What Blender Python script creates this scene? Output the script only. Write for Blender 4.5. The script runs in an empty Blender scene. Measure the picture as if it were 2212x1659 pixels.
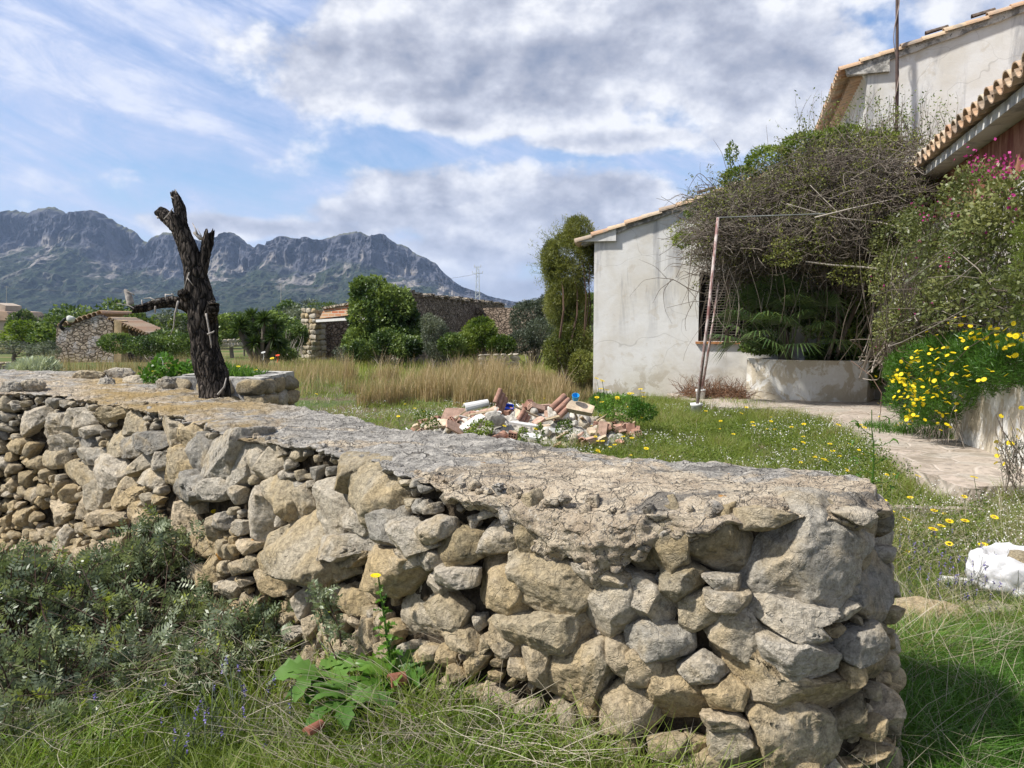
import bpy, math, random
import numpy as np
from mathutils import Vector, Matrix
rad = math.radians
scene = bpy.context.scene
rng = np.random.default_rng(7)
random.seed(7)

# ------------------------------------------------------------------ camera
F_, CX_, CY_, PITCH, EYE = 1662.0, 1106.0, 829.5, rad(4.8), 1.65
cam_d = bpy.data.cameras.new("camera")
cam = bpy.data.objects.new("camera", cam_d)
scene.collection.objects.link(cam)
cam.location = (0, 0, EYE)
cam.rotation_euler = (rad(90) - PITCH, 0, 0)
cam_d.sensor_width = 36.0
cam_d.lens = F_ / 2212.0 * 36.0
cam_d.clip_start = 0.05
cam_d.clip_end = 60000
scene.camera = cam
scene.view_settings.view_transform = 'Standard'
scene.view_settings.look = 'None'
scene.view_settings.exposure = 0.92
scene.view_settings.gamma = 1.0
scene.view_settings.use_curve_mapping = False
scene.cycles.max_bounces = 5
scene.cycles.diffuse_bounces = 3
scene.cycles.glossy_bounces = 2
scene.cycles.transmission_bounces = 3
scene.cycles.volume_bounces = 0
scene.cycles.transparent_max_bounces = 8

# ------------------------------------------------------------------ sun
SUN_AZ = Vector((-0.95, -0.31))            # horizontal direction towards the sun
SUN_EL = rad(50)
SUN_AZ.normalize()
sun_vec = Vector((SUN_AZ.x * math.cos(SUN_EL), SUN_AZ.y * math.cos(SUN_EL), math.sin(SUN_EL)))
sl = bpy.data.lights.new("sun", 'SUN')
sl.energy = 3.9
sl.angle = rad(3.0)
sl.color = (1.0, 0.955, 0.885)
sun = bpy.data.objects.new("sun", sl)
scene.collection.objects.link(sun)
sun.rotation_euler = sun_vec.to_track_quat('Z', 'Y').to_euler()

# ------------------------------------------------------------------ node helpers
class NB:
    def __init__(s, nt):
        s.nt = nt
    def n(s, t, ins=None, **props):
        nd = s.nt.nodes.new(t)
        for k, v in props.items():
            setattr(nd, k, v)
        if ins:
            for k, v in ins.items():
                s.set(nd.inputs[k], v)
        return nd
    def set(s, sock, v):
        if isinstance(v, bpy.types.NodeSocket):
            s.nt.links.new(v, sock)
        elif isinstance(v, bpy.types.Node):
            s.nt.links.new(v.outputs[0], sock)
        else:
            if isinstance(v, (tuple, list)) and len(v) == 3 and sock.type == 'RGBA':
                v = (*v, 1)
            sock.default_value = v
    def math(s, op, a, b=None, c=None, clamp=False):
        nd = s.nt.nodes.new('ShaderNodeMath'); nd.operation = op; nd.use_clamp = clamp
        s.set(nd.inputs[0], a)
        if b is not None: s.set(nd.inputs[1], b)
        if c is not None: s.set(nd.inputs[2], c)
        return nd.outputs[0]
    def vmath(s, op, a, b=None, c=None):
        nd = s.nt.nodes.new('ShaderNodeVectorMath'); nd.operation = op
        s.set(nd.inputs[0], a)
        if b is not None: s.set(nd.inputs[3 if op == 'SCALE' else 1], b)
        if c is not None: s.set(nd.inputs[2], c)
        return nd.outputs[0]
    def mix(s, f, a, b, mode='MIX'):
        nd = s.nt.nodes.new('ShaderNodeMix'); nd.data_type = 'RGBA'; nd.blend_type = mode
        s.set(nd.inputs[0], f); s.set(nd.inputs[6], a); s.set(nd.inputs[7], b)
        return nd.outputs[2]
    def ramp(s, f, stops, interp='LINEAR'):
        nd = s.nt.nodes.new('ShaderNodeValToRGB')
        cr = nd.color_ramp; cr.interpolation = interp
        while len(cr.elements) < len(stops): cr.elements.new(0.5)
        for e, (p, c) in zip(cr.elements, stops):
            e.position = p
            e.color = (*c, 1) if len(c) == 3 else c
        s.set(nd.inputs[0], f)
        return nd.outputs[0]
    def step(s, v, lo, hi):
        nd = s.nt.nodes.new('ShaderNodeMapRange'); nd.interpolation_type = 'SMOOTHSTEP'
        s.set(nd.inputs[0], v); nd.inputs[1].default_value = lo; nd.inputs[2].default_value = hi
        nd.inputs[3].default_value = 0; nd.inputs[4].default_value = 1
        return nd.outputs[0]
    def noise(s, vec, scale, detail=4, rough=0.55, dist=0.0, typ='FBM'):
        nd = s.n('ShaderNodeTexNoise', {'Vector': vec, 'Scale': scale, 'Detail': detail, 'Roughness': rough, 'Distortion': dist})
        return nd.outputs[0]
    def scale(s, vec, sc):
        return s.vmath('MULTIPLY', vec, tuple(sc))

# ------------------------------------------------------------------ sky with clouds
def px_azel(px, py):
    cxv, cyv = (px - CX_) / F_, (CY_ - py) / F_
    y = math.cos(PITCH) + cyv * math.sin(PITCH)
    z = -math.sin(PITCH) + cyv * math.cos(PITCH)
    return math.atan2(cxv, y), math.atan2(z, math.hypot(cxv, y))

world = bpy.data.worlds.new("World")
scene.world = world
world.use_nodes = True
wnt = world.node_tree
wnt.nodes.clear()
W = NB(wnt)
wo = W.n('ShaderNodeOutputWorld')
sky = W.n('ShaderNodeTexSky', sky_type='NISHITA', sun_disc=False, sun_elevation=SUN_EL,
          sun_rotation=math.atan2(SUN_AZ.x, SUN_AZ.y), altitude=200, air_density=1.15, dust_density=0.9, ozone_density=2.4)
D = W.n('ShaderNodeTexCoord').outputs['Generated']
D = W.vmath('NORMALIZE', D)
sep = W.n('ShaderNodeSeparateXYZ', {0: D})
X, Y, Z = sep.outputs
az = W.math('ARCTAN2', X, Y)
el = W.math('ARCSINE', Z)
# warp for ragged cloud edges
def ell(px, py, rx, ry, rot=0.0, pw=1.0):
    a0, e0 = px_azel(px, py)
    u = W.math('SUBTRACT', az, a0); v = W.math('SUBTRACT', el, e0)
    c, s_ = math.cos(rot), math.sin(rot)
    uu = W.math('ADD', W.math('MULTIPLY', u, c * F_ / rx), W.math('MULTIPLY', v, s_ * F_ / rx))
    vv = W.math('ADD', W.math('MULTIPLY', u, -s_ * F_ / ry), W.math('MULTIPLY', v, c * F_ / ry))
    r2 = W.math('ADD', W.math('MULTIPLY', uu, uu), W.math('MULTIPLY', vv, vv))
    return W.math('SUBTRACT', 1.0, W.math('SQRT', r2))          # 1 centre, 0 rim, negative outside
def vmax(*a):
    r = a[0]
    for b in a[1:]: r = W.math('SMOOTH_MAX', r, b, 0.25)
    return r
cd = W.n('ShaderNodeCombineXYZ', {0: az, 1: W.math('MULTIPLY', el, 1.45), 2: 0.3}).outputs[0]
nA = W.noise(cd, 6.0, 10, 0.57, 0.0)
cdl = W.vmath('ADD', cd, (0.022, -0.035, 0.0))
nB = W.noise(cdl, 6.0, 10, 0.57, 0.0)
# cumulus field
m = vmax(ell(1330, 90, 800, 185), ell(1620, 195, 300, 140), ell(860, 110, 380, 120),
         ell(900, 200, 330, 60), ell(1000, 262, 260, 36),
         ell(1130, 225, 280, 75), ell(1640, 290, 280, 70), ell(1350, 300, 260, 34))
m2 = vmax(ell(1350, 475, 720, 115, -0.08), ell(900, 445, 380, 62, 0.10), ell(620, 492, 260, 30),
          ell(1080, 545, 230, 80), ell(1900, 420, 500, 120), ell(1250, 620, 400, 50))
# the sky that the picture does not show still carries cloud, for its light
gen = W.math('SUBTRACT', W.noise(D, 2.2, 3, 0.5), 0.52)
outside = W.step(W.math('ABSOLUTE', az), 0.75, 1.1)
up = W.step(el, 0.55, 0.8)
gmask = W.math('MULTIPLY', W.math('MAXIMUM', outside, up), W.math('ADD', W.math('MULTIPLY', gen, 5.0), 0.3))
m = W.math('MAXIMUM', m, W.math('SUBTRACT', gmask, 0.3))
def dens(mm, n, amp, lo, hi):
    return W.step(W.math('ADD', mm, W.math('MULTIPLY', W.math('SUBTRACT', n, 0.5), amp)), lo, hi)
d1 = dens(m, nA, 3.0, -0.12, 0.30)
d2 = dens(m2, nA, 3.2, -0.10, 0.34)
cum = W.math('MAXIMUM', d1, d2)
# light and shade inside the clouds: thickness and a lit upper left side
lit = W.math('MULTIPLY', W.math('SUBTRACT', nA, nB), 3.2)
thick = W.math('ADD', vmax(m, m2), W.math('MULTIPLY', W.math('SUBTRACT', nA, 0.5), 2.3))
br = W.math('ADD', W.math('SUBTRACT', 0.86, W.math('MULTIPLY', W.step(thick, 0.0, 1.15), 0.47)), lit)
low = W.step(el, px_azel(1100, 690)[1], px_azel(1100, 420)[1])
br = W.math('MULTIPLY', br, W.math('ADD', 0.74, W.math('MULTIPLY', low, 0.26)))
ccol = W.ramp(br, [(0.12, (0.27, 0.32, 0.44)), (0.42, (0.44, 0.47, 0.57)), (0.66, (0.60, 0.63, 0.73)), (0.97, (0.92, 0.93, 0.97))])
# cirrus: long streaks falling to the right
th = W.math('ADD', az, 0.0)
ci = W.n('ShaderNodeCombineXYZ', {0: W.math('ADD', W.math('MULTIPLY', az, 2.2), W.math('MULTIPLY', el, -2.4)),
                                  1: W.math('ADD', W.math('MULTIPLY', el, 10.0), W.math('MULTIPLY', az, 3.4)), 2: 2.0}).outputs[0]
n1 = W.noise(ci, 1.7, 9, 0.62, 0.8)
n2 = W.noise(cd, 2.4, 4, 0.5, 0.0)
n3 = W.noise(cd, 15.0, 7, 0.65, 0.3)
cir = W.math('ADD', W.math('ADD', W.math('MULTIPLY', W.math('SUBTRACT', n1, .5), 1.9), W.math('MULTIPLY', W.math('SUBTRACT', n2, .5), 1.1)), W.math('MULTIPLY', W.math('SUBTRACT', n3, .5), 0.85))
leftw = W.step(az, px_azel(1500, 300)[0], px_azel(150, 300)[0])
band = W.step(el, px_azel(400, 300)[1], px_azel(400, 560)[1])
cir = W.math('ADD', cir, W.math('ADD', W.math('MULTIPLY', leftw, 0.32), W.math('MULTIPLY', band, 0.16)))
cira = W.math('MULTIPLY', W.step(cir, -0.32, 0.62), 0.95)
skyc = W.vmath('MULTIPLY', sky.outputs[0], (0.86, 0.94, 1.08))
S = 7.2
cirrus = W.mix(cira, skyc, W.mix(W.step(cir, .25, .75), (0.56 * S, 0.64 * S, 0.88 * S, 1), (0.80 * S, 0.84 * S, 0.96 * S, 1)))
cloudc = W.vmath('SCALE', ccol, S)
full = W.mix(cum, cirrus, cloudc)
bg = W.n('ShaderNodeBackground', {'Color': full, 'Strength': 0.08})
wnt.links.new(bg.outputs[0], wo.inputs[0])

# ------------------------------------------------------------------ numpy helpers
_T = rng.random((32, 32, 32))
def vnoise(P):
    P = np.asarray(P, float)
    i = np.floor(P).astype(int); f = P - i
    f = f * f * (3 - 2 * f)
    i0 = i % 32; i1 = (i + 1) % 32
    x0, y0, z0 = i0[:, 0], i0[:, 1], i0[:, 2]; x1, y1, z1 = i1[:, 0], i1[:, 1], i1[:, 2]
    fx, fy, fz = f[:, 0], f[:, 1], f[:, 2]
    a = _T[x0, y0, z0] * (1 - fx) + _T[x1, y0, z0] * fx
    b = _T[x0, y1, z0] * (1 - fx) + _T[x1, y1, z0] * fx
    c = _T[x0, y0, z1] * (1 - fx) + _T[x1, y0, z1] * fx
    d = _T[x0, y1, z1] * (1 - fx) + _T[x1, y1, z1] * fx
    e = a * (1 - fy) + b * fy; g = c * (1 - fy) + d * fy
    return (e * (1 - fz) + g * fz) * 2 - 1
def fbm(P, o=4, gain=0.5, lac=2.03):
    s = 0; a = 1; t = 0; P = np.asarray(P, float)
    for k in range(o):
        s = s + a * vnoise(P + 7.3 * k); t += a; a *= gain; P = P * lac
    return s / t
def ridged(P, o=4, gain=0.55, lac=2.1):
    s = 0; a = 1; t = 0; P = np.asarray(P, float)
    for k in range(o):
        s = s + a * (1 - 2 * np.abs(vnoise(P + 5.1 * k))); t += a; a *= gain; P = P * lac
    return s / t
def sstep(x, a, b):
    t = np.clip((np.asarray(x, float) - a) / (b - a), 0, 1)
    return t * t * (3 - 2 * t)
def v3(x, y, z):
    x, y, z = np.broadcast_arrays(x, y, z)
    return np.stack([x.ravel(), y.ravel(), z.ravel()], 1).astype(float)
def norm(v):
    return v / np.maximum(np.linalg.norm(v, axis=-1, keepdims=True), 1e-9)

def ray(px, py):
    cxv, cyv = (px - CX_) / F_, (CY_ - py) / F_
    return np.array([cxv, math.cos(PITCH) + cyv * math.sin(PITCH), -math.sin(PITCH) + cyv * math.cos(PITCH)])
def at(px, py, y=None, z=None):
    """pixel of the 2212-wide view -> world point at depth y or height z"""
    d = ray(px, py)
    t = y / d[1] if y is not None else (z - EYE) / d[2]
    return np.array([d[0] * t, d[1] * t, EYE + d[2] * t])

def link(o):
    scene.collection.objects.link(o); return o
def mesh_data(name, V, F, mat=None, smooth=False, attrs=None):
    """V (n,3); F a list of (m,k) index arrays or python lists"""
    V = np.asarray(V, np.float32)
    if not isinstance(F, list) or (len(F) and isinstance(F[0], (int, np.integer))): F = [F]
    arrs = []
    if len(F) and isinstance(F[0], np.ndarray) and F[0].ndim == 2:
        arrs = [f for f in F if len(f)]
        idx = np.concatenate([f.ravel() for f in arrs]); tot = np.concatenate([np.full(len(f), f.shape[1]) for f in arrs])
    else:
        idx = np.array([i for f in F for i in f]); tot = np.array([len(f) for f in F])
    me = bpy.data.meshes.new(name)
    me.vertices.add(len(V)); me.vertices.foreach_set('co', V.ravel())
    me.loops.add(len(idx)); me.loops.foreach_set('vertex_index', idx.astype(np.int32))
    me.polygons.add(len(tot))
    st = np.concatenate([[0], np.cumsum(tot)[:-1]])
    me.polygons.foreach_set('loop_start', st.astype(np.int32))
    me.polygons.foreach_set('loop_total', tot.astype(np.int32))
    me.polygons.foreach_set('use_smooth', np.full(len(tot), smooth))
    me.update(calc_edges=True)
    if attrs:
        for k, a in attrs.items():
            a = np.asarray(a, np.float32)
            if a.ndim == 0: a = np.full(len(tot), float(a), np.float32)
            dom = 'FACE' if len(a) == len(tot) else 'POINT'
            at_ = me.attributes.new(k, 'FLOAT', dom); at_.data.foreach_set('value', a)
    if mat: me.materials.append(mat)
    me.validate()
    return me
def tag(o, label=None, cat=None, group=None, kind=None):
    if label: o['label'] = label
    if cat: o['category'] = cat
    if group: o['group'] = group
    if kind: o['kind'] = kind
    return o
def thing(name, loc, label, cat, group=None, rz=0.0):
    o = link(bpy.data.objects.new(name, None)); o.location = loc; o.rotation_euler = (0, 0, rz)
    o.empty_display_size = 0.1
    return tag(o, label, cat, group)
def obj(name, V, F, mat, parent=None, loc=None, smooth=False, attrs=None, local=False, label=None):
    """verts are world coordinates unless local; the mesh becomes ONE object"""
    V = np.asarray(V, float)
    if parent is not None and not local:
        q = parent; off = np.zeros(3)
        while q is not None:
            off += np.array(q.location); q = q.parent
        V = V - off
    if loc is not None and parent is None and not local: V = V - np.array(loc, float)
    o = link(bpy.data.objects.new(name, mesh_data(name, V, F, mat, smooth, attrs)))
    if parent is not None: o.parent = parent
    elif loc is not None: o.location = loc
    if label: o['label'] = label
    return o
def copy_tree(o, parent=None):
    c = o.copy(); link(c); c.parent = parent
    for ch in list(o.children): copy_tree(ch, c)
    return c

class MB:
    """collects shapes into one mesh"""
    def __init__(s): s.V = []; s.F = []; s.n = 0; s.A = []
    def add(s, V, F, a=0.5):
        V = np.asarray(V, float)
        if not isinstance(F, list) or (F and not hasattr(F[0], '__len__')): F = [F]
        k = 0
        for f in F:
            if isinstance(f, np.ndarray) and f.ndim == 2:
                s.F.extend((f + s.n).tolist()); k += len(f)
            else:
                s.F.append([i + s.n for i in f]); k += 1
        s.A.extend([a] * k if np.isscalar(a) else list(a))
        s.V.append(V); s.n += len(V); return s
    def box(s, c, size, R=None, a=0.5):
        x, y, z = [q / 2 for q in size]
        V = np.array([(-x, -y, -z), (x, -y, -z), (x, y, -z), (-x, y, -z), (-x, -y, z), (x, -y, z), (x, y, z), (-x, y, z)])
        if R is not None: V = V @ np.array(R).T
        return s.add(V + np.array(c), [[0, 3, 2, 1], [4, 5, 6, 7], [0, 1, 5, 4], [1, 2, 6, 5], [2, 3, 7, 6], [3, 0, 4, 7]], a)
    def tube(s, P, R, sides=8, cap=True, a=0.5):
        V, F = tubes(np.asarray(P, float)[None], np.asarray(R, float)[None], sides)
        n = len(P)
        s.add(V, F, a)
        if cap:
            b = s.n - len(V)
            s.F.append([b + i for i in range(sides)][::-1]); s.F.append([b + (n - 1) * sides + i for i in range(sides)]); s.A += [a, a]
        return s
    def build(s, name, mat, parent=None, loc=None, smooth=False, local=False, label=None, attr='rnd'):
        return obj(name, np.concatenate(s.V), s.F, mat, parent, loc, smooth, {attr: s.A}, local, label)

def tubes(P, R, sides=5):
    """P (N,n,3), R (N,n) -> all tubes as one quad mesh"""
    N, n, _ = P.shape
    T = np.gradient(P, axis=1); T = norm(T)
    m = norm(T.mean(1))
    ref = np.where(np.abs(m[:, 2:3]) > 0.8, np.array([[1.0, 0.1, 0]]), np.array([[0.05, 0.02, 1.0]]))
    A = norm(np.cross(T, ref[:, None, :])); B = np.cross(T, A)
    th_ = np.linspace(0, 2 * np.pi, sides, endpoint=False)
    V = P[:, :, None, :] + R[:, :, None, None] * (np.cos(th_)[None, None, :, None] * A[:, :, None, :] + np.sin(th_)[None, None, :, None] * B[:, :, None, :])
    V = V.reshape(-1, 3)
    base = (np.arange(N) * n * sides)[:, None, None]
    ring = (np.arange(n - 1) * sides)[None, :, None]
    k = np.arange(sides)[None, None, :]; k2 = (k + 1) % sides
    f = np.stack([base + ring + k, base + ring + k2, base + ring + sides + k2, base + ring + sides + k], -1).reshape(-1, 4)
    return V, f
def leafquads(C, Dv, Sv, L, Wd, fold=0.0):
    """rhombus leaves from base C along Dv"""
    L = np.asarray(L)[:, None]; Wd = np.asarray(Wd)[:, None]
    V = np.stack([C, C + Dv * L * 0.45 + Sv * Wd / 2, C + Dv * L, C + Dv * L * 0.45 - Sv * Wd / 2], 1).reshape(-1, 3)
    return V, np.arange(len(C) * 4).reshape(-1, 4)
def rdirs(n, zb=0.0, r=rng):
    d = r.normal(size=(n, 3)); d[:, 2] += zb
    return norm(d)
def perp(d, r=rng):
    return norm(np.cross(d, r.normal(size=d.shape)))
def blades(base, H, Wd, lean, curve, nseg=3):
    """grass blades: base (n,3), lean (n,2) horizontal drift at the tip"""
    n = len(base); ts = np.linspace(0, 1, nseg + 1)
    th_ = rng.random(n) * 6.283
    side = np.stack([np.cos(th_), np.sin(th_), np.zeros(n)], 1)
    V = np.zeros((n, 2 * nseg + 1, 3))
    for i, t in enumerate(ts):
        z = H * (t - curve * t * t)
        p = base + np.stack([lean[:, 0] * t ** 1.8, lean[:, 1] * t ** 1.8, z], 1)
        w = (Wd * (1 - t ** 1.6) / 2)[:, None]
        if i < nseg:
            V[:, 2 * i] = p - side * w; V[:, 2 * i + 1] = p + side * w
        else: V[:, 2 * i] = p
    m_ = 2 * nseg + 1; b = (np.arange(n) * m_)[:, None]
    q = np.concatenate([b + np.array([[2 * i, 2 * i + 1, 2 * i + 3, 2 * i + 2]]) for i in range(nseg - 1)])
    t3 = b + np.array([[2 * nseg - 2, 2 * nseg - 1, 2 * nseg]])
    attr = np.concatenate([np.tile(np.arange(n), nseg - 1), np.arange(n)])
    return V.reshape(-1, 3), [q, t3], attr

# ------------------------------------------------------------------ material helpers
def mat(name, fn, rough=0.9, spec=0.2):
    m = bpy.data.materials.new(name); m.use_nodes = True
    nt = m.node_tree; nt.nodes.clear()
    b = NB(nt)
    out = b.n('ShaderNodeOutputMaterial')
    p = b.n('ShaderNodeBsdfPrincipled', {'Roughness': rough, 'Specular IOR Level': spec})
    co = b.n('ShaderNodeTexCoord').outputs['Object']
    r = fn(b, co, p)
    nt.links.new((r if r is not None else p).outputs[0], out.inputs[0])
    return m
def flat(name, col, rough=0.7, spec=0.3, metal=0.0, var=0.25, scale=6.0, bump=0.0):
    def fn(b, co, p):
        n = b.noise(co, scale, 6, 0.6)
        c = b.mix(b.step(n, 0.3, 0.7), tuple(x * (1 - var) for x in col), tuple(min(1, x * (1 + var)) for x in col))
        b.set(p.inputs['Base Color'], c); p.inputs['Metallic'].default_value = metal
        if bump:
            bp = b.n('ShaderNodeBump', {'Height': b.noise(co, scale * 4, 6, 0.6), 'Strength': 0.6, 'Distance': bump})
            b.set(p.inputs['Normal'], bp)
    return mat(name, fn, rough, spec)
def leafmat(name, stops, rough=0.5, trans=0.35, spec=0.35):
    def fn(b, co, p):
        a = b.n('ShaderNodeAttribute', attribute_name='rnd')
        oi = b.n('ShaderNodeObjectInfo').outputs['Random']
        c = b.ramp(a.outputs['Fac'], stops)
        hs = b.n('ShaderNodeHueSaturation', {'Color': c, 'Value': b.math('ADD', 0.85, b.math('MULTIPLY', oi, 0.3))})
        b.set(p.inputs['Base Color'], hs)
        t = b.n('ShaderNodeBsdfTranslucent', {'Color': b.mix(0.5, hs.outputs[0], (1.2, 1.2, 0.35, 1), 'MULTIPLY')})
        mx = b.n('ShaderNodeMixShader', {0: trans, 1: p, 2: t})
        return mx
    return mat(name, fn, rough, spec)
def bump(b, p, h, strength=0.8, dist=0.02):
    bp = b.n('ShaderNodeBump', {'Height': h, 'Strength': strength, 'Distance': dist})
    b.set(p.inputs['Normal'], bp)
# ================================================================== GROUND
WALL_F = [(-7.6, 8.9), at(-60, 848, z=1.05)[:2], at(0, 846, z=1.05)[:2], at(100, 851, z=1.05)[:2], at(250, 872, z=1.05)[:2], at(400, 907, z=1.05)[:2],
          at(480, 934, z=1.05)[:2], at(620, 955, z=1.05)[:2], at(780, 988, z=1.05)[:2], at(930, 1030, z=1.05)[:2],
          at(1100, 1050, z=1.05)[:2], at(1400, 1080, z=1.05)[:2], at(1620, 1094, z=1.05)[:2], at(1860, 1094, z=1.05)[:2],
          at(1925, 1075, z=1.05)[:2], at(1918, 1048, z=1.05)[:2], at(1880, 1033, z=1.05)[:2]]
WALL_B = [(-9.6, 11.8), at(-80, 797, z=1.05)[:2], at(0, 800, z=1.05)[:2], at(130, 803, z=1.05)[:2], at(290, 808, z=1.05)[:2], at(390, 838, z=1.05)[:2],
          at(500, 860, z=1.05)[:2], at(640, 880, z=1.05)[:2], at(860, 924, z=1.05)[:2], at(1060, 950, z=1.05)[:2],
          at(1280, 982, z=1.05)[:2], at(1470, 1000, z=1.05)[:2], at(1660, 1013, z=1.05)[:2], at(1810, 1026, z=1.05)[:2],
          at(1850, 1031, z=1.05)[:2], at(1865, 1032, z=1.05)[:2], at(1872, 1032.5, z=1.05)[:2]]
WALL_F = np.array(WALL_F); WALL_B = np.array(WALL_B)
def resample(Pf, Pb, n):
    d = np.concatenate([[0], np.cumsum(np.linalg.norm(np.diff(Pf, axis=0), axis=1))])
    k = np.linspace(0, d[-1], n)
    # catmull-like smoothing by dense linear + box blur
    f = np.stack([np.interp(k, d, Pf[:, i]) for i in range(2)], 1)
    b = np.stack([np.interp(k, d, Pb[:, i]) for i in range(2)], 1)
    w = 9; ker = np.ones(2 * w + 1) / (2 * w + 1)
    def sm(a):
        e = np.pad(a, ((w, w), (0, 0)), mode='edge')
        return np.stack([np.convolve(e[:, i], ker, 'valid') for i in range(2)], 1)
    return sm(f), sm(b)
NS = 1100
FS, BS = resample(WALL_F, WALL_B, NS)
SL = np.concatenate([[0], np.cumsum(np.linalg.norm(np.diff(FS, axis=0), axis=1))])
TS = norm(np.gradient(FS, axis=0)); NSV = np.stack([TS[:, 1], -TS[:, 0]], 1)     # outward normal, camera side
BATTER = 0.10

def gz(x, y):
    x = np.asarray(x, float); y = np.asarray(y, float)
    z = -0.30 * sstep(-x, 0.8, 4.0) * sstep(9 - y, 0, 3)
    z = z + 0.20 * np.exp(-((x + 0.12) / 0.62) ** 2) * sstep(3.7 - y, 0, .8) * sstep(y, .6, 1.8)
    z = z + 0.20 * sstep(x, 2.4, 4.6) * sstep(12 - y, 0, 5) * sstep(y, 2.0, 4.5)
    z = z + 0.03 * fbm(v3(x * 0.9, y * 0.9, 0), 3).reshape(x.shape)
    far = np.maximum(y - 24, 0)
    left = sstep(-(x - 3) / np.maximum(y, 1), -0.05, 0.35)
    z = z - np.minimum(far * 0.035, 2.2) * (0.25 + 0.75 * left) * sstep(far, 0, 12)
    z = z - 0.9 * sstep(far, 40, 160) * left
    z = z + 0.5 * fbm(v3(x * 0.03, y * 0.03, 3.3), 3).reshape(x.shape) * sstep(far, 5, 60)
    # hill on the right
    r = np.hypot(x, y)
    hill = sstep(x / np.maximum(y, 1), -0.03, 0.06) * sstep(y, 50, 190)
    z = z + hill * 6.2 * (1 + 0.12 * fbm(v3(x * 0.02, y * 0.02, 1.1), 3).reshape(x.shape))
    z = z - sstep(r, 420, 1500) * 8.0 * (1 - sstep(r, 1500, 2400))
    return z

m_ground = None
def _ground(b, co, p):
    n1 = b.noise(co, 0.9, 6, 0.6); n2 = b.noise(co, 14, 8, 0.65); n3 = b.noise(co, 0.16, 5, 0.6)
    n4 = b.noise(co, 0.012, 6, 0.6)
    soil = b.mix(b.step(n2, 0.35, 0.65), (0.075, 0.055, 0.035), (0.17, 0.135, 0.09))
    grn = b.mix(b.step(n2, 0.4, 0.6), (0.045, 0.075, 0.02), (0.10, 0.13, 0.045))
    near = b.mix(b.step(n1, 0.40, 0.62), soil, grn)
    dist = b.vmath('LENGTH', co)
    far1 = b.mix(b.step(n3, 0.4, 0.6), (0.075, 0.11, 0.03), (0.16, 0.14, 0.065))
    far2 = b.mix(b.step(n4, 0.42, 0.58), (0.035, 0.055, 0.02), (0.10, 0.11, 0.045))
    dl = b.n('ShaderNodeVectorMath', {0: co}, operation='LENGTH').outputs['Value']
    c = b.mix(b.step(dl, 18, 34), near, far1)
    c = b.mix(b.step(dl, 120, 320), c, far2)
    b.set(p.inputs['Base Color'], c)
    bump(b, p, n2, 0.9, 0.03)
m_ground = mat('ground_soil', _ground, 0.95, 0.1)
rr = np.concatenate([np.linspace(0.01, 12, 130), np.geomspace(12.12, 14000, 170)])
aa = np.linspace(0, 2 * np.pi, 420, endpoint=False)
RR, AA = np.meshgrid(rr, aa, indexing='ij')
gx, gy = RR * np.sin(AA), RR * np.cos(AA)
V = v3(gx, gy, gz(gx, gy))
n_r, n_a = len(rr), len(aa)
i, j = np.meshgrid(np.arange(n_r - 1), np.arange(n_a), indexing='ij')
Fq = np.stack([i * n_a + j, i * n_a + (j + 1) % n_a, (i + 1) * n_a + (j + 1) % n_a, (i + 1) * n_a + j], -1).reshape(-1, 4)[:, ::-1]
tag(obj('ground', V, [Fq], m_ground, smooth=True), kind='structure')

# ================================================================== MOUNTAINS
sil = [(-500, 540), (-300, 500), (-150, 482), (-60, 470), (0, 462), (28, 457), (60, 460), (85, 449), (118, 447), (137, 455), (150, 469), (168, 461), (200, 455),
       (222, 462), (240, 473), (265, 489), (290, 501), (305, 514), (318, 523), (326, 515), (340, 509), (360, 503), (385, 505), (410, 514), (440, 524), (462, 530),
       (472, 520), (488, 509), (500, 502), (515, 509), (530, 522), (545, 534), (555, 539), (566, 534), (574, 529), (582, 536), (590, 521), (605, 512),
       (625, 513), (655, 518), (690, 522), (720, 511), (745, 505), (765, 500), (783, 506), (800, 510), (828, 508), (845, 516), (870, 529), (895, 546), (920, 560),
       (945, 574), (958, 590), (975, 604), (1000, 620), (1030, 633), (1065, 644), (1110, 652), (1250, 660), (1500, 668), (2400, 674)]
YR = 4200.0
ncol, nrow = 1400, 190
spx = np.linspace(-500, 2400, ncol)
spy = np.interp(spx, [s[0] for s in sil], [s[1] for s in sil])
ridge = np.array([at(a, b_, y=YR) for a, b_ in zip(spx, spy)])
rx, rz = ridge[:, 0], ridge[:, 2]
jag = sstep(rz, 120, 330)
rz = rz + (ridged(v3(rx * 0.011, 0, 0.5), 4) * 17 + fbm(v3(rx * 0.05, 2, 0.5), 3) * 7 - 6) * jag
vv = np.linspace(0, 1, nrow)
Vm = np.zeros((nrow + 14, ncol, 3))
H = np.maximum(rz + 12, 4)
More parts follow.
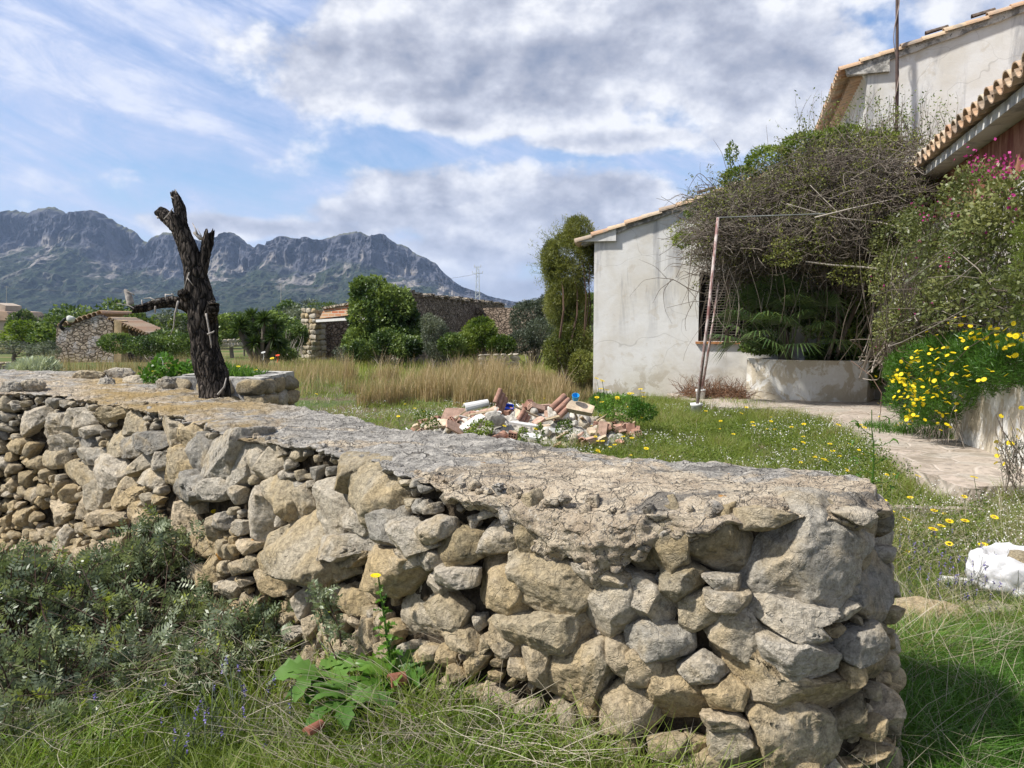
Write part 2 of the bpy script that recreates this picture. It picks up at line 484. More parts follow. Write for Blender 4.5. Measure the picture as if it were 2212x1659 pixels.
for k, t in enumerate(vv):
    # foot at y 2500, cliff foot at 0.62 of the height
    cf = 0.60 + 0.07 * fbm(v3(rx * 0.004, 1.0, 9), 3)
    hh = np.where(t < 0.66, cf * (t / 0.66) ** 1.35, cf + (1 - cf) * ((t - 0.66) / 0.34) ** 0.8)
    yy = np.where(t < 0.66, 2500 + 1480 * (t / 0.66), 3980 + 220 * ((t - 0.66) / 0.34))
    z = -12 + H * hh
    Pn = v3(rx * 0.0035, yy * 0.0016, hh * 1.2)
    g = ridged(Pn, 5)
    env = np.minimum(t * 5, 1) * np.minimum((1 - t) * 9, 1)
    cl = sstep(t, 0.55, 0.72)
    z = z + env * g * (26 + 18 * cl) * np.minimum(H / 250, 1)
    g2 = ridged(v3(rx * 0.016, yy * 0.003, hh * 2.5 + 4), 4)
    yy = yy - env * (g * 150 + g2 * (30 + 55 * cl))
    z = z + env * fbm(v3(rx * 0.03, yy * 0.02, 5), 3) * 6
    sc_ = yy / YR * (1 - (1 - t) * 0.0)
    Vm[k] = np.stack([rx * (0.55 + 0.45 * yy / YR) / 1.0, yy, z], 1)
for k in range(14):
    q = (k + 1) / 14
    Vm[nrow + k] = np.stack([rx * (1 + 0.1 * q), YR + 900 * q + 0 * rx, rz * (1 - q) ** 1.2 * 0.98 - 14 * q], 1)
nr2 = nrow + 14
i, j = np.meshgrid(np.arange(nr2 - 1), np.arange(ncol - 1), indexing='ij')
Fm = np.stack([i * ncol + j, i * ncol + j + 1, (i + 1) * ncol + j + 1, (i + 1) * ncol + j], -1).reshape(-1, 4)
rel = np.concatenate([vv, np.ones(14)])[:, None] * np.ones(ncol)[None]
def _mount(b, co, p):
    a = b.n('ShaderNodeAttribute', attribute_name='rel').outputs['Fac']
    nrm = b.n('ShaderNodeNewGeometry').outputs['Normal']
    st = b.scale(co, (1, 0.5, 0.28))
    n1 = b.noise(co, 0.0045, 8, 0.62); n2 = b.noise(st, 0.022, 7, 0.7); n3 = b.noise(co, 0.02, 6, 0.7)
    n4 = b.noise(co, 0.06, 4, 0.6)
    rock = b.mix(b.step(n2, 0.38, 0.62), (0.020, 0.023, 0.033), (0.095, 0.096, 0.112))  # mountain colours darkened and blued in place of cloud shade
    wood = b.mix(b.step(n4, 0.4, 0.6), (0.009, 0.018, 0.011), (0.036, 0.048, 0.024))
    wood = b.mix(b.step(n3, 0.52, 0.66), wood, (0.065, 0.068, 0.05))
    scree = (0.21, 0.19, 0.17)
    rk = b.step(b.math('ADD', a, b.math('MULTIPLY', b.math('SUBTRACT', n1, 0.5), 0.5)), 0.56, 0.66)
    # scree streams run down the slope below the cliffs
    ss = b.noise(b.scale(co, (1, 0.22, 0.5)), 0.011, 6, 0.62, 0.6)
    zone = b.math('MULTIPLY', b.step(a, 0.28, 0.50), b.math('SUBTRACT', 1.0, b.step(a, 0.66, 0.74)))
    sm = b.math('MULTIPLY', b.step(ss, 0.51, 0.60), zone)
    c = b.mix(rk, wood, rock)
    c = b.mix(sm, c, scree)
    # grass on the tops
    up = b.n('ShaderNodeSeparateXYZ', {0: nrm}).outputs[2]
    top = b.math('MULTIPLY', b.step(up, 0.72, 0.9), b.step(a, 0.93, 0.99))
    c = b.mix(b.math('MULTIPLY', top, 0.7), c, (0.12, 0.12, 0.05))
    b.set(p.inputs['Base Color'], c)
    bump(b, p, n2, 1.0, 14.0)
m_mount = mat('mountain_rock', _mount, 0.95, 0.05)
tag(obj('mountain_range', Vm.reshape(-1, 3), [Fm], m_mount, smooth=False, attrs={'rel': rel.ravel()}), kind='structure')

# ================================================================== DRY STONE WALL
def _stone(b, co, p):
    t = b.n('ShaderNodeAttribute', attribute_name='tint').outputs['Fac']
    base = b.ramp(t, [(0.0, (0.205, 0.20, 0.19)), (0.22, (0.38, 0.355, 0.31)), (0.42, (0.50, 0.45, 0.375)), (0.58, (0.39, 0.335, 0.24)),
                      (0.74, (0.47, 0.37, 0.225)), (0.88, (0.26, 0.22, 0.145)), (1.0, (0.54, 0.45, 0.33))])
    off = b.vmath('ADD', co, b.n('ShaderNodeCombineXYZ', {0: b.math('MULTIPLY', t, 37.0), 1: b.math('MULTIPLY', t, 11.0), 2: 0}).outputs[0])
    n1 = b.noise(off, 7, 8, 0.62, 0.4); n2 = b.noise(off, 42, 8, 0.7); n3 = b.noise(off, 3.2, 5, 0.6, 0.6); n5 = b.noise(off, 160, 4, 0.7)
    c = b.mix(b.math('MULTIPLY', b.step(n1, 0.44, 0.68), 0.75), base, b.mix(0.65, base, (0.46, 0.35, 0.19)))
    c = b.mix(b.math('MULTIPLY', b.step(n3, 0.50, 0.66), 0.65), c, b.mix(0.45, base, (0.50, 0.48, 0.44)))
    c = b.mix(1.0, c, b.ramp(n2, [(0.25, (0.36, 0.34, 0.31)), (0.5, (0.92, 0.91, 0.88)), (0.75, (1.38, 1.34, 1.26))]), 'MULTIPLY')
    c = b.mix(1.0, c, b.ramp(n5, [(0.3, (0.78, 0.77, 0.75)), (0.6, (1.08, 1.08, 1.08))]), 'MULTIPLY')
    # black crust and pale and orange lichen
    li = b.noise(off, 11, 7, 0.75, 0.3)
    c = b.mix(b.math('MULTIPLY', b.step(li, 0.57, 0.68), 0.75), c, (0.07, 0.066, 0.058))
    l2 = b.noise(off, 6.3, 3, 0.5); 
    c = b.mix(b.math('MULTIPLY', b.step(l2, 0.775, 0.80), 0.9), c, (0.50, 0.21, 0.02))
    b.set(p.inputs['Base Color'], c)
    vo = b.n('ShaderNodeTexVoronoi', {'Vector': b.vmath('ADD', off, b.n('ShaderNodeTexNoise', {'Vector': off, 'Scale': 5.0}).outputs[1]), 'Scale': 5.5}, feature='DISTANCE_TO_EDGE').outputs[0]
    crack = b.math('MULTIPLY', b.step(vo, 0.0, 0.02), 0.10)
    h = b.math('ADD', b.math('ADD', b.math('MULTIPLY', n2, 0.6), b.math('MULTIPLY', n1, 1.0)), crack)
    h = b.math('ADD', h, b.math('MULTIPLY', n5, 0.15))
    bump(b, p, h, 1.0, 0.034)
m_stone = mat('limestone', _stone, 0.88, 0.25)

def _cap(b, co, p):
    s = b.n('ShaderNodeAttribute', attribute_name='tint').outputs['Fac']     # 0 grey render .. 1 cream mortar, warm sunlight painted into the tones
    st = b.scale(co, (0.35, 1.6, 1.0))
    n1 = b.noise(co, 3.0, 8, 0.65, 0.5); n2 = b.noise(co, 38, 8, 0.75); n3 = b.noise(st, 5.5, 8, 0.7, 0.8); n4 = b.noise(co, 11, 8, 0.7, 0.3)
    grey = b.mix(b.step(n4, 0.38, 0.62), (0.26, 0.245, 0.22), (0.47, 0.44, 0.39))
    grey = b.mix(b.step(n2, 0.54, 0.66), grey, (0.50, 0.47, 0.42))
    cream = b.mix(b.step(n4, 0.35, 0.65), (0.40, 0.32, 0.23), (0.60, 0.51, 0.38))
    k = b.step(b.math('ADD', s, b.math('MULTIPLY', b.math('SUBTRACT', n1, 0.5), 2.2)), 0.40, 0.60)
    c = b.mix(k, grey, cream)
    dark = b.math('MULTIPLY', b.step(n3, 0.52, 0.62), 0.85)
    c = b.mix(dark, c, (0.16, 0.15, 0.135))
    c = b.mix(b.math('MULTIPLY', b.step(n2, 0.40, 0.30), 0.0), c, (0.05, 0.05, 0.05))
    spk = b.noise(co, 75, 5, 0.7)
    c = b.mix(b.math('MULTIPLY', b.step(spk, 0.54, 0.62), 0.8), c, (0.075, 0.072, 0.07))
    c = b.mix(b.math('MULTIPLY', b.step(b.noise(co, 55, 4, 0.6), 0.60, 0.68), 0.6), c, (0.62, 0.58, 0.50))
    vw = b.vmath('ADD', co, b.vmath('SCALE', b.n('ShaderNodeTexNoise', {'Vector': co, 'Scale': 7.0, 'Detail': 6.0}).outputs[1], .22))
    v1 = b.n('ShaderNodeTexVoronoi', {'Vector': vw, 'Scale': 6.5}, feature='DISTANCE_TO_EDGE').outputs[0]; v2 = b.n('ShaderNodeTexVoronoi', {'Vector': vw, 'Scale': 19.0}, feature='DISTANCE_TO_EDGE').outputs[0]
    ck = b.math('MAXIMUM', b.math('SUBTRACT', 1.0, b.step(v1, .004, .030)), b.math('MULTIPLY', b.math('SUBTRACT', 1.0, b.step(v2, .01, .08)), b.step(n1, .50, .60)))
    c = b.mix(b.math('MULTIPLY', ck, b.math('MULTIPLY', b.step(n4, .46, .60), .85)), c, (0.08, 0.07, 0.06))
    yl = b.noise(co, 1.7, 5, 0.6)
    y2 = b.n('ShaderNodeAttribute', attribute_name='moss').outputs['Fac']
    c = b.mix(b.math('MULTIPLY', y2, b.step(yl, 0.40, 0.58)), c, (0.36, 0.25, 0.10))
    ol = b.noise(co, 8.5, 3, 0.5)
    c = b.mix(b.math('MULTIPLY', b.step(ol, 0.74, 0.77), 0.8), c, (0.48, 0.22, 0.03))
    b.set(p.inputs['Base Color'], c)
    vo = b.n('ShaderNodeTexVoronoi', {'Vector': b.vmath('ADD', co, b.n('ShaderNodeTexNoise', {'Vector': co, 'Scale': 4.0}).outputs[1]), 'Scale': 7.0}, feature='DISTANCE_TO_EDGE').outputs[0]
    h = b.math('ADD', b.math('MULTIPLY', n2, 0.55), b.math('ADD', b.math('MULTIPLY', n3, 0.9), b.math('MULTIPLY', b.step(vo, 0, 0.03), 0.12)))
    h = b.math('SUBTRACT', b.math('ADD', h, b.math('MULTIPLY', b.noise(co, 120, 4, 0.7), 0.25)), b.math('MULTIPLY', ck, 0.5))
    bump(b, p, h, 1.0, 0.034)
m_cap = mat('lime_mortar', _cap, 0.92, 0.2)
m_core = flat('wall_core_earth', (0.060, 0.048, 0.034), 1.0, 0.0, var=0.6, scale=22, bump=0.05)

def face_pt(s, z, out=0.0):
    s = np.asarray(s, float)
    f = np.stack([np.interp(s, SL, FS[:, k]) for k in range(2)], -1)
    n = np.stack([np.interp(s, SL, NSV[:, k]) for k in range(2)], -1)
    q = f + n * (BATTER * (1.05 - np.asarray(z, float)) + out)[..., None] if np.ndim(s) else f + n * (BATTER * (1.05 - z) + out)
    return q, n
imax = int(np.argmax(FS[:, 0] / FS[:, 1]))
AZF = (FS[:, 0] / FS[:, 1])[:imax + 1]
def px2face(px, py):
    d = ray(px, py); a = d[0] / d[1]; z = 0.6
    s = float(np.interp(a, AZF, SL[:imax + 1]))
    for _ in range(6):
        q, _n = face_pt(s, z)
        az_ = (FS + NSV * (BATTER * (1.05 - z)))[:imax + 1]
        s = float(np.interp(a, az_[:, 0] / az_[:, 1], SL[:imax + 1]))
        q, _n = face_pt(s, z)
        z = EYE + d[2] / d[1] * q[1]
    return s, z

# ---- icospheres
import bmesh
def ico(sub):
    bm = bmesh.new(); bmesh.ops.create_icosphere(bm, subdivisions=sub, radius=1)
    V = np.array([v.co[:] for v in bm.verts]); F = np.array([[v.index for v in f.verts] for f in bm.faces]); bm.free()
    return norm(V), F
ICO = {k: ico(k) for k in (2, 3, 4, 5, 6)}
def rock(poly, T, sub, seed, cuts=12, rough=1.0, box=0.46):
    """poly (n,2) outline round its centre, T half depth: a chipped rock, local axes a (along), o (out), b (up)"""
    r = np.random.default_rng(seed)
    D_, F = ICO[sub]
    ang = np.arctan2(poly[:, 1], poly[:, 0]); o_ = np.argsort(ang); ang = ang[o_]; pl = poly[o_]
    # radial distance of the polygon outline by direction
    phi = np.arctan2(D_[:, 2], D_[:, 0])
    seg = np.searchsorted(ang, phi) % len(ang)
    p1 = pl[seg]; p0 = pl[seg - 1]
    u = np.stack([np.cos(phi), np.sin(phi)], 1); e = p1 - p0
    den = u[:, 0] * e[:, 1] - u[:, 1] * e[:, 0]
    R = (p0[:, 0] * e[:, 1] - p0[:, 1] * e[:, 0]) / np.where(np.abs(den) < 1e-9, 1e-9, den)
    R = np.clip(np.abs(R), 0.2 * np.abs(pl).max(), 1.6 * np.hypot(*pl.T).max())
    rad_ = np.hypot(D_[:, 0], D_[:, 2])
    w = rad_ ** box
    P = np.stack([u[:, 0] * R * w, -np.sign(D_[:, 1]) * 0 + D_[:, 1], u[:, 1] * R * w], 1)
    P[:, 1] = -np.sign(D_[:, 1]) * np.abs(D_[:, 1]) ** 0.75 * T        # -y is outwards
    size = float(np.sqrt(np.ptp(pl[:, 0]) * np.ptp(pl[:, 1])))
    for k in range(cuts):
        n = r.normal(size=3); n[1] = -abs(n[1]) * 1.5 - 0.45; n /= np.linalg.norm(n)
        sup = P @ n; h = sup.max() * r.uniform(0.62, 0.90)
        ov = np.maximum(sup - h, 0)
        P = P - n * (ov * 0.94)[:, None]
    q = P / size
    so = r.random(3) * 20
    nn = norm(P * np.array([1, 1, 1]) + 1e-6)
    d = (fbm(q * 2.6 + so, 3) * 0.045 + ridged(q * 4.5 + so, 4) * 0.036 + fbm(q * 14 + so, 2) * 0.010) * rough
    P = P + nn * (d * size)[:, None]
    return P, F
def place_rock(P, s0, z0, out):
    q, n = face_pt(s0, z0, out)
    n = norm(np.array([n[0], n[1], 0.0])); t = np.array([-n[1], n[0], 0.0])
    return np.array([q[0], q[1], z0]) + P[:, :1] * t + P[:, 1:2] * (-n) + P[:, 2:3] * np.array([0, 0, 1.0])

# ---- traced stones: zoom of the right part, scale 1.8433 px per photo px, origin (1160,1100); tint; protrusion
Z6 = [
 ([(1280,690),(1310,560),(1400,390),(1560,335),(1830,345),(1885,480),(1800,640),(1740,720),(1600,800),(1430,760),(1300,735)], .25, .07),
 ([(875,290),(960,260),(1020,400),(1025,560),(960,575),(880,520)], .9, .05),
 ([(1025,400),(1130,360),(1270,340),(1305,460),(1290,630),(1130,620),(1035,570)], .88, .06),
 ([(1265,310),(1380,300),(1530,340),(1400,392),(1290,385)], .62, .06),
 ([(1730,300),(1830,285),(1895,310),(1880,365),(1800,340)], .45, .06),
 ([(920,600),(1000,580),(1110,640),(1070,720),(990,755),(915,710)], .85, .06),
 ([(1110,630),(1285,640),(1270,700),(1180,705)], .3, .04),
 ([(1120,700),(1310,710),(1320,780),(1220,792),(1130,760)], .3, .06),
 ([(1000,760),(1110,720),(1190,790),(1140,890),(1010,885)], .55, .05),
 ([(735,640),(850,680),(980,780),(1000,900),(870,900),(760,800)], .4, .06),
 ([(735,890),(870,860),(1030,920),(1030,1030),(870,1030),(760,960)], .2, .04),
 ([(515,800),(600,700),(730,690),(765,840),(660,915),(540,880)], .5, .07),
 ([(465,580),(600,575),(740,640),(700,680),(570,685)], .42, .04),
 ([(220,470),(300,455),(430,560),(575,690),(480,820),(390,825),(240,740)], .6, .08),
 ([(15,690),(60,560),(180,545),(240,620),(270,790),(190,805),(30,740)], .7, .07),
 ([(230,220),(310,185),(350,260),(300,460),(240,440)], .6, .05),
 ([(35,530),(110,400),(180,350),(250,420),(230,500),(120,545)], .35, .05),
 ([(110,870),(200,812),(520,830),(575,910),(420,975),(240,950)], .58, .08),
 ([(1320,770),(1400,740),(1600,830),(1700,790),(1690,940),(1560,925),(1420,850)], .38, .08),
 ([(1130,910),(1200,820),(1310,810),(1370,900),(1370,1000),(1290,1040),(1200,990)], .48, .08),
 ([(1360,880),(1480,880),(1640,970),(1710,985),(1690,1040),(1560,1095),(1420,1030)], .36, .10),
 ([(1790,930),(1930,860),(1965,950),(1820,1035),(1760,1000)], .2, .06),
 ([(1085,930),(1130,900),(1300,1040),(1560,1100),(1800,1130),(1810,1260),(1690,1345),(1400,1240),(1200,1100)], .72, .10),
 ([(995,1060),(1100,1005),(1180,1050),(1215,1090),(1060,1118)], .35, .07),
 ([(360,1000),(600,970),(680,1100),(560,1240),(370,1180)], .70, .06),
 ([(228,960),(370,980),(360,1150),(270,1110)], .95, .04),
 ([(608,940),(720,930),(745,1000),(740,1120),(700,1100)], .95, .05),
 ([(730,970),(890,1050),(880,1110),(810,1200),(730,1100)], .98, .06),
 ([(880,1100),(970,1040),(1080,1120),(1135,1250),(1080,1370),(880,1360),(850,1200)], .72, .07),
 ([(1110,1160),(1230,1110),(1310,1160),(1270,1250),(1150,1240)], .74, .08),
 ([(1098,1258),(1250,1260),(1325,1312),(1120,1318)], .98, .07),
 ([(1290,1190),(1400,1180),(1750,1340),(1750,1420),(1650,1510),(1400,1500),(1350,1320)], .66, .11),
 ([(1145,1360),(1270,1320),(1390,1400),(1380,1512),(1140,1512)], .5, .07),
 ([(590,1250),(720,1150),(850,1230),(860,1340),(700,1380),(590,1330)], .95, .05),
 ([(1395,1500),(1550,1490),(1690,1520),(1650,1640),(1400,1620)], .8, .07),
 ([(640,370),(720,420),(860,470),(905,600),(800,650),(720,560)], .86, .05),
 ([(80,880),(110,850),(230,950),(220,1030),(120,990)], .95, .03),
 ([(600,690),(700,640),(740,690),(700,740)], .75, .02),
 ([(1800,640),(1880,560),(1960,540),(2055,640),(2060,740),(1950,840),(1850,760)], .08, .06),
 ([(1850,1050),(1960,900),(2040,880),(2050,1010),(2010,1110),(1880,1120)], .86, .05),
 ([(1800,330),(1860,220),(1960,190),(2020,300),(2010,440),(1930,520),(1840,450)], .9, .05),
 ([(1690,1350),(1830,1270),(1880,1180),(1860,1350),(1770,1440)], .88, .05),
]
Z7 = [
 ([(1268,890),(1310,780),(1400,740),(1490,790),(1515,920),(1480,1020),(1370,1060),(1290,990)], .62, .13),
 ([(1455,880),(1500,820),(1680,815),(1695,860),(1580,900),(1470,922)], .3, .09),
 ([(1678,800),(1700,720),(1790,700),(1812,860),(1740,905)], .12, .08),
 ([(1782,790),(1850,740),(1920,780),(2000,850),(1870,892)], .32, .10),
 ([(1918,790),(2000,728),(2060,740),(2088,800),(1990,832)], .34, .09),
 ([(1560,960),(1720,890),(1870,920),(1912,1000),(1890,1070),(1700,1102),(1600,1050)], .75, .10),
 ([(1820,890),(1940,880),(1930,940),(1860,962)], .4, .06),
 ([(1905,930),(1960,880),(2010,900),(2018,952),(1930,972)], .42, .05),
 ([(2008,850),(2090,800),(2180,820),(2192,910),(2080,962),(2010,920)], .86, .07),
 ([(1980,990),(2040,950),(2180,970),(2172,1040),(2060,1032)], .42, .07),
 ([(1915,1050),(1970,990),(2050,1040),(2040,1086),(1960,1088)], .48, .03),
 ([(1512,940),(1640,890),(1675,900),(1560,962)], .62, .05),
 ([(1468,1000),(1480,930),(1540,930),(1572,1000),(1490,1038)], .6, .03),
 ([(1068,670),(1160,600),(1222,650),(1232,760),(1170,832),(1090,770)], .4, .07),
 ([(1178,590),(1250,560),(1342,600),(1332,740),(1290,770),(1220,700)], .6, .07),
 ([(1288,650),(1370,590),(1402,700),(1330,748)], .5, .05),
 ([(1393,680),(1440,590),(1530,570),(1604,660),(1570,780),(1500,800),(1420,740)], .48, .09),
 ([(1562,730),(1620,690),(1682,760),(1660,808),(1590,800)], .4, .06),
 ([(1598,600),(1640,510),(1700,490),(1804,640),(1760,760),(1690,760),(1620,680)], .58, .09),
 ([(1508,470),(1560,410),(1684,430),(1640,500),(1590,560),(1540,540)], .85, .05),
 ([(893,430),(960,320),(1072,310),(1010,500),(960,527),(900,490)], .24, .07),
 ([(1003,500),(1070,330),(1112,400),(1090,540),(1050,582),(1005,550)], .3, .06),
 ([(1083,450),(1130,390),(1182,420),(1150,540),(1100,542)], .45, .04),
 ([(1138,540),(1160,440),(1230,390),(1252,490),(1200,552)], .5, .05),
 ([(838,380),(880,350),(922,370),(900,522),(840,512)], .1, .05),
 ([(740,610),(820,552),(960,530),(1002,550),(920,640),(800,657)], .08, .10),
 ([(900,590),(960,552),(1020,560),(1042,632),(930,642)], .28, .06),
 ([(708,500),(800,413),(850,450),(882,540),(780,572),(710,550)], .8, .08),
 ([(602,540),(680,500),(712,540),(690,592),(620,587)], .45, .05),
 ([(548,480),(620,430),(662,440),(640,500),(560,542)], .5, .05),
 ([(648,480),(750,428),(772,430),(730,492),(680,502)], .35, .06),
 ([(602,360),(680,338),(742,370),(690,427),(640,400)], .05, .07),
 ([(525,400),(590,350),(640,390),(600,440),(530,450)], .1, .05),
 ([(398,520),(450,458),(540,470),(562,560),(480,602),(420,580)], .4, .07),
 ([(458,610),(510,545),(582,570),(540,680),(480,712)], .7, .06),
 ([(520,640),(590,590),(652,600),(600,662),(540,682)], .72, .05),
 ([(372,600),(430,558),(472,600),(440,692),(380,682)], .5, .05),
 ([(400,270),(430,240),(562,198),(540,250),(450,278)], .62, .06),
 ([(485,290),(540,240),(620,220),(600,330),(500,330)], .55, .04),
 ([(698,290),(740,248),(792,290),(790,402),(730,402)], .5, .05),
 ([(758,280),(870,258),(882,330),(800,382),(770,350)], .68, .06),
 ([(108,340),(200,258),(302,260),(292,330),(170,362)], .3, .08),
 ([(248,320),(310,238),(362,230),(322,342)], .32, .06),
 ([(298,340),(370,248),(412,290),(360,352)], .4, .05),
 ([(338,340),(410,308),(432,340),(370,352)], .38, .05),
 ([(323,350),(400,348),(392,430),(330,442)], .06, .06),
 ([(55,340),(70,250),(160,230),(210,245),(100,345)], .42, .06),
 ([(165,400),(220,350),(310,350),(300,420),(190,430)], .34, .05),
 ([(350,440),(380,410),(440,420),(440,480),(360,480)], .25, .05),
 ([(180,430),(260,430),(270,500),(190,490)], .55, .04),
 ([(260,500),(300,475),(400,520),(400,570),(330,590),(280,560)], .6, .05),
 ([(440,430),(470,350),(560,340),(530,440),(460,450)], .55, .04),
 ([(168,720),(200,660),(270,660),(280,720),(210,775)], .98, .05),
 ([(300,730),(340,640),(390,690),(370,735)], .98, .05),
 ([(388,740),(420,700),(475,710),(470,760),(410,765)], .98, .05),
 ([(465,705),(530,710),(565,745),(480,790)], .95, .05),
 ([(530,720),(560,660),(640,670),(620,750)], .75, .05),
 ([(690,700),(790,665),(835,690),(835,830),(720,800)], 1.0, .04),
 ([(835,780),(900,760),(945,790),(940,900),(850,920)], .8, .03),
 ([(1070,830),(1180,860),(1110,900),(1065,860)], 1.0, .03),
 ([(1200,830),(1290,780),(1285,880),(1240,1000),(1200,900)], .6, .03),
 ([(1150,920),(1210,870),(1240,990),(1170,1000)], .85, .03),
 ([(1110,1010),(1180,980),(1280,1020),(1260,1090),(1130,1080)], .74, .03),
 ([(1385,1070),(1440,1040),(1530,1060),(1500,1130),(1400,1120)], .95, .03),
 ([(1505,1110),(1560,1060),(1650,1110),(1620,1180),(1520,1170)], .8, .03),
 ([(1770,1180),(1850,1070),(1960,1090),(2010,1180),(1990,1290),(1800,1290)], .5, .05),
]
rocks = []      # (s, z, poly, T, out, tint, size)
def add_traced(lst, ox, oy, sc):
    for poly, tint, out in lst:
        q = np.array([px2face((ox + a / sc) / 1.1573, (oy + c / sc) / 1.1573) for a, c in poly])
        c0 = q.mean(0); pl = (q - c0) * 1.22
        w, h = np.ptp(pl[:, 0]), np.ptp(pl[:, 1])
        c0[1] = min(c0[1], 1.045 - h * .5)
        T = float(np.clip(0.62 * min(w, h) + 0.02, 0.05, 0.20))
        rocks.append([c0[0], c0[1], pl, T, out, tint, max(w, h)])
add_traced(Z6, 1160, 1100, 1.8433)
add_traced(Z7, 0, 900, 1.8433)
n_traced = len(rocks)
# ---- fill the gaps and the far left with smaller stones (dart throwing on the face)
def covered(s, z, m):
    for R in rocks:
        if abs(s - R[0]) < R[6] and abs(z - R[1]) < R[6]:
            d = np.array([s - R[0], z - R[1]]); rr_ = np.hypot(*d)
            ext = max(0.01, float(np.max(R[2] @ (d / max(rr_, 1e-6)))))
            if rr_ < ext * 0.74 + m: return True
    return False
sE = SL[-1]
rf = np.random.default_rng(3)
sleft = px2face(340, 1000)[0]
for w0, tries in ((0.19, 500), (0.15, 1300), (0.11, 2800), (0.075, 5000), (0.05, 6500)):
    for _ in range(tries):
        s_ = rf.uniform(0.15, sE); z_ = rf.uniform(-0.32, 1.0)
        if w0 >= 0.11 and z_ > 0.75 and s_ > sleft and s_ < SL[imax]: continue
        if w0 <= 0.05 and s_ < 1.5 and rf.random() < 0.5: continue
        w = w0 * rf.uniform(0.8, 1.2); h = w * rf.uniform(0.55, 0.95)
        if z_ + h * .5 > 1.04 or covered(s_, z_, min(w, h) * 0.40): continue
        k = rf.integers(5, 8); an = np.sort(rf.uniform(0, 2 * np.pi, k) * 0.35 + np.linspace(0, 2 * np.pi, k, endpoint=False) * 1.0)
        rp = rf.uniform(0.8, 1.1, k)
        pl = np.stack([np.cos(an) * rp * w * 0.56, np.sin(an) * rp * h * 0.56], 1)
        ro = rf.normal() * 0.25; c_, s2 = math.cos(ro), math.sin(ro)
        pl = pl @ np.array([[c_, s2], [-s2, c_]])
        hi = z_ > 0.62 + 0.1 * math.sin(s_ * 3)
        tint = rf.choice([.25, .35, .45, .3, .55, .1]) if hi else rf.choice([.6, .72, .75, .95, .8, .66, .98, .45])
        T = float(np.clip(0.55 * min(w, h) + .02, .03, .12))
        rocks.append([s_, z_, pl, T, {0.19: .05, 0.15: .045, 0.11: .03, 0.075: .0}.get(w0, -.035) + rf.uniform(-.015, .015), tint + rf.uniform(-.04, .04), w])
wall = thing('dry_stone_wall', (0.2, 3.1, 0.0), 'long low rubble stone wall with a rough mortared top running across the foreground', 'stone wall')
def vis_size(R):
    q, n = face_pt(R[0], R[1]); return R[6] / max(1.0, q[1]) * (1.0 if R[0] < SL[imax] else 0.3) * (0 if abs(q[0] / q[1]) > .68 else 1)
order = sorted(range(len(rocks)), key=lambda k: -vis_size(rocks[k]))
rest = MB(); restA = []
RV, RF, RA, ro_n = [], [], [], 0
for rank, k in enumerate(order):
    s_, z_, pl, T, out, tint, w = rocks[k]
    vs = vis_size(rocks[k])
    sub = 6 if vs > 0.115 else (5 if vs > 0.03 else (4 if vs > 0.014 else 3))
    P, Fr = rock(pl, T, sub, 100 + k, cuts=9 + (k % 6))
    q = place_rock(P, s_, z_, out - T)
    if rank < 100:
        obj('stone', q, [Fr], m_stone, wall, smooth=True, attrs={'tint': np.full(len(Fr), tint)})
    else:
        RV.append(q); RF.append(Fr + ro_n); ro_n += len(q); RA.append(np.full(len(Fr), tint))
tag(obj('small_stones', np.concatenate(RV), [np.concatenate(RF)], m_stone, wall, smooth=True, attrs={'tint': np.concatenate(RA)}), kind='stuff')
# ---- core behind the stones
nz = 60; zz = np.linspace(-0.4, 1.0, nz)
idx = np.arange(0, NS, 2); cs = SL[idx]; cf = []
for z in zz:
    q = FS[idx] + NSV[idx] * (BATTER * (1.05 - z) - 0.085)
    cf.append(np.stack([q[:, 0], q[:, 1], np.full(len(idx), z)], 1))
cb = [np.stack([BS[idx][:, 0], BS[idx][:, 1], np.full(len(idx), z)], 1) for z in zz[::-1]]
G = np.stack(cf + cb); nr_, nc_ = G.shape[:2]
G += (ridged(G.reshape(-1, 3) * 9, 3) * 0.03).reshape(nr_, nc_, 1)
i, j = np.meshgrid(np.arange(nr_ - 1), np.arange(nc_ - 1), indexing='ij')
Fc = np.stack([i * nc_ + j, i * nc_ + j + 1, (i + 1) * nc_ + j + 1, (i + 1) * nc_ + j], -1).reshape(-1, 4)
obj('earth_core', G.reshape(-1, 3), [Fc], m_core, wall, smooth=True)
# ---- mortared top that spills over the face
pxs = (FS[:, 0] / FS[:, 1]) * F_ + CX_ ; pxs[imax:] = np.maximum(pxs[imax:], pxs[imax])
droop = np.interp(pxs, [0, 700, 900, 960, 1060, 1120, 1250, 1380, 1440, 1560, 1640, 1700, 1850, 1900],
                  [.03, .03, .03, .05, .09, .11, .19, .16, .08, .04, .02, .02, .03, .06])
outk = np.interp(pxs, [0, 900, 1000, 1400, 1600, 1850, 1900], [-.075, -.07, -.01, .012, -.02, -.055, -.05])
sA = SL
dn = fbm(v3(sA * 7, 0, 1), 3) * 0.6 + fbm(v3(sA * 22, 0, 4), 2) * 0.35
droop = np.maximum(droop * (1 + dn * 1.2), 0.012)
edge = outk + 0.022 * fbm(v3(sA * 9, 3, 1), 3) + 0.008
nu, nv, nb_ = 150, 46, 8
rows = []; tints = []; mosss = []
tl = np.interp(pxs, [0, 300, 700, 950, 1100, 1400, 1900], [.55, .50, .22, .38, .78, .88, .74])
ms = np.interp(pxs, [0, 120, 200, 520, 640, 2000], [0, .2, .9, .75, 0, 0])
ends = sstep(SL, SL[-1] - 0.25, SL[-1])
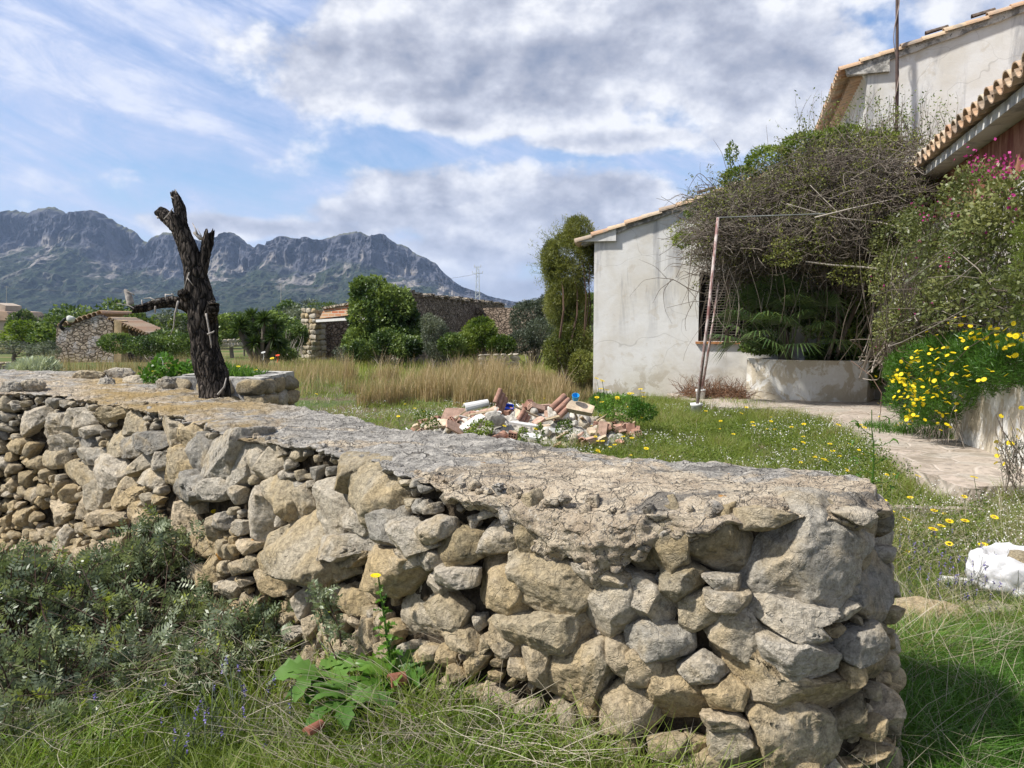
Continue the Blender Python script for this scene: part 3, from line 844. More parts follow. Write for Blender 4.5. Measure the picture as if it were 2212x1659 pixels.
for k in range(nb_):                       # down the back
    t = 1 - k / nb_
    rows.append(np.stack([BS[:, 0], BS[:, 1], 1.04 - 0.10 * t + 0 * sA], 1) - np.stack([NSV[:, 0], NSV[:, 1], 0 * sA], 1) * 0.03 * (1 - t)); tints.append(tl); mosss.append(0 * ms)
for k in range(nu):
    u = k / (nu - 1)
    q = BS + (FS + NSV * edge[:, None] - BS) * u
    z = 1.045 + 0.02 * fbm(v3(q[:, 0] * 1.2, q[:, 1] * 1.2, 2), 2) + 0.018 * fbm(v3(q[:, 0] * 5, q[:, 1] * 5, 4), 3) + 0.014 * ridged(v3(q[:, 0] * 9, q[:, 1] * 16, 1), 3) + 0.007 * fbm(v3(q[:, 0] * 34, q[:, 1] * 34, 1), 3)
    roll = sstep(u, 0.80, 1.0)
    z = z - 0.035 * roll ** 2 * sstep(pxs, 700, 1000) - 0.01 * roll
    rows.append(np.stack([q[:, 0], q[:, 1], z], 1)); tints.append(tl * (0.55 + 0.6 * sstep(u, 0.1, 0.7))); mosss.append(ms)
top_last = rows[-1][:, 2]
for k in range(1, nv + 1):
    v = k / nv
    zc = top_last - droop * (v ** 1.15)
    o = edge + 0.020 * math.sin(min(v * 2.2, 1) * math.pi / 2) - 0.05 * v ** 3
    lump = fbm(v3(sA * 7, zc * 7, 6), 3) * 0.045 + ridged(v3(sA * 14, zc * 14, 2), 3) * 0.026 + fbm(v3(sA * 45, zc * 45, 2), 2) * 0.006
    o = o + lump * min(1, v * 3)
    q = FS + NSV * (BATTER * (1.05 - zc) + o)[:, None]
    rows.append(np.stack([q[:, 0], q[:, 1], zc], 1)); tints.append(tl + 0.15 * (0.5 - v)); mosss.append(ms * (1 - v))
q = rows[-1].copy(); q[:, :2] -= NSV * 0.09; rows.append(q); tints.append(tl * 0); mosss.append(ms * 0)
G = np.stack(rows); nr_, nc_ = G.shape[:2]
i, j = np.meshgrid(np.arange(nr_ - 1), np.arange(nc_ - 1), indexing='ij')
Fc = np.stack([i * nc_ + j, (i + 1) * nc_ + j, (i + 1) * nc_ + j + 1, i * nc_ + j + 1], -1).reshape(-1, 4)
# craggy lumps of mortar and bedded stones along the front edge and on the top
LV, LF_, LT, ln_ = [], [], [], 0
rl = np.random.default_rng(17)
for k in range(1150):
    i0_ = rl.integers(10, NS - 10); px_ = pxs[i0_]
    if px_ < 300 and rl.random() < .6: continue
    if px_ > 880 and k % 3 == 0: continue
    if px_ > 1450 and rl.random() < .7: continue
    sz_ = rl.uniform(.010, .034) * (1.0 if px_ > 900 else .8); kk_ = 6; an_ = np.linspace(0, 6.28, kk_, endpoint=False); pl_ = np.stack([np.cos(an_) * rl.uniform(.6, 1.3, kk_), np.sin(an_) * rl.uniform(.5, 1.0, kk_)], 1) * sz_
    if k % 3:
        z_ = 1.035 - droop[i0_] * rl.random() * 1.25; P_k, F_k = rock(pl_, sz_ * .8, 3, 5000 + k, cuts=5, rough=2.2); q_k = place_rock(P_k, SL[i0_], z_, edge[i0_] + rl.uniform(-.02, .004) - sz_ * .45)
    else:
        u_ = rl.uniform(.02, .99); q0 = BS[i0_] + (FS[i0_] - BS[i0_]) * u_; sz_ *= 1.6; P_k, F_k = rock(pl_ * 1.6, sz_ * .5, 3, 5000 + k, cuts=6, rough=1.6); P_k = P_k[:, [0, 2, 1]] * np.array([1, 1, -.45]); F_k = F_k[:, ::-1] if False else F_k
        q_k = P_k + np.array([q0[0], q0[1], 1.043 - sz_ * .32])
    LV.append(q_k); LF_.append(F_k + ln_); ln_ += len(q_k); LT.append(np.full(len(q_k), float(np.interp(px_, [0, 700, 1000, 1400, 1900], [.35, .3, .6, .8, .7]) + rl.normal() * .16)))
tag(obj('mortar_lumps', np.concatenate(LV), [np.concatenate(LF_)], m_cap, wall, smooth=True, attrs={'tint': np.concatenate(LT), 'moss': np.zeros(ln_)}), kind='stuff')
obj('mortar_cap', G.reshape(-1, 3), [Fc], m_cap, wall, smooth=True, attrs={'tint': np.stack(tints).ravel(), 'moss': np.stack(mosss).ravel()})
# ================================================================== FARMHOUSE
AL = rad(16.5)
A0 = at(1281, 852, z=0.0)
UX = np.array([math.cos(AL), -math.sin(AL), 0.0]); UY = np.array([math.sin(AL), math.cos(AL), 0.0])
def hw(t, s, z):
    return A0 + UX * t + UY * s + np.array([0, 0, z])
def hp(px, py, s=0.0):
    """pixel -> (t, z) on the house plane at depth offset s"""
    d = ray(px, py); o = np.array([0, 0, EYE]) - (A0 + UY * s)
    k = -np.dot(o, UY) / np.dot(d, UY); q = o + d * k
    return float(np.dot(q, UX)), float(q[2])
def hpt(px, py, t=0.0):
    """pixel -> (s, z) on the house plane at sideways offset t"""
    d = ray(px, py); o = np.array([0, 0, EYE]) - (A0 + UX * t)
    k = -np.dot(o, UX) / np.dot(d, UX); q = o + d * k
    return float(np.dot(q, UY)), float(q[2])
def _plaster(b, co, p):
    st = b.scale(co, (1.0, 1.0, 0.16))
    n1 = b.noise(co, 1.1, 6, 0.6, 0.3); n2 = b.noise(st, 2.6, 7, 0.65, 0.4); n3 = b.noise(co, 9, 8, 0.68); n4 = b.noise(co, 3.2, 7, 0.65, 0.5)
    c = b.mix(b.step(n1, 0.38, 0.66), (0.62, 0.615, 0.60), (0.54, 0.515, 0.465))
    z = b.n('ShaderNodeSeparateXYZ', {0: co}).outputs[2]
    zone = b.math('SUBTRACT', 1.0, b.math('MULTIPLY', b.step(z, 0.3, 1.6), 0.0))
    c = b.mix(b.math('MULTIPLY', b.math('MULTIPLY', b.step(n2, 0.49, 0.66), b.step(z, .8, 2.6)), 0.75), c, (0.25, 0.25, 0.26))
    c = b.mix(b.math('MULTIPLY', b.step(n4, 0.585, 0.63), 0.30), c, (0.42, 0.36, 0.27))
    lowz = b.math('SUBTRACT', 1.0, b.step(z, 0.05, 0.9))
    c = b.mix(b.math('MULTIPLY', b.math('MULTIPLY', b.step(n4, 0.50, 0.56), lowz), 0.8), c, (0.33, 0.29, 0.23))
    c = b.mix(b.math('MULTIPLY', lowz, 0.25), c, (0.42, 0.37, 0.28))
    c = b.mix(b.math('MULTIPLY', b.step(n3, 0.62, 0.72), 0.25), c, (0.30, 0.28, 0.25))
    vo = b.n('ShaderNodeTexVoronoi', {'Vector': b.vmath('ADD', co, b.n('ShaderNodeTexNoise', {'Vector': co, 'Scale': 1.3}).outputs[1]), 'Scale': 0.55}, feature='DISTANCE_TO_EDGE').outputs[0]
    c = b.mix(b.math('MULTIPLY', b.math('SUBTRACT', 1.0, b.step(vo, 0.0, 0.006)), 0.35), c, (0.2, 0.19, 0.17))
    b.set(p.inputs['Base Color'], c)
    bump(b, p, b.math('ADD', n3, b.math('MULTIPLY', n1, 2.0)), 0.5, 0.012)
m_plaster = mat('weathered_plaster', _plaster, 0.9, 0.2)
def _band(b, co, p):
    n1 = b.noise(co, 5, 8, 0.7, 0.3); n2 = b.noise(co, 22, 6, 0.7)
    c = b.mix(b.step(n1, 0.40, 0.60), (0.50, 0.48, 0.44), (0.17, 0.165, 0.155))
    c = b.mix(b.step(n2, 0.56, 0.66), c, (0.09, 0.088, 0.085))
    b.set(p.inputs['Base Color'], c); bump(b, p, n2, 0.8, 0.015)
m_band = mat('mouldy_plaster', _band, 0.95, 0.1)
def _wallC(b, co, p):
    n1 = b.noise(co, 2.2, 8, 0.7, 0.5); n2 = b.noise(b.scale(co, (1, 1, .3)), 5, 8, 0.7, 0.5); n3 = b.noise(co, 10, 8, 0.7, 0.3)
    z = b.n('ShaderNodeSeparateXYZ', {0: co}).outputs[2]
    white = b.mix(b.step(n2, 0.42, 0.6), (0.62, 0.60, 0.57), (0.42, 0.39, 0.35))
    white = b.mix(b.step(n3, 0.56, 0.64), white, (0.36, 0.33, 0.29))
    red = b.mix(b.step(n2, 0.35, 0.65), (0.16, 0.05, 0.035), (0.34, 0.17, 0.11))
    k = b.step(b.math('ADD', z, b.math('MULTIPLY', b.math('SUBTRACT', n1, 0.5), 1.4)), 3.15, 3.3)
    b.set(p.inputs['Base Color'], b.mix(k, white, red)); bump(b, p, n3, 0.7, 0.015)
m_wallC = mat('peeling_painted_plaster', _wallC, 0.9, 0.15)
def _peel(b, co, p):
    n1 = b.noise(co, 2.6, 8, 0.62, 0.8); n2 = b.noise(b.scale(co, (1, 1, .5)), 9, 8, 0.75, 0.6); n3 = b.noise(co, 30, 6, 0.7)
    c = b.mix(b.step(n1, 0.47, 0.53), (0.68, 0.66, 0.61), (0.50, 0.44, 0.34))
    c = b.mix(b.math('MULTIPLY', b.step(n2, 0.55, 0.62), 0.7), c, (0.74, 0.73, 0.70))
    c = b.mix(b.math('MULTIPLY', b.step(n2, 0.36, 0.30), 0.6), c, (0.30, 0.26, 0.2))
    c = b.mix(b.math('MULTIPLY', b.step(b.noise(co, 1.9, 4, .6), 0.57, 0.62), 0.6), c, (0.46, 0.40, 0.30))
    b.set(p.inputs['Base Color'], c); bump(b, p, b.math('ADD', b.math('MULTIPLY', n1, 2), n2), 0.9, 0.02)
m_peel = mat('peeling_limewash', _peel, 0.9, 0.15)
def _tile(b, co, p):
    a = b.n('ShaderNodeAttribute', attribute_name='rnd').outputs['Fac']
    n1 = b.noise(co, 6, 8, 0.68, 0.3); n2 = b.noise(co, 26, 6, 0.7)
    c = b.ramp(a, [(0, (0.43, 0.28, 0.18)), (0.35, (0.50, 0.38, 0.26)), (0.6, (0.40, 0.24, 0.15)), (0.8, (0.47, 0.40, 0.30)), (1, (0.28, 0.21, 0.16))])
    c = b.mix(b.math('MULTIPLY', b.step(n1, 0.50, 0.66), 0.7), c, (0.24, 0.22, 0.19))
    c = b.mix(b.math('MULTIPLY', b.step(n2, 0.60, 0.68), 0.7), c, (0.08, 0.075, 0.07))
    b.set(p.inputs['Base Color'], c); bump(b, p, n2, 0.7, 0.01)
m_tile = mat('aged_clay_tile', _tile, 0.9, 0.15)
m_terra = flat('terracotta_soffit', (0.36, 0.17, 0.075), 0.9, 0.1, var=0.35, scale=7, bump=0.01)
m_wooddark = flat('dark_brown_wood', (0.035, 0.022, 0.016), 0.7, 0.3, var=0.5, scale=9)
m_slab = flat('grey_concrete', (0.33, 0.32, 0.30), 0.95, 0.1, var=0.35, scale=9, bump=0.01)

def prism(poly, y0, y1, axis='y'):
    """polygon of (a, z) in the facade plane, extruded along the other horizontal axis"""
    n = len(poly)
    if axis == 'y': V = [(a, y0, z) for a, z in poly] + [(a, y1, z) for a, z in poly]
    else: V = [(y0, a, z) for a, z in poly] + [(y1, a, z) for a, z in poly]
    F = [list(range(n)), list(range(n, 2 * n))[::-1]] + [[i, i + n, (i + 1) % n + n, (i + 1) % n] for i in range(n)]
    return np.array(V, float), F
def halfpipe(P0, P1, r0, r1, th=0.016, up=1, sides=9, updir=(0, 0, 1)):
    """curved clay tile from P0 to P1; up=1 cover, -1 pan"""
    P0, P1 = np.array(P0, float), np.array(P1, float)
    T = norm(P1 - P0); U = np.array(updir, float); S = norm(np.cross(T, U)); U = norm(np.cross(S, T)) * up
    an = np.linspace(0, np.pi, sides)
    V = []
    for P, r in ((P0, r0), (P1, r1)):
        for rr_ in (r, r - th):
            for q in an: V.append(P + S * math.cos(q) * rr_ + U * math.sin(q) * rr_)
    n = sides; F = []
    for i in range(n - 1):
        F += [[i, i + 1, 2 * n + i + 1, 2 * n + i], [n + i, 3 * n + i, 3 * n + i + 1, n + i + 1], [i, n + i, n + i + 1, i + 1], [2 * n + i, 2 * n + i + 1, 3 * n + i + 1, 3 * n + i]]
    F += [[0, 2 * n, 3 * n, n], [n - 1, 2 * n - 1, 4 * n - 1, 3 * n - 1]]
    return np.array(V), F
def tile_field(org, run, rise, along, length, width, pitch, r=0.09, L=0.42, seed=0, rows=None):
    """tiles climbing from org along 'run' with slope, repeated along 'along'; org etc. in local axes"""
    mb = MB(); r_ = np.random.default_rng(seed)
    run = np.array(run, float); along = np.array(along, float)
    nt = int(length / (L * 0.86)); nc = int(width / pitch)
    slope = run + np.array([0, 0, rise])
    for c in range(nc):
        b0 = np.array(org) + along * (c + 0.5) * pitch
        for k in range(nt):
            if rows and not (c < rows or k < 2): continue
            j = r_.normal(size=3) * 0.006
            p0 = b0 + slope * (k * L * 0.86) + j + np.array([0, 0, 0.010 * (k % 2)])
            p1 = p0 + slope * L + np.array([0, 0, -0.012])
            V, F = halfpipe(p0 + np.array([0, 0, .02]), p1 + np.array([0, 0, .008]), r * 1.04, r * 0.86)
            mb.add(V, F, float(r_.random()))
            if k == 0:
                V, F = halfpipe(p0 + along * pitch * .5 + np.array([0, 0, .055]) - slope * 0.03, p1 + along * pitch * .5 + np.array([0, 0, .05]), r * 1.0, r * 0.9, up=-1)
                mb.add(V, F, float(r_.random()))
    return mb
house = thing('farmhouse', tuple(A0), 'whitewashed farmhouse with clay tile roofs and stained plaster walls on the right', 'house', rz=-AL)
def hbuild(mb, name, m, parent=None, **k): return mb.build(name, m, parent or house, local=True, **k)
# key points
ra0 = hp(1246, 517); ra1 = hp(1540, 413)
slA = (ra1[1] - ra0[1]) / (ra1[0] - ra0[0]); zA = lambda t: ra0[1] + slA * (t - ra0[0])
tB = hp(1873, 170)[0]
rb0 = hp(1817, 147); rb1 = hp(2212, 4); slB = (rb1[1] - rb0[1]) / (rb1[0] - rb0[0]); zB = lambda t: rb0[1] + slB * (t - rb0[0])
tw0, zw1 = hp(1511, 588); tw1 = tw0 + 1.15; zw0 = hp(1511, 737)[1]
TE = 12.5
# low wing facade, in pieces round the window
mb = MB(); TH = 0.32
for poly in ([(0, -.3), (tw0, -.3), (tw0, zA(tw0) - .12), (0, zA(0) - .12)],
             [(tw0, -.3), (tw1, -.3), (tw1, zw0), (tw0, zw0)], [(tw0, zw1), (tw1, zw1), (tw1, zA(tw1) - .12), (tw0, zA(tw0) - .12)],
             [(tw1, -.3), (tB, -.3), (tB, zA(tB) - .12), (tw1, zA(tw1) - .12)],
             [(tB, -.3), (TE, -.3), (TE, zB(TE) - .12), (tB, zB(tB) - .12)]):
    mb.add(*prism(poly, 0, TH))
hbuild(mb, 'front_wall', m_plaster)
mb = MB(); mb.add(*prism([(TH, -.5), (9, -.5), (9, zA(0) - .14), (TH, zA(0) - .14)], 0, .3, 'x')); hbuild(mb, 'side_wall', m_plaster)
mb = MB(); mb.add(*prism([(TH, 2.5), (9, 2.5), (9, zB(tB) - .16), (TH, zB(tB) - .16)], tB, tB + .3, 'x')); hbuild(mb, 'upper_side_wall', m_plaster)
# raking bands
def rake_band(z, t0, t1, h, y0, y1):
    mb = MB(); ts = np.linspace(t0, t1, 30)
    r_ = np.random.default_rng(5)
    for a, b_ in zip(ts[:-1], ts[1:]):
        d0 = 0.012 * math.sin(a * 9) ; d1 = 0.012 * math.sin(b_ * 9)
        mb.add(*prism([(a, z(a) - h + d0), (b_, z(b_) - h + d1), (b_, z(b_) - .035), (a, z(a) - .035)], y0, y1))
    return mb
hbuild(rake_band(zA, hp(1332, 500)[0], tB - 0.02, .17, -.06, .0), 'rake_band', m_band)
hbuild(rake_band(zB, hp(1920, 130)[0], TE, .20, -.06, .0), 'rake_band', m_band)
q = [hp(1252, 523), hp(1332, 521), hp(1332, 490), hp(1250, 516)]
hbuild(MB().add(*prism(q, -.09, .03)), 'eave_block', m_plaster)
q = [hp(1830, 165), hp(1920, 157), hp(1920, 113), hp(1822, 146)]
hbuild(MB().add(*prism(q, -.09, .03)), 'eave_block', m_band)
# roofs
mb = tile_field((ra0[0] - .02, -.16, ra0[1] - .10), (1, 0, 0), slA, (0, 1, 0), (tB - ra0[0]) * 1.0, 8, .215, seed=1, rows=3)
ob = hbuild(mb, 'roof', m_tile)
mb = MB(); mb.add(*prism([(ra0[0] + .1, zA(ra0[0]) - .13), (tB, zA(tB) - .16), (tB, zA(tB) - .07), (ra0[0] + .1, zA(ra0[0]) - .05)], 0.003, 8.4)); hbuild(mb, 'roof_deck', m_slab)
mb = tile_field((rb0[0] - .04, -.16, rb0[1] - .10), (1, 0, 0), slB, (0, 1, 0), 8.0, 7, .215, seed=2, rows=3); hbuild(mb, 'upper_roof', m_tile)
mb = MB(); mb.add(*prism([(rb0[0] + .25, zB(rb0[0] + .25) - .12), (TE, zB(TE) - .16), (TE, zB(TE) - .07), (rb0[0] + .25, zB(rb0[0] + .25) - .05)], 0.003, 7.4)); hbuild(mb, 'roof_deck', m_slab)
# eave of the upper house seen from below: tile courses, boards and a white cove
mb = MB(); ez = zB(tB) - .17
for k in range(32):
    y = .12 + k * .22
    mb.add(*halfpipe((rb0[0] + .02, y, zB(rb0[0]) - .15), (rb0[0] + .32, y, zB(rb0[0] + .3) - .16), .085, .08, up=1), a=(k * .37) % 1)
    mb.add(*halfpipe((rb0[0] + .17, y + .1, zB(rb0[0]) - .17), (rb0[0] + .40, y + .1, zB(rb0[0] + .3) - .20), .085, .08, up=-1), a=.1)
hbuild(mb, 'eave_tiles', m_tile)
hbuild(MB().add(*prism([(rb0[0] + .22, ez - .02), (tB - .12, ez - .06), (tB - .12, ez + .06), (rb0[0] + .22, ez + .04)], .04, 7.3)), 'eave_boards', m_terra)
cp = [(tB - .003, ez - .34)] + [(tB - .003 - .17 * (1 - math.cos(a)), ez - .34 + .28 * math.sin(a)) for a in np.linspace(0, 1.57, 7)] + [(tB - .003, ez - .05)]
hbuild(MB().add(*prism(cp, .035, 7.3)), 'cornice', m_plaster)
# loose dark tiles lying on the rakes
m_darktile = flat('lichen_dark_tile', (.11, .085, .07), .9, .1, var=.5, scale=14)
for (t_, zf) in ((hp(1506, 420)[0], zA), (hp(2000, 85)[0], zB), (hp(2100, 48)[0], zB)):
    mb = MB(); mb.add(*halfpipe((t_, .02, zf(t_) + .06), (t_ + .38, .05, zf(t_ + .38) + .05), .06, .05), a=.98); hbuild(mb, 'loose_tile', m_darktile)
# shutter
win = link(bpy.data.objects.new('window', None)); win.parent = house; win.location = (tw0, .1, zw0)
mb = MB(); W_, H_ = tw1 - tw0, zw1 - zw0
for c_, s_ in (((.03, 0, H_ / 2), (.06, .06, H_)), ((W_ - .03, 0, H_ / 2), (.06, .06, H_)), ((W_ / 2, 0, H_ / 2), (.07, .05, H_ - .12)),
               ((W_ / 2, 0, .03), (W_ - .12, .06, .06)), ((W_ / 2, 0, H_ - .03), (W_ - .12, .06, .06))): mb.box(c_, s_)
mb.build('frame', m_wooddark, win, local=True)
mb = MB()
for k in range(int((H_ - .12) / .055)):
    for x0, x1 in ((.06, W_ / 2 - .035), (W_ / 2 + .035, W_ - .06)):
        mb.box(((x0 + x1) / 2, .0, .09 + k * .055), (x1 - x0 - .004, .045, .010), R=Matrix.Rotation(rad(38), 3, 'X'))
mb.build('louvres', flat('grey_brown_louvre', (0.045, 0.038, 0.032), 0.6, 0.3, var=.4), win, local=True)
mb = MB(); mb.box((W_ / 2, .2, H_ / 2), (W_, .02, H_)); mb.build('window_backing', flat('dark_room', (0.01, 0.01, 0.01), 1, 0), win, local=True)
hbuild(MB().box(((tw0 + tw1) / 2, -.02, zw0 - .03), (W_ + .1, .12, .045)), 'window_sill', m_terra)
# near wing on the right
tE, tC = 5.75, 6.15
sE1, zE1 = hpt(2212, 112, tE); sE2, zE2 = hpt(1962, 372, tE)
zE = (zE1 + zE2) / 2
mb = MB(); mb.add(*prism([(-13, -.3), (-.01, -.3), (-.01, zE - .28), (-13, zE - .28)], tC, tC + .3, 'x')); hbuild(mb, 'wing_wall', m_wallC)
mb = MB(); mb.add(*prism([(tE + .12, zE - .27), (tC + .28, zE - .27), (tC + .28, zE - .06), (tE + .12, zE - .14)], -13, -.02)); hbuild(mb, 'wing_eave_beam', m_plaster)
mb = tile_field((tE - .02, -13, zE - .09), (1, 0, 0), .3, (0, 1, 0), 3.6, 12.9, .30, r=.12, seed=4, rows=0)
hbuild(mb, 'wing_eave_tiles', m_tile)
mb = MB(); mb.add(*prism([(tE + .3, zE - .05), (tE + 5, zE + 1.36), (tE + 5, zE + 1.40), (tE + .3, zE + .0)], -13, -.02)); hbuild(mb, 'wing_roof_deck', m_tile)

# ---- leaning dark pole in front of the gable
pb = hw(*[hp(1940, 300, -.25)[0], -.25, 3.6]); p0 = hw(hp(1938, 200, -.25)[0], -.25, hp(1938, 200, -.25)[1]); p1 = hw(hp(1934, 0, -.25)[0], -.25, hp(1934, 0, -.25)[1] + .8)
pole = thing('service_pole', tuple(pb), 'thin dark pole with a cable wound round it rising past the upper gable', 'pole')
mb = MB(); mb.tube([pb, p0, p1], [.034, .032, .026], 10); mb.build('pole_shaft', flat('dark_rusty_pole', (0.05, 0.03, 0.025), 0.7, 0.3, var=.4), pole, smooth=True)
ks = np.linspace(0, 1, 60); ax = pb[None] * (1 - ks[:, None]) + p1[None] * ks[:, None]
cb_ = ax + np.stack([np.cos(ks * 22) * .045, np.sin(ks * 22) * .045, 0 * ks], 1)
mb = MB(); mb.tube(cb_, np.full(60, .008), 6); mb.build('cable', flat('pale_cable', (0.25, 0.2, 0.17), .7, .2), pole, smooth=True)

# ---- pergola frame: two leaning poles and top rails
pg = at(1504, 893, z=.03)
perg = thing('pergola_frame', tuple(pg), 'pergola frame of two leaning rusty poles with thin rails reaching back to the farmhouse wall', 'pergola')
def _pole(b, co, p):
    n = b.noise(b.scale(co, (1, 1, .35)), 14, 7, 0.7, .3)
    c = b.mix(b.step(n, .40, .60), (0.46, 0.40, 0.37), (0.20, 0.10, 0.09))
    b.set(p.inputs['Base Color'], c); bump(b, p, n, .5, .004)
m_pole = mat('flaking_painted_pole', _pole, .7, .3)
b1, t1 = at(1504, 893, y=pg[1]), at(1551, 470, y=pg[1] + .1); y2 = at(1513, 862, z=.06)[1]
b2, t2 = at(1513, 862, y=y2), at(1564, 535, y=y2 + .1)
MB().tube([b1, (b1 + t1) / 2 + np.array([.02, 0, 0]), t1], [.030, .028, .025], 12).build('pole', m_pole, perg, smooth=True)
MB().tube([b2, (b2 + t2) / 2 + np.array([.015, 0, 0]), t2], [.026, .024, .022], 12).build('pole', m_pole, perg, smooth=True)
m_rail = flat('grey_green_rail', (0.15, 0.16, 0.15), .6, .4, var=.3)
e1 = t1 + UX * 1.7
MB().tube([t1, e1], [.010, .010], 8).build('rail', m_rail, perg)
MB().tube([t1, t1 + UY * 2.0], [.010, .010], 8).build('rail', m_rail, perg)
MB().tube([t1 + UX * 1.7, t1 + UX * 1.7 + UY * 2.0], [.010, .010], 8).build('rail', m_rail, perg)
m_pot = flat('white_plastic_pot', (0.68, 0.68, 0.66), .5, .4, var=.12, scale=4)
def pot(c, r, h, label):
    t = thing('pot', tuple(c), label, 'pot', 'white pots under the pergola poles')
    n = 24; an = np.linspace(0, 2 * np.pi, n, endpoint=False); prof = [(r * .88, 0), (r, h), (r * 1.06, h), (r * 1.06, h - .03), (r * .95, h - .001), (r * .9, h - .04)]
    prof = [(r * .86, 0), (r * .97, h - .05), (r * 1.05, h - .045), (r * 1.06, h), (r * .95, h), (r * .9, h - .06)]
    V = np.concatenate([np.stack([np.cos(an) * a, np.sin(an) * a, np.full(n, z)], 1) for a, z in prof])
    F = [[k * n + i, k * n + (i + 1) % n, (k + 1) * n + (i + 1) % n, (k + 1) * n + i] for k in range(len(prof) - 1) for i in range(n)] + [list(range(n))[::-1]]
    obj('pot_body', V, F, m_pot, t, smooth=True, local=True)
    obj('filling', [(math.cos(a) * r * .9, math.sin(a) * r * .9, h - .06) for a in an], [list(range(n))], m_slab, t, local=True)
pot((pg[0], pg[1], .0), .10, .21, 'short white plastic pot holding the foot of the nearer leaning pole')
pot((b2[0], b2[1], .0), .095, .26, 'white pot behind the nearer one holding the foot of the second leaning pole')

# ---- planters
def planter(name, plan, h, hole, label, m, z0=-.1):
    """plan (n,2) world outline anticlockwise, walls hole thick, soil inside"""
    plan = np.array(plan, float); n = len(plan); c = plan.mean(0)
    t = thing(name, (c[0], c[1], 0), label, 'planter')
    inn = c + (plan - c) * (1 - hole)
    sub = 5; prof = []
    V = []; zs = np.linspace(z0, h, sub)
    for z in zs: V += [(a, b_, z) for a, b_ in plan]
    V += [(a, b_, h) for a, b_ in inn] + [(a, b_, h - .12) for a, b_ in inn]
    F = [[k * n + i, k * n + (i + 1) % n, (k + 1) * n + (i + 1) % n, (k + 1) * n + i] for k in range(sub + 1) for i in range(n)]
    obj('planter_wall', V, F, m, t)
    obj('soil', [(a, b_, h - .10) for a, b_ in inn], [list(range(n))], m_core, t)
    return t
tp0, tp1 = hp(1611, 860)[0], hp(1890, 850)[0]
pl = [(tp0, -.02), (tp0, -.50)] + [(tp0 + (tp1 - tp0) * k, -.50 - .34 * math.sin(k * math.pi * .9)) for k in np.linspace(.08, .9, 12)] + [(tp1, -.02)]
zp1 = hp(1700, 777, -.7)[1]
plan = [hw(a, b_, 0)[:2] for a, b_ in pl]
planter('round_planter', plan, zp1, .12, 'low curved planter with peeling white limewash built against the farmhouse wall under the pergola', m_peel)
f0 = at(2212, 1015, z=.27); f1 = at(2040, 950, z=.12)
dr = norm(f1 - f0); dr[2] = 0; nx = np.array([-dr[1], dr[0], 0])       # nx towards the camera side (left)
if nx[0] > 0: nx = -nx
far = f1 + dr * .5; rgt = far - nx * .58
arc = [f1 + dr * .1 + dr * .45 * math.sin(a) - nx * .29 * (1 - math.cos(a)) for a in np.linspace(0, math.pi, 9)]
plan = [(f0 - dr * 5)[:2]] + [(f0 - dr * k)[:2] for k in (4, 3, 2, 1)] + [f0[:2], ((f0 + f1) / 2)[:2]] + [a[:2] for a in arc] + [((f0 - nx * .58 - dr * k))[:2] for k in (0, 2, 5)]
planter('long_planter', plan[::-1], 1.03, .10, 'long waist-high rendered planter with flaking white paint running beside the paved path', m_peel)

# ---- paved patio path
def zpat(x, y): return 0.05 + 0.22 * sstep(12.5 - y, 0, 6.0) + .02
def patpx(px, py):
    y = 10.0
    for _ in range(25):
        q = at(px, py, y=y); z = float(zpat(q[0], y)); q = at(px, py, z=z); y = .5 * y + .5 * q[1]
    return q
pp = [patpx(*a) for a in ((1470, 862), (1560, 880), (1700, 887), (1790, 905), (1850, 938), (1930, 988), (2010, 1030), (2085, 1054), (2212, 1050), (2330, 1048))]
pp += [hw(6.1, -10, 0), hw(6.1, -4, 0), hw(6.1, -.05, 0), hw(3, -.05, 0), hw(1.6, -.05, 0)]
pp = np.array(pp)[:, :2]
from mathutils.geometry import tessellate_polygon
def inpoly(x, y, P):
    ins = np.zeros(np.shape(x), bool); j = len(P) - 1
    for i in range(len(P)):
        c = ((P[i, 1] > y) != (P[j, 1] > y)) & (x < (P[j, 0] - P[i, 0]) * (y - P[i, 1]) / (P[j, 1] - P[i, 1] + 1e-12) + P[i, 0])
        ins ^= c; j = i
    return ins
st = .07; xs = np.arange(pp[:, 0].min(), pp[:, 0].max(), st); ys = np.arange(pp[:, 1].min(), pp[:, 1].max(), st)
XX, YY = np.meshgrid(xs, ys, indexing='ij'); e_ = fbm(v3(XX * 2, YY * 2, 0), 3).reshape(XX.shape) * .12
M = inpoly(XX + e_, YY + e_, pp)
idm = -np.ones(XX.shape, int); V = []; F = []
def pv(i, j, low=False):
    z = float(zpat(xs[i], ys[j])) + .010 * float(np.sin(xs[i] * 7) * np.sin(ys[j] * 6))
    V.append((xs[i], ys[j], z - (.3 if low else 0))); return len(V) - 1
for i in range(len(xs) - 1):
    for j in range(len(ys) - 1):
        if M[i, j]:
            ids = []
            for a, b_ in ((i, j), (i + 1, j), (i + 1, j + 1), (i, j + 1)):
                if idm[a, b_] < 0: idm[a, b_] = pv(a, b_)
                ids.append(idm[a, b_])
            F.append(ids)
            for (di, dj, e0, e1_) in ((-1, 0, 3, 0), (1, 0, 1, 2), (0, -1, 0, 1), (0, 1, 2, 3)):
                a, b_ = i + di, j + dj
                if a < 0 or b_ < 0 or a >= len(xs) or b_ >= len(ys) or not M[a, b_]:
                    v0, v1 = ids[e0], ids[e1_]
                    n0 = len(V); V.append((V[v0][0], V[v0][1], V[v0][2] - .3)); V.append((V[v1][0], V[v1][1], V[v1][2] - .3))
                    F.append([v0, n0, n0 + 1, v1])
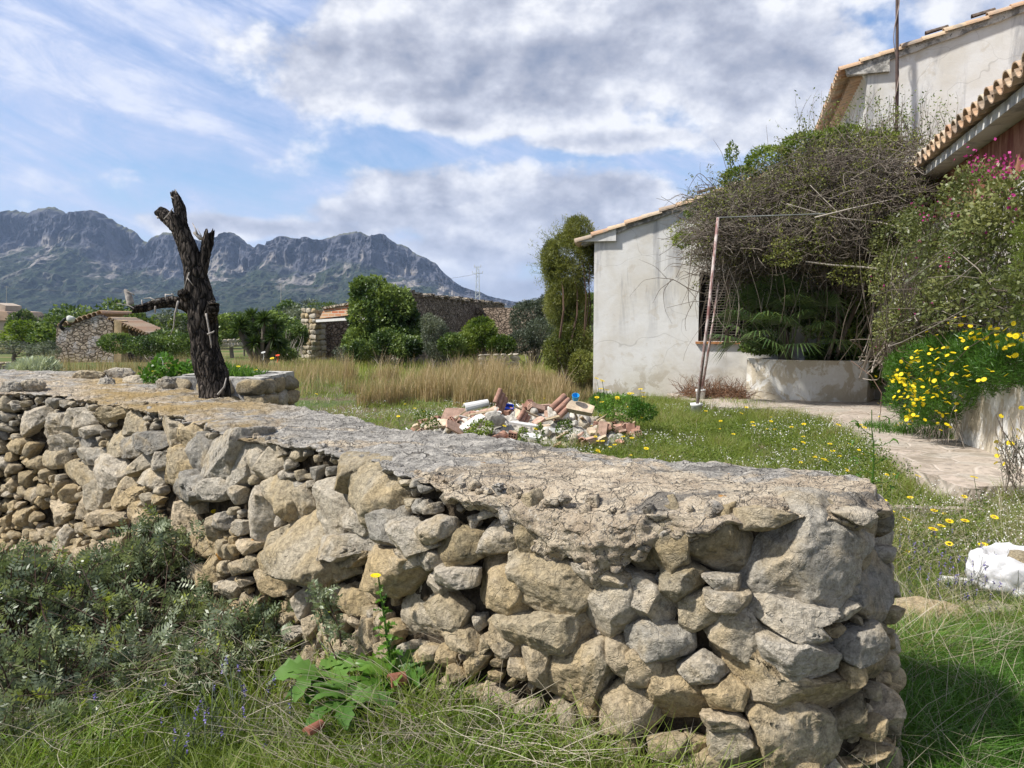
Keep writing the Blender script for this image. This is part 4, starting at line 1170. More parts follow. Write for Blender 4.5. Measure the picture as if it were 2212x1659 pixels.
def _pave(b, co, p):
    w = b.vmath('ADD', co, b.vmath('SCALE', b.n('ShaderNodeTexNoise', {'Vector': co, 'Scale': 1.5}).outputs[1], .25))
    v = b.n('ShaderNodeTexVoronoi', {'Vector': w, 'Scale': 2.6})
    e = b.n('ShaderNodeTexVoronoi', {'Vector': w, 'Scale': 2.6}, feature='DISTANCE_TO_EDGE').outputs[0]
    n = b.noise(co, 12, 7, .7); n1 = b.noise(co, 1.6, 5, .6)
    c = b.ramp(b.n('ShaderNodeSeparateXYZ', {0: v.outputs['Color']}).outputs[0], [(0, (0.37, 0.315, 0.26)), (.4, (0.41, 0.345, 0.29)), (.7, (0.40, 0.36, 0.31)), (1, (0.36, 0.32, 0.27))])
    c = b.mix(b.step(n, .45, .68), c, (0.22, 0.19, 0.16))
    c = b.mix(b.math('SUBTRACT', 1.0, b.step(e, .02, .045)), c, (0.43, 0.375, 0.32))
    c = b.mix(b.math('MULTIPLY', b.step(n1, .55, .66), .5), c, (0.16, 0.13, 0.09))
    b.set(p.inputs['Base Color'], c); bump(b, p, b.math('ADD', n, b.step(e, .0, .05)), .7, .012)
tag(obj('patio_path', V, F, mat('crazy_paving', _pave, .85, .2), smooth=False), kind='structure')
# ================================================================== VEGETATION AND OBJECTS NEAR THE CAMERA
m_dark = leafmat('dark_glossy_leaf', [(0, (0.095, 0.13, 0.065)), (.5, (0.19, 0.235, 0.13)), (.85, (0.33, 0.37, 0.24)), (1, (0.34, 0.40, 0.07))], rough=.38, trans=.34, spec=.45)
m_green = leafmat('grass_blade', [(0, (0.085, 0.135, 0.018)), (.5, (0.18, 0.25, 0.038)), (.86, (0.27, 0.32, 0.08)), (1, (0.38, 0.32, 0.17))], rough=.5, trans=.48)
m_lush = leafmat('lush_grass_blade', [(0, (0.042, 0.11, 0.012)), (.6, (0.085, 0.19, 0.022)), (1, (0.15, 0.25, 0.05))], rough=.45, trans=.45)
m_fresh = leafmat('fresh_grass_blade', [(0, (0.08, 0.17, 0.015)), (.6, (0.17, 0.29, 0.03)), (1, (0.28, 0.38, 0.07))], rough=.45, trans=.5)
m_straw = leafmat('dry_straw', [(0, (0.24, 0.20, 0.14)), (.5, (0.38, 0.33, 0.24)), (1, (0.52, 0.47, 0.38))], rough=.6, trans=.2)
m_gold = leafmat('golden_dry_grass', [(0, (0.11, 0.15, 0.045)), (.35, (0.22, 0.21, 0.09)), (.6, (0.38, 0.28, 0.15)), (1, (0.52, 0.41, 0.26))], rough=.6, trans=.3)
m_leafy = leafmat('broad_green_leaf', [(0, (0.045, 0.115, 0.014)), (.6, (0.095, 0.21, 0.028)), (1, (0.18, 0.32, 0.05))], rough=.4, trans=.4)
m_ivy = leafmat('climber_leaf', [(0, (0.028, 0.055, 0.016)), (.5, (0.075, 0.125, 0.030)), (1, (0.17, 0.23, 0.055))], rough=.45, trans=.3)
m_lime = leafmat('lime_leaf', [(0, (0.05, 0.09, 0.012)), (.5, (0.11, 0.17, 0.02)), (1, (0.22, 0.28, 0.05))], rough=.5, trans=.4)
m_olive = leafmat('olive_leaf', [(0, (0.045, 0.060, 0.038)), (.5, (0.085, 0.105, 0.065)), (1, (0.15, 0.17, 0.11))], rough=.5, trans=.2)
m_yel = leafmat('yellow_green_leaf', [(0, (0.065, 0.085, 0.018)), (.5, (0.145, 0.165, 0.038)), (1, (0.27, 0.28, 0.075))], rough=.5, trans=.42)
m_silver = leafmat('silver_leaf', [(0, (0.16, 0.20, 0.14)), (.5, (0.26, 0.31, 0.22)), (1, (0.46, 0.50, 0.34))], rough=.6, trans=.25)
m_twig = leafmat('bare_twig', [(0, (0.085, 0.068, 0.052)), (.5, (0.19, 0.16, 0.13)), (1, (0.38, 0.34, 0.29))], rough=.8, trans=.0, spec=.15)
m_stem = leafmat('brown_stem', [(0, (0.05, 0.03, 0.02)), (1, (0.10, 0.06, 0.04))], rough=.7, trans=.0)
m_flower = leafmat('yellow_petal', [(0, (0.05, 0.10, 0.02)), (.30, (0.06, 0.11, 0.02)), (.34, (0.72, 0.54, 0.01)), (.8, (0.85, 0.68, 0.015)), (.84, (0.45, 0.20, 0.01)), (1, (0.45, 0.20, 0.01))], rough=.6, trans=.3)
m_white = leafmat('white_petal', [(0, (0.55, 0.55, 0.52)), (1, (0.75, 0.75, 0.72))], rough=.7, trans=.2)
m_mag = leafmat('magenta_bract', [(0, (0.28, 0.015, 0.14)), (1, (0.55, 0.06, 0.30))], rough=.6, trans=.4)

def in_front(x, y, m=0.0):
    """camera side of the wall"""
    a = x / np.maximum(y, .01)
    yf = np.interp(a, AZF, FS[:imax + 1, 1] - BATTER)
    return (y < yf - m) | (a > AZF[-1] + .02)
def behind(x, y, m=0.05):
    a = x / np.maximum(y, .01)
    yb = np.interp(a, (BS[:, 0] / BS[:, 1])[:imax], BS[:imax, 1])
    return (y > yb + m) | (a > AZF[-1] + .03)
yardmask = lambda x, y: ~inpoly(x, y, pp) & (((x - A0[0]) * UY[0] + (y - A0[1]) * UY[1] < -.03) | ((x - A0[0]) * UX[0] + (y - A0[1]) * UX[1] < -.05)) & ((x - A0[0]) * UX[0] + (y - A0[1]) * UX[1] < 5.4)
def scatter(n, px0, px1, d0, d1, cond, r, power=1.0):
    """ground points spread evenly in the view's wedge"""
    k = int(n * 1.0); d = d0 + (d1 - d0) * r.random(k) ** power; a = (r.uniform(px0, px1, k) - CX_) / F_
    x = a * d; ok = cond(x, d); return x[ok], d[ok]
def grass_obj(name, pts, hfun, w, m, lean, curve, r, label=None, z0=-.01, rb=0.0, rk=1.0, nseg=3, kind='stuff'):
    x, y = pts; n = len(x)
    base = np.stack([x, y, gz(x, y) + z0], 1)
    cl = fbm(v3(x * 2.2, y * 2.2, 5), 3)
    H_ = hfun(x, y, cl, r); ln = r.normal(size=(n, 2)) * (H_ * lean)[:, None] + np.array([.04, -.02]) * H_[:, None]
    V, F, a = blades(base, H_, np.full(n, w) * r.uniform(.7, 1.3, n), ln, np.full(n, curve), nseg)
    rn = np.clip(rb + rk * (0.5 * r.random(n) + .5 * np.clip(.5 + cl, 0, 1)), 0, 1)
    o = obj(name, V, F, m, attrs={'rnd': rn[a]})
    return tag(o, label, None, None, kind)
rg = np.random.default_rng(11)
# foreground grass below the wall
p = scatter(90000, -150, 1900, 1.9, 4.9, lambda x, y: in_front(x, y, .05), rg, .8)
thick = fbm(v3(p[0] * 1.3, p[1] * 1.3, 8), 3)
keep = rg.random(len(p[0])) < np.clip(.50 + 1.6 * thick, .08, 1)
p = (p[0][keep], p[1][keep])
grass_obj('foreground_grass', p, lambda x, y, c, r: (.09 + .20 * r.random(len(x)) ** 1.5) * (1 + .7 * c), .0078, m_green, .45, .25, rg, 'green grass growing along the foot of the stone wall')
p = scatter(14000, -100, 1750, 2.0, 4.7, lambda x, y: in_front(x, y, .08), rg, .7)
n = len(p[0]); keep = rg.random(n) < np.clip(.18 + 1.3 * fbm(v3(p[0] * 1.5, p[1] * 1.5, 2), 3) + .6 * np.exp(-((p[0] + .15) / .55) ** 2), .05, 1)
x, y = p[0][keep], p[1][keep]; n = len(x)
# straw: long arching dead stalks lying over each other
L = rg.uniform(.15, .5, n); th_ = rg.random(n) * 6.28; up_ = rg.uniform(.05, .75, n) ** 1.3
ts = np.linspace(0, 1, 7)
P = np.zeros((n, 7, 3)); be = rg.normal(size=n) * .7
for i, t in enumerate(ts):
    an = th_ + be * t
    P[:, i] = np.stack([x + np.cos(an) * L * t, y + np.sin(an) * L * t, gz(x, y) + .02 + L * up_ * (t - .45 * t * t) + .05 * rg.random(n) * 0], 1)
P[:, :, 2] += rg.random(n)[:, None] * .10
V, F = tubes(P, np.linspace(.0013, .0006, 7)[None] * rg.uniform(.6, 1.3, n)[:, None], 3)
tag(obj('dry_straw', V, [F], m_straw, attrs={'rnd': np.repeat(rg.random(n), 18)}), 'tangle of dead grey straw stalks lying in front of the wall', kind='stuff')
# lush grass right of the wall end
p = scatter(15000, -150, 1900, 1.9, 4.2, lambda x, y: in_front(x, y, .05) & (fbm(v3(x * 1.7, y * 1.7, 6), 3) > -.05), rg, .75)
grass_obj('broad_grass', p, lambda x, y, c, r: (.10 + .17 * r.random(len(x))) * (1 + .6 * c), .0105, m_fresh, .5, .35, rg, 'fresh broad-bladed green grass in front of the wall')
p = scatter(26000, 1840, 2330, 2.0, 4.6, lambda x, y: (x / y > AZF[-1] - .01) | (y < 2.32), rg, .9)
grass_obj('lush_grass', p, lambda x, y, c, r: (.12 + .20 * r.random(len(x))) * (1.1 + .5 * c) * (1 - .45 * sstep(y, 3.0, 4.2)), .0075, m_lush, .5, .3, rg, 'lush green grass beside the end of the stone wall')
p = scatter(2200, 1850, 2330, 2.0, 6, lambda x, y: (x / y > AZF[-1] - .01), rg, .8)
grass_obj('dry_stalks', p, lambda x, y, c, r: (.25 + .30 * r.random(len(x))) * (1 + .3 * c), .003, m_straw, .8, .35, rg, 'dry stalks standing in the grass right of the wall')
# yard lawn
def yard(x, y): return behind(x, y) & yardmask(x, y)
p = scatter(190000, 1130, 2330, 3.3, 15.5, yard, rg, 1.15)
grass_obj('yard_grass', p, lambda x, y, c, r: (.05 + .13 * r.random(len(x))) * (1.2 + 1.5 * c) * (1 + .25 * sstep(y, 8, 14)), .0068, m_green, .55, .28, rg, 'short green grass and weeds covering the yard', rb=.16, rk=.95)
p = scatter(60000, 250, 1300, 5, 26, yard, rg, 1.1)
kk = rg.random(len(p[0])) < np.clip(.55 + 1.2 * fbm(v3(p[0] * .9, p[1] * .9, 1), 3), .1, 1); p = (p[0][kk], p[1][kk])
grass_obj('yard_grass', p, lambda x, y, c, r: (.05 + .13 * r.random(len(x))) * (1.1 + .9 * c) * (1 + .8 * sstep(y, 12, 22)), .009, m_green, .5, .25, rg, 'patchy grass of the open yard left of the rubble', rb=.08, rk=1.0)
# straw coloured undergrowth in the yard
p = scatter(16000, 300, 2330, 5, 24, yard, rg, 1.0)
grass_obj('dead_grass', p, lambda x, y, c, r: (.06 + .16 * r.random(len(x))) * (1 + c), .006, m_straw, .7, .3, rg, 'dead grass stalks scattered through the yard')
# tall golden grass
def gold(x, y):
    px = x / y * F_ + CX_
    f = fbm(v3(x * .8, y * .8, 3.3), 3)
    lim = np.interp(px, [640, 760, 800, 860, 1000, 1200, 1290], [19, 14.2, 13.4, 14.2, 13.8, 13.2, 14.4])
    ok = (y > lim + f * 1.6) & (f > .04) & yardmask(x, y)
    return ok
p = scatter(72000, 740, 1300, 12.8, 20.5, gold, rg, 1.1)
grass_obj('tall_golden_grass', p, lambda x, y, c, r: (.16 + .46 * r.random(len(x)) ** 1.1) * (1 + 1.5 * c) * np.where(x / y * F_ + CX_ > 1150, .85, 1.0), .011, m_gold, .16, .12, rg, 'tall golden dry grass standing between the rubble and the shrubs', nseg=3)
p = scatter(24000, 60, 740, 10.5, 25, lambda x, y: behind(x, y, .3) & (fbm(v3(x * .35, y * .35, 7.3), 3) > .0) & ((fbm(v3(x * .6, y * .6, 2.3), 3) > .12) | (x / y * F_ + CX_ < 560)), rg, 1.0)
grass_obj('tall_golden_grass', p, lambda x, y, c, r: (.35 + .35 * r.random(len(x))) * (1 + .5 * c), .011, m_gold, .18, .12, rg, 'brown dry grass tufts behind the stone wall on the left')
p = scatter(30000, 600, 1300, 20, 40, lambda x, y: yardmask(x, y) & (fbm(v3(x * .2, y * .2, 7.3), 3) > -.25), rg, 1.0)
grass_obj('field_grass', p, lambda x, y, c, r: (.15 + .25 * r.random(len(x))) * (1 + .5 * c), .02, m_green, .2, .15, rg, 'rough field grass near the ruin', rb=.25, nseg=2)

# white and lime ground flowers
def tiny(n, pts, size, hz, m, name, label, cl_sc=3.0, th=.05):
    x, y = pts; f = fbm(v3(x * cl_sc, y * cl_sc, 9), 3); k = f > th; x, y = x[k], y[k]; n = len(x)
    C_ = np.stack([x, y, gz(x, y) + rg.uniform(hz[0], hz[1], n)], 1); d = rdirs(n, .6, rg)
    V, F = leafquads(C_, d, perp(d, rg), size * rg.uniform(.6, 1.3, n), size * rg.uniform(.6, 1.2, n))
    tag(obj(name, V, [F], m, attrs={'rnd': rg.random(n)}), label, kind='stuff')
tiny(0, scatter(15000, 1500, 2250, 3.8, 9, yard, rg, 1.0), .011, (.07, .19), m_white, 'white_flowers', 'tiny white flowers dotted through the yard grass', 1.6, .12)
tiny(0, scatter(16000, 620, 2000, 8, 15, yard, rg, 1.0), .020, (.04, .15), m_white, 'white_flowers', 'haze of small white flowers in the middle of the yard', 1.1, .08)
tiny(0, scatter(42000, 1200, 2150, 4.4, 11, yard, rg, 1.0), .018, (.08, .22), m_lime, 'lime_spurge', 'lime green spurge heads in the yard grass', 1.8, .0)

# single yellow daisies
def daisy_mesh(r, npet=11, stem=0.2, head=.021):
    V, F, A = [], [], []
    up = norm(np.array([.15 * r.normal(), -.25 + .15 * r.normal(), 1.0])); sx = norm(np.cross(up, [0, 1, 0.2])); sy = np.cross(up, sx); top = np.array([.02 * r.normal(), .02 * r.normal(), stem])
    if stem > 0:
        v, f = tubes(np.array([[[0, 0, 0], top * .5 + np.array([.008, 0, 0]), top]]), np.array([[.0022, .002, .0016]]), 4); V.append(v); F += f.tolist(); A += [.1] * len(f)
    b = sum(map(len, V))
    for k in range(npet):
        a = 2 * math.pi * k / npet; d = sx * math.cos(a) + sy * math.sin(a); s_ = -sx * math.sin(a) + sy * math.cos(a)
        q = [top + d * head * .25, top + d * head * .7 + s_ * head * .25 + up * head * .1, top + d * head + up * head * .08, top + d * head * .7 - s_ * head * .25 + up * head * .1]
        V.append(np.array(q)); F.append([b, b + 1, b + 2, b + 3]); A.append(.4 + .35 * r.random()); b += 4
    c = [top + (sx * math.cos(a) + sy * math.sin(a)) * head * .32 + up * .003 for a in np.linspace(0, 6.28, 8, endpoint=False)]
    V.append(np.array(c)); F.append(list(range(b, b + 8))); A.append(.9 if r.random() < .6 else .6)
    V.append(np.array([top + up * .007])); 
    return np.concatenate(V), F, A
protos = []
for k in range(5):
    V, F, A = daisy_mesh(rg, 11, .13 + .03 * k, .025); protos.append(mesh_data('wild_daisy', V, F, m_flower, attrs={'rnd': A}))
fl = []
x, y = scatter(420, 1290, 2180, 4.2, 13, lambda x, y: yard(x, y) & (fbm(v3(x * .9, y * .9, 4), 2) > -.12), rg, 1.0); fl += list(zip(x[:150], y[:150]))
x, y = scatter(200, 640, 1300, 6.0, 14, yard, rg, 1.0); fl += list(zip(x[:45], y[:45]))
for (x, y) in fl:
    o = link(bpy.data.objects.new('wild_daisy', protos[rg.integers(5)])); o.location = (x, y, float(gz(x, y))); o.rotation_euler = (0, 0, rg.random() * .9 - .45)
    s_ = float(rg.uniform(.8, 1.35)); o.scale = (s_, s_, s_)
    tag(o, 'single yellow daisy on a thin stem rising from the yard grass', 'flower', 'yellow daisies scattered over the yard')

# ---- generic crown of leaves
def crown(blobs, n, size, aspect, r, disp=.28, shell=.45, gap=.0, gsc=2.0, droop=0.0, zb=.2, clump=.6):
    """blobs [(c, (rx,ry,rz))]; returns V, F, rnd"""
    c = np.array([b[0] for b in blobs], float); q = np.array([b[1] for b in blobs], float)
    vol = q.prod(1) ** .67; k = r.choice(len(blobs), n, p=vol / vol.sum())
    d = rdirs(n, .15, r); rr_ = (shell + (1 - shell) * r.random(n)) ** .6
    P = c[k] + d * q[k] * rr_[:, None]
    f = fbm(P * gsc + 3.1, 3); nf = f / .35
    P += d * q[k] * (f * disp)[:, None]
    keep = (nf + r.random(n) * .8 > gap - .6) if gap else np.ones(n, bool)
    P, d, f = P[keep], d[keep], f[keep]; m = len(P)
    ld = norm(d * .6 + rdirs(m, zb, r) + np.array([0, 0, -droop]))
    sz = size * r.uniform(.6, 1.35, m)
    V, F = leafquads(P, ld, perp(ld, r), sz, sz * aspect)
    rn = np.clip(.5 + clump * f * 1.6 + .28 * (r.random(m) - .5) * 2, 0, 1)
    return V, F, rn, P
def twigs(P0, P1, r, wob=.1, r0=.006, r1=.002, n=7, sides=4):
    """curved twigs between arrays of points"""
    N = len(P0); t = np.linspace(0, 1, n)[None, :, None]
    L = np.linalg.norm(P1 - P0, axis=1)[:, None, None]
    o1 = rdirs(N, .2, r)[:, None, :]; o2 = rdirs(N, 0, r)[:, None, :]
    P = P0[:, None] * (1 - t) + P1[:, None] * t + o1 * np.sin(t * math.pi) * L * wob + o2 * np.sin(t * 2 * math.pi) * L * wob * .5
    R = (r0 + (r1 - r0) * t[..., 0]) * r.uniform(.6, 1.4, N)[:, None]
    V, F = tubes(P, R, sides); return V, F, np.repeat(r.random(N), (n - 1) * sides), P

# ---- lentisk shrub in the lower left
lb = [(330, 1230, 4.35, .36, .28, .30), (150, 1290, 4.1, .44, .34, .30), (10, 1310, 3.8, .40, .32, .34), (250, 1390, 3.8, .42, .32, .30), (450, 1350, 4.0, .26, .26, .24),
      (540, 1400, 3.65, .30, .26, .22), (600, 1370, 3.7, .2, .2, .14), (480, 1480, 3.4, .3, .25, .2), (90, 1500, 3.35, .42, .30, .32), (330, 1500, 3.4, .32, .28, .24), (30, 1630, 2.95, .34, .28, .26), (470, 1200, 4.35, .07, .07, .22), (330, 1150, 4.4, .08, .08, .14), (205, 1590, 3.1, .2, .2, .14),(440,1500,3.4,.2,.2,.2)]
blobs = [(at(a, b_, y=c), (d, e, f)) for a, b_, c, d, e, f in lb]
sh = thing('lentisk_shrub', (at(220, 1500, y=3.7)[0], 3.7, -.2), 'dark glossy small-leaved evergreen shrub in the lower left corner before the wall', 'shrub')
c = np.array([b[0] for b in blobs]); q = np.array([b[1] for b in blobs]); vol = q.prod(1) ** .6
N = 5600; k = rg.choice(len(blobs), N, p=vol / vol.sum()); d = rdirs(N, .35, rg)
# leaves sit in sprigs at the end of twigs
ns_ = 2000; ks = rg.choice(len(blobs), ns_, p=vol / vol.sum()); ds = rdirs(ns_, .35, rg); ts_ = c[ks] + ds * q[ks] * (.35 + .7 * rg.random((ns_, 1)) ** .6)
sd = norm(ds + np.array([0, 0, .9]))
si = rg.integers(0, ns_, N); P = ts_[si] - sd[si] * (rg.random((N, 1)) * .14)
ld = norm(sd[si] * .5 + rdirs(N, .1, rg) * 1.0); sp = perp(ld, rg); up_ = np.cross(ld, sp)
V = []; RN = []
bn = np.clip(.42 + .26 * rg.normal(size=N), 0, .84); bn = np.where(rg.random(N) < .07, .97, bn)
for j in range(5):
    for sgn in (-1, 1):
        b0 = P + ld * (.012 + j * .0165)
        dd = norm(ld * .45 + sp * sgn + up_ * .25)
        v, f = leafquads(b0, dd, norm(np.cross(dd, up_) + .25 * rg.normal(size=(N, 3))), rg.uniform(.026, .040, N), rg.uniform(.011, .017, N)); V.append(v); RN.append(np.clip(bn + .08 * rg.normal(size=N), 0, 1))
v, f = leafquads(P + ld * .09, ld, sp, np.full(N, .022), np.full(N, .010)); V.append(v); RN.append(bn)
V = np.concatenate(V); obj('foliage', V, [np.arange(len(V)).reshape(-1, 4)], m_dark, sh, attrs={'rnd': np.concatenate(RN)})
b0 = np.stack([at(220, 1500, y=3.7)[0] + rg.normal(size=ns_) * .45, 3.7 + rg.normal(size=ns_) * .3, np.full(ns_, -.25)], 1)
b0 = np.where(rg.random((ns_, 1)) < .8, ts_ - sd * rg.uniform(.15, .35, (ns_, 1)) + rg.normal(size=(ns_, 3)) * .03, b0)
V, F, a, _ = twigs(b0, ts_, rg, .08, .005, .0018, 6, 4); obj('branches', V, [F], m_stem, sh, attrs={'rnd': a})
# small sprig against the wall
def sprig(px, py, dep, label, h=.25):
    top = at(px, py, y=dep); base = top - np.array([-.1, .05, h])
    t = thing('lentisk_sprig', (base[0], base[1], base[2]), label, 'plant')
    n = 60; k = rg.random(n) ** .7; P = base + (top - base) * k[:, None] + rg.normal(size=(n, 3)) * .01
    ld = norm(rdirs(n, .4, rg)); sp = perp(ld, rg); V = []
    for j in range(5):
        for sgn in (-1, 1):
            dd = norm(ld * .5 + sp * sgn); v, f = leafquads(P + ld * (.01 + .012 * j), dd, perp(dd, rg), rg.uniform(.02, .028, n), rg.uniform(.008, .012, n)); V.append(v)
    V = np.concatenate(V); obj('foliage', V, [np.arange(len(V)).reshape(-1, 4)], m_dark, t, attrs={'rnd': np.tile(np.clip(.6 + .2 * rg.normal(size=n), 0, 1), 10)})
    V, F, a, _ = twigs(base[None] + rg.normal(size=(3, 3)) * .02, top[None] + rg.normal(size=(3, 3)) * .02, rg, .06, .004, .0015); obj('stem', V, [F], m_stem, t, attrs={'rnd': a})
sprig(690, 1270, 3.15, 'small leafy sprig leaning against the foot of the wall right of the dark shrub')

# ---- broad leaved weeds and the sow thistle
def leafblade(P0, dr_, L_, W_, r, bend=.5, lob=.25, nl=9):
    """one broad leaf as a strip, wavy margin"""
    dr_ = norm(np.array(dr_, float)); s_ = norm(np.cross(dr_, [0, 0, 1.0]) + .2 * r.normal(size=3)); P = np.array(P0, float); pts = []; F = []
    for i in range(nl + 1):
        t = i / nl; w = W_ * math.sin(math.pi * min(1, t * .92 + .06)) ** .7 * (1 + lob * (1 if i % 2 else -1))
        d = norm(dr_ + np.array([0, 0, -bend * 2 * t])); mid = P.copy(); up = np.cross(s_, d)
        pts += [mid - s_ * w / 2 + up * .12 * w + up * .004 * r.normal(), mid - up * .05 * w, mid + s_ * w / 2 + up * .12 * w + up * .004 * r.normal()]
        P = P + d * L_ / nl
    for i in range(nl): b = 3 * i; F += [[b, b + 1, b + 4, b + 3], [b + 1, b + 2, b + 5, b + 4]]
    return np.array(pts), F
def weed(name, base, n, L_, W_, label, r, stem=None, zup=.5, m=None):
    t = thing(name, tuple(base), label, 'plant'); mb = MB()
    for k in range(n):
        a = 2.4 * k + r.normal() * .3; e = zup * r.uniform(.4, 1.4)
        V, F = leafblade(base + np.array([0, 0, .02]) + r.normal(size=3) * .015, (math.cos(a), math.sin(a), e), L_ * r.uniform(.7, 1.2), W_ * r.uniform(.7, 1.2), r)
        mb.add(V, F, float(r.uniform(.3, 1)))
    if stem is not None:
        top = np.array(stem); ax = [base + (top - base) * k for k in np.linspace(0, 1, 6)]
        ms = MB(); ms.tube(ax, np.linspace(.007, .003, 6), 6, a=.3); ms.build('stem', m_leafy, t)
        for k in range(26):
            u = .15 + .8 * k / 26; V, F = leafblade(base + (top - base) * u, (math.cos(k * 2.4), math.sin(k * 2.4), .6), .085 * (1.15 - u), .03 * (1.15 - u) + .008, r, lob=.45); mb.add(V, F, float(r.uniform(.3, .9)))
        V, F, A = daisy_mesh(r, 18, 0, .022); obj('flower', V + top, F, m_flower, t, attrs={'rnd': np.clip(np.array(A), .35, .78)})
    mb.build('leaves', m or m_leafy, t, smooth=True); return t
def ongr(px, py, dep):
    q = at(px, py, y=dep); return np.array([q[0], q[1], float(gz(q[0], q[1]))])
m_dock = leafmat('dock_leaf', [(0, (0.035, 0.085, 0.014)), (.6, (0.075, 0.16, 0.028)), (1, (0.13, 0.24, 0.05))], rough=.5, trans=.35, spec=.25)
bt = ongr(850, 1400, 2.85) + np.array([0, 0, .10]); weed('sow_thistle', bt, 26, .21, .07, 'sow thistle with toothed leaves and one yellow flower on a tall stem before the wall', rg, stem=at(817, 1243, y=2.95), zup=.8)
weed('dock_plant', ongr(690, 1400, 3.0) + np.array([0, 0, .14]), 16, .19, .085, 'broad-leaved green weed low against the wall left of the sow thistle', rg, zup=.55, m=m_dock)
weed('dock_plant', ongr(750, 1490, 2.7) + np.array([0, 0, .13]), 14, .19, .08, 'broad-leaved green weed in the grass in front of the sow thistle', rg, zup=.45, m=m_dock)
bt = ongr(455, 1260, 4.35)
t = thing('yellow_flower', tuple(at(447, 1110, y=4.3)), 'small yellow flower poking above the tall shoot of the dark shrub', 'flower'); V, F, A = daisy_mesh(rg, 16, 0, .022); obj('flower_head', V + at(447, 1108, y=4.3), F, m_flower, t, attrs={'rnd': np.clip(np.array(A), .35, .78)})

# ---- loose rocks and the shard on the wall top and around
def loose_rock(px, py, dep, w, h, T, label, seed, tint=.4, z=None, rz=0.0, cat='rock', nm='loose_rock', grp=None):
    r = np.random.default_rng(seed); k = 7; an = np.linspace(0, 2 * np.pi, k, endpoint=False) + r.normal(size=k) * .15
    pl = np.stack([np.cos(an) * w / 2 * r.uniform(.85, 1.1, k), np.sin(an) * h / 2 * r.uniform(.85, 1.1, k)], 1)
    P, F = rock(pl, T, 5, seed, cuts=16, rough=1.8, box=.4); c = at(px, py, y=dep) if z is None else at(px, py, z=z)
    if dep < 4 and z is None:                       # lies on the ground: follow the view ray down to it
        dv = ray(px, py); tt = np.linspace(1.8, 9, 900) / dv[1]; Q = np.array([0, 0, EYE]) + tt[:, None] * dv; kk_ = int(np.argmax(Q[:, 2] < gz(Q[:, 0], Q[:, 1]) + h * .35)); P = P * (Q[kk_, 1] / dep); c = Q[kk_] + np.array([0, 0, .05])
    P = P + norm(P) * (fbm(P / max(w, h) * 9 + seed, 3) * .07 * min(w, h))[:, None]; P[:, 2] = np.maximum(P[:, 2], -h * .42)
    cc, ss = math.cos(rz), math.sin(rz); P = np.stack([P[:, 0] * cc - P[:, 1] * ss, P[:, 0] * ss + P[:, 1] * cc, P[:, 2]], 1)
    o = obj(nm, P, [F], m_stone, local=True, smooth=True, attrs={'tint': np.full(len(F), tint)}); o.location = c
    return tag(o, label, cat, grp)
loose_rock(228, 831, 6.9, .17, .125, .10, 'grey angular rock lying loose on the flat top of the wall', 11, .2, rz=.3)
loose_rock(256, 807, 7.9, .34, .12, .12, 'pale rounded boulder at the back of the wall top', 12, .35)
loose_rock(190, 810, 7.8, .36, .10, .12, 'flat slab with orange lichen at the back of the wall top', 13, .6)
loose_rock(70, 836, 6.6, .20, .15, .09, 'brown rock standing upright on the wall edge at the left', 14, .5, rz=.4)
loose_rock(22, 838, 6.5, .16, .12, .09, 'small grey rock at the left edge of the wall top', 15, .2)
loose_rock(300, 822, 7.4, .42, .10, .16, 'long pale stone bedded beside the planter on the wall top', 16, .42)
loose_rock(362, 834, 6.7, .22, .16, .10, 'grey triangular stone leaning against the planter', 17, .18)
loose_rock(2000, 1352, 3.3, .42, .12, .13, 'flat ochre stone in the grass behind the end of the wall', 18, .7, nm='flat_stone')
loose_rock(2150, 1345, 3.55, .32, .07, .12, 'pale flat stone in the grass below the white sack', 19, .45, nm='flat_stone')
loose_rock(2200, 1395, 3.25, .26, .06, .10, 'pale thin slab at the right edge below the sack', 20, .45, nm='flat_stone')
loose_rock(1880, 1630, 2.35, .20, .09, .1, 'broken grey stone at the foot of the wall end', 21, .3)
loose_rock(1800, 1650, 2.32, .16, .07, .08, 'small flat grey stone at the base of the right corner', 22, .25)
def shard(px, py, dep, w, h, rx, rz, label, m):
    q = at(px, py, y=dep); R = Matrix.Rotation(rz, 3, 'Z') @ Matrix.Rotation(rx, 3, 'X'); mb = MB(); mb.add(*halfpipe((-w / 2, 0, 0), (w / 2, 0, 0), h, h * .9, .012), a=.5)
    V = np.concatenate(mb.V) @ np.array(R).T
    o = obj('tile_shard', V, mb.F, m, local=True, attrs={'rnd': mb.A}); o.location = q; tag(o, label, 'tile')
m_redtile = flat('red_clay', (0.22, 0.09, 0.06), .85, .15, var=.35, scale=12, bump=.004)
shard(858, 1470, 2.75, .06, .03, .4, .5, 'broken red tile shard lying in the grass below the sow thistle', m_redtile)
shard(678, 1575, 2.5, .07, .02, .2, 1.0, 'reddish tile fragment half buried in straw at the bottom', m_redtile)
mb = MB(); q = at(2010, 1110, z=.12); mb.box((0, 0, 0), (.75, .09, .05), R=Matrix.Rotation(-.12, 3, 'Z')); o = mb.build('timber_plank', flat('weathered_timber', (0.22, 0.19, 0.15), .9, .1, var=.4, scale=9), local=True); o.location = q + np.array([0, 0, .03]); tag(o, 'short weathered timber plank in the grass behind the wall end', 'plank')

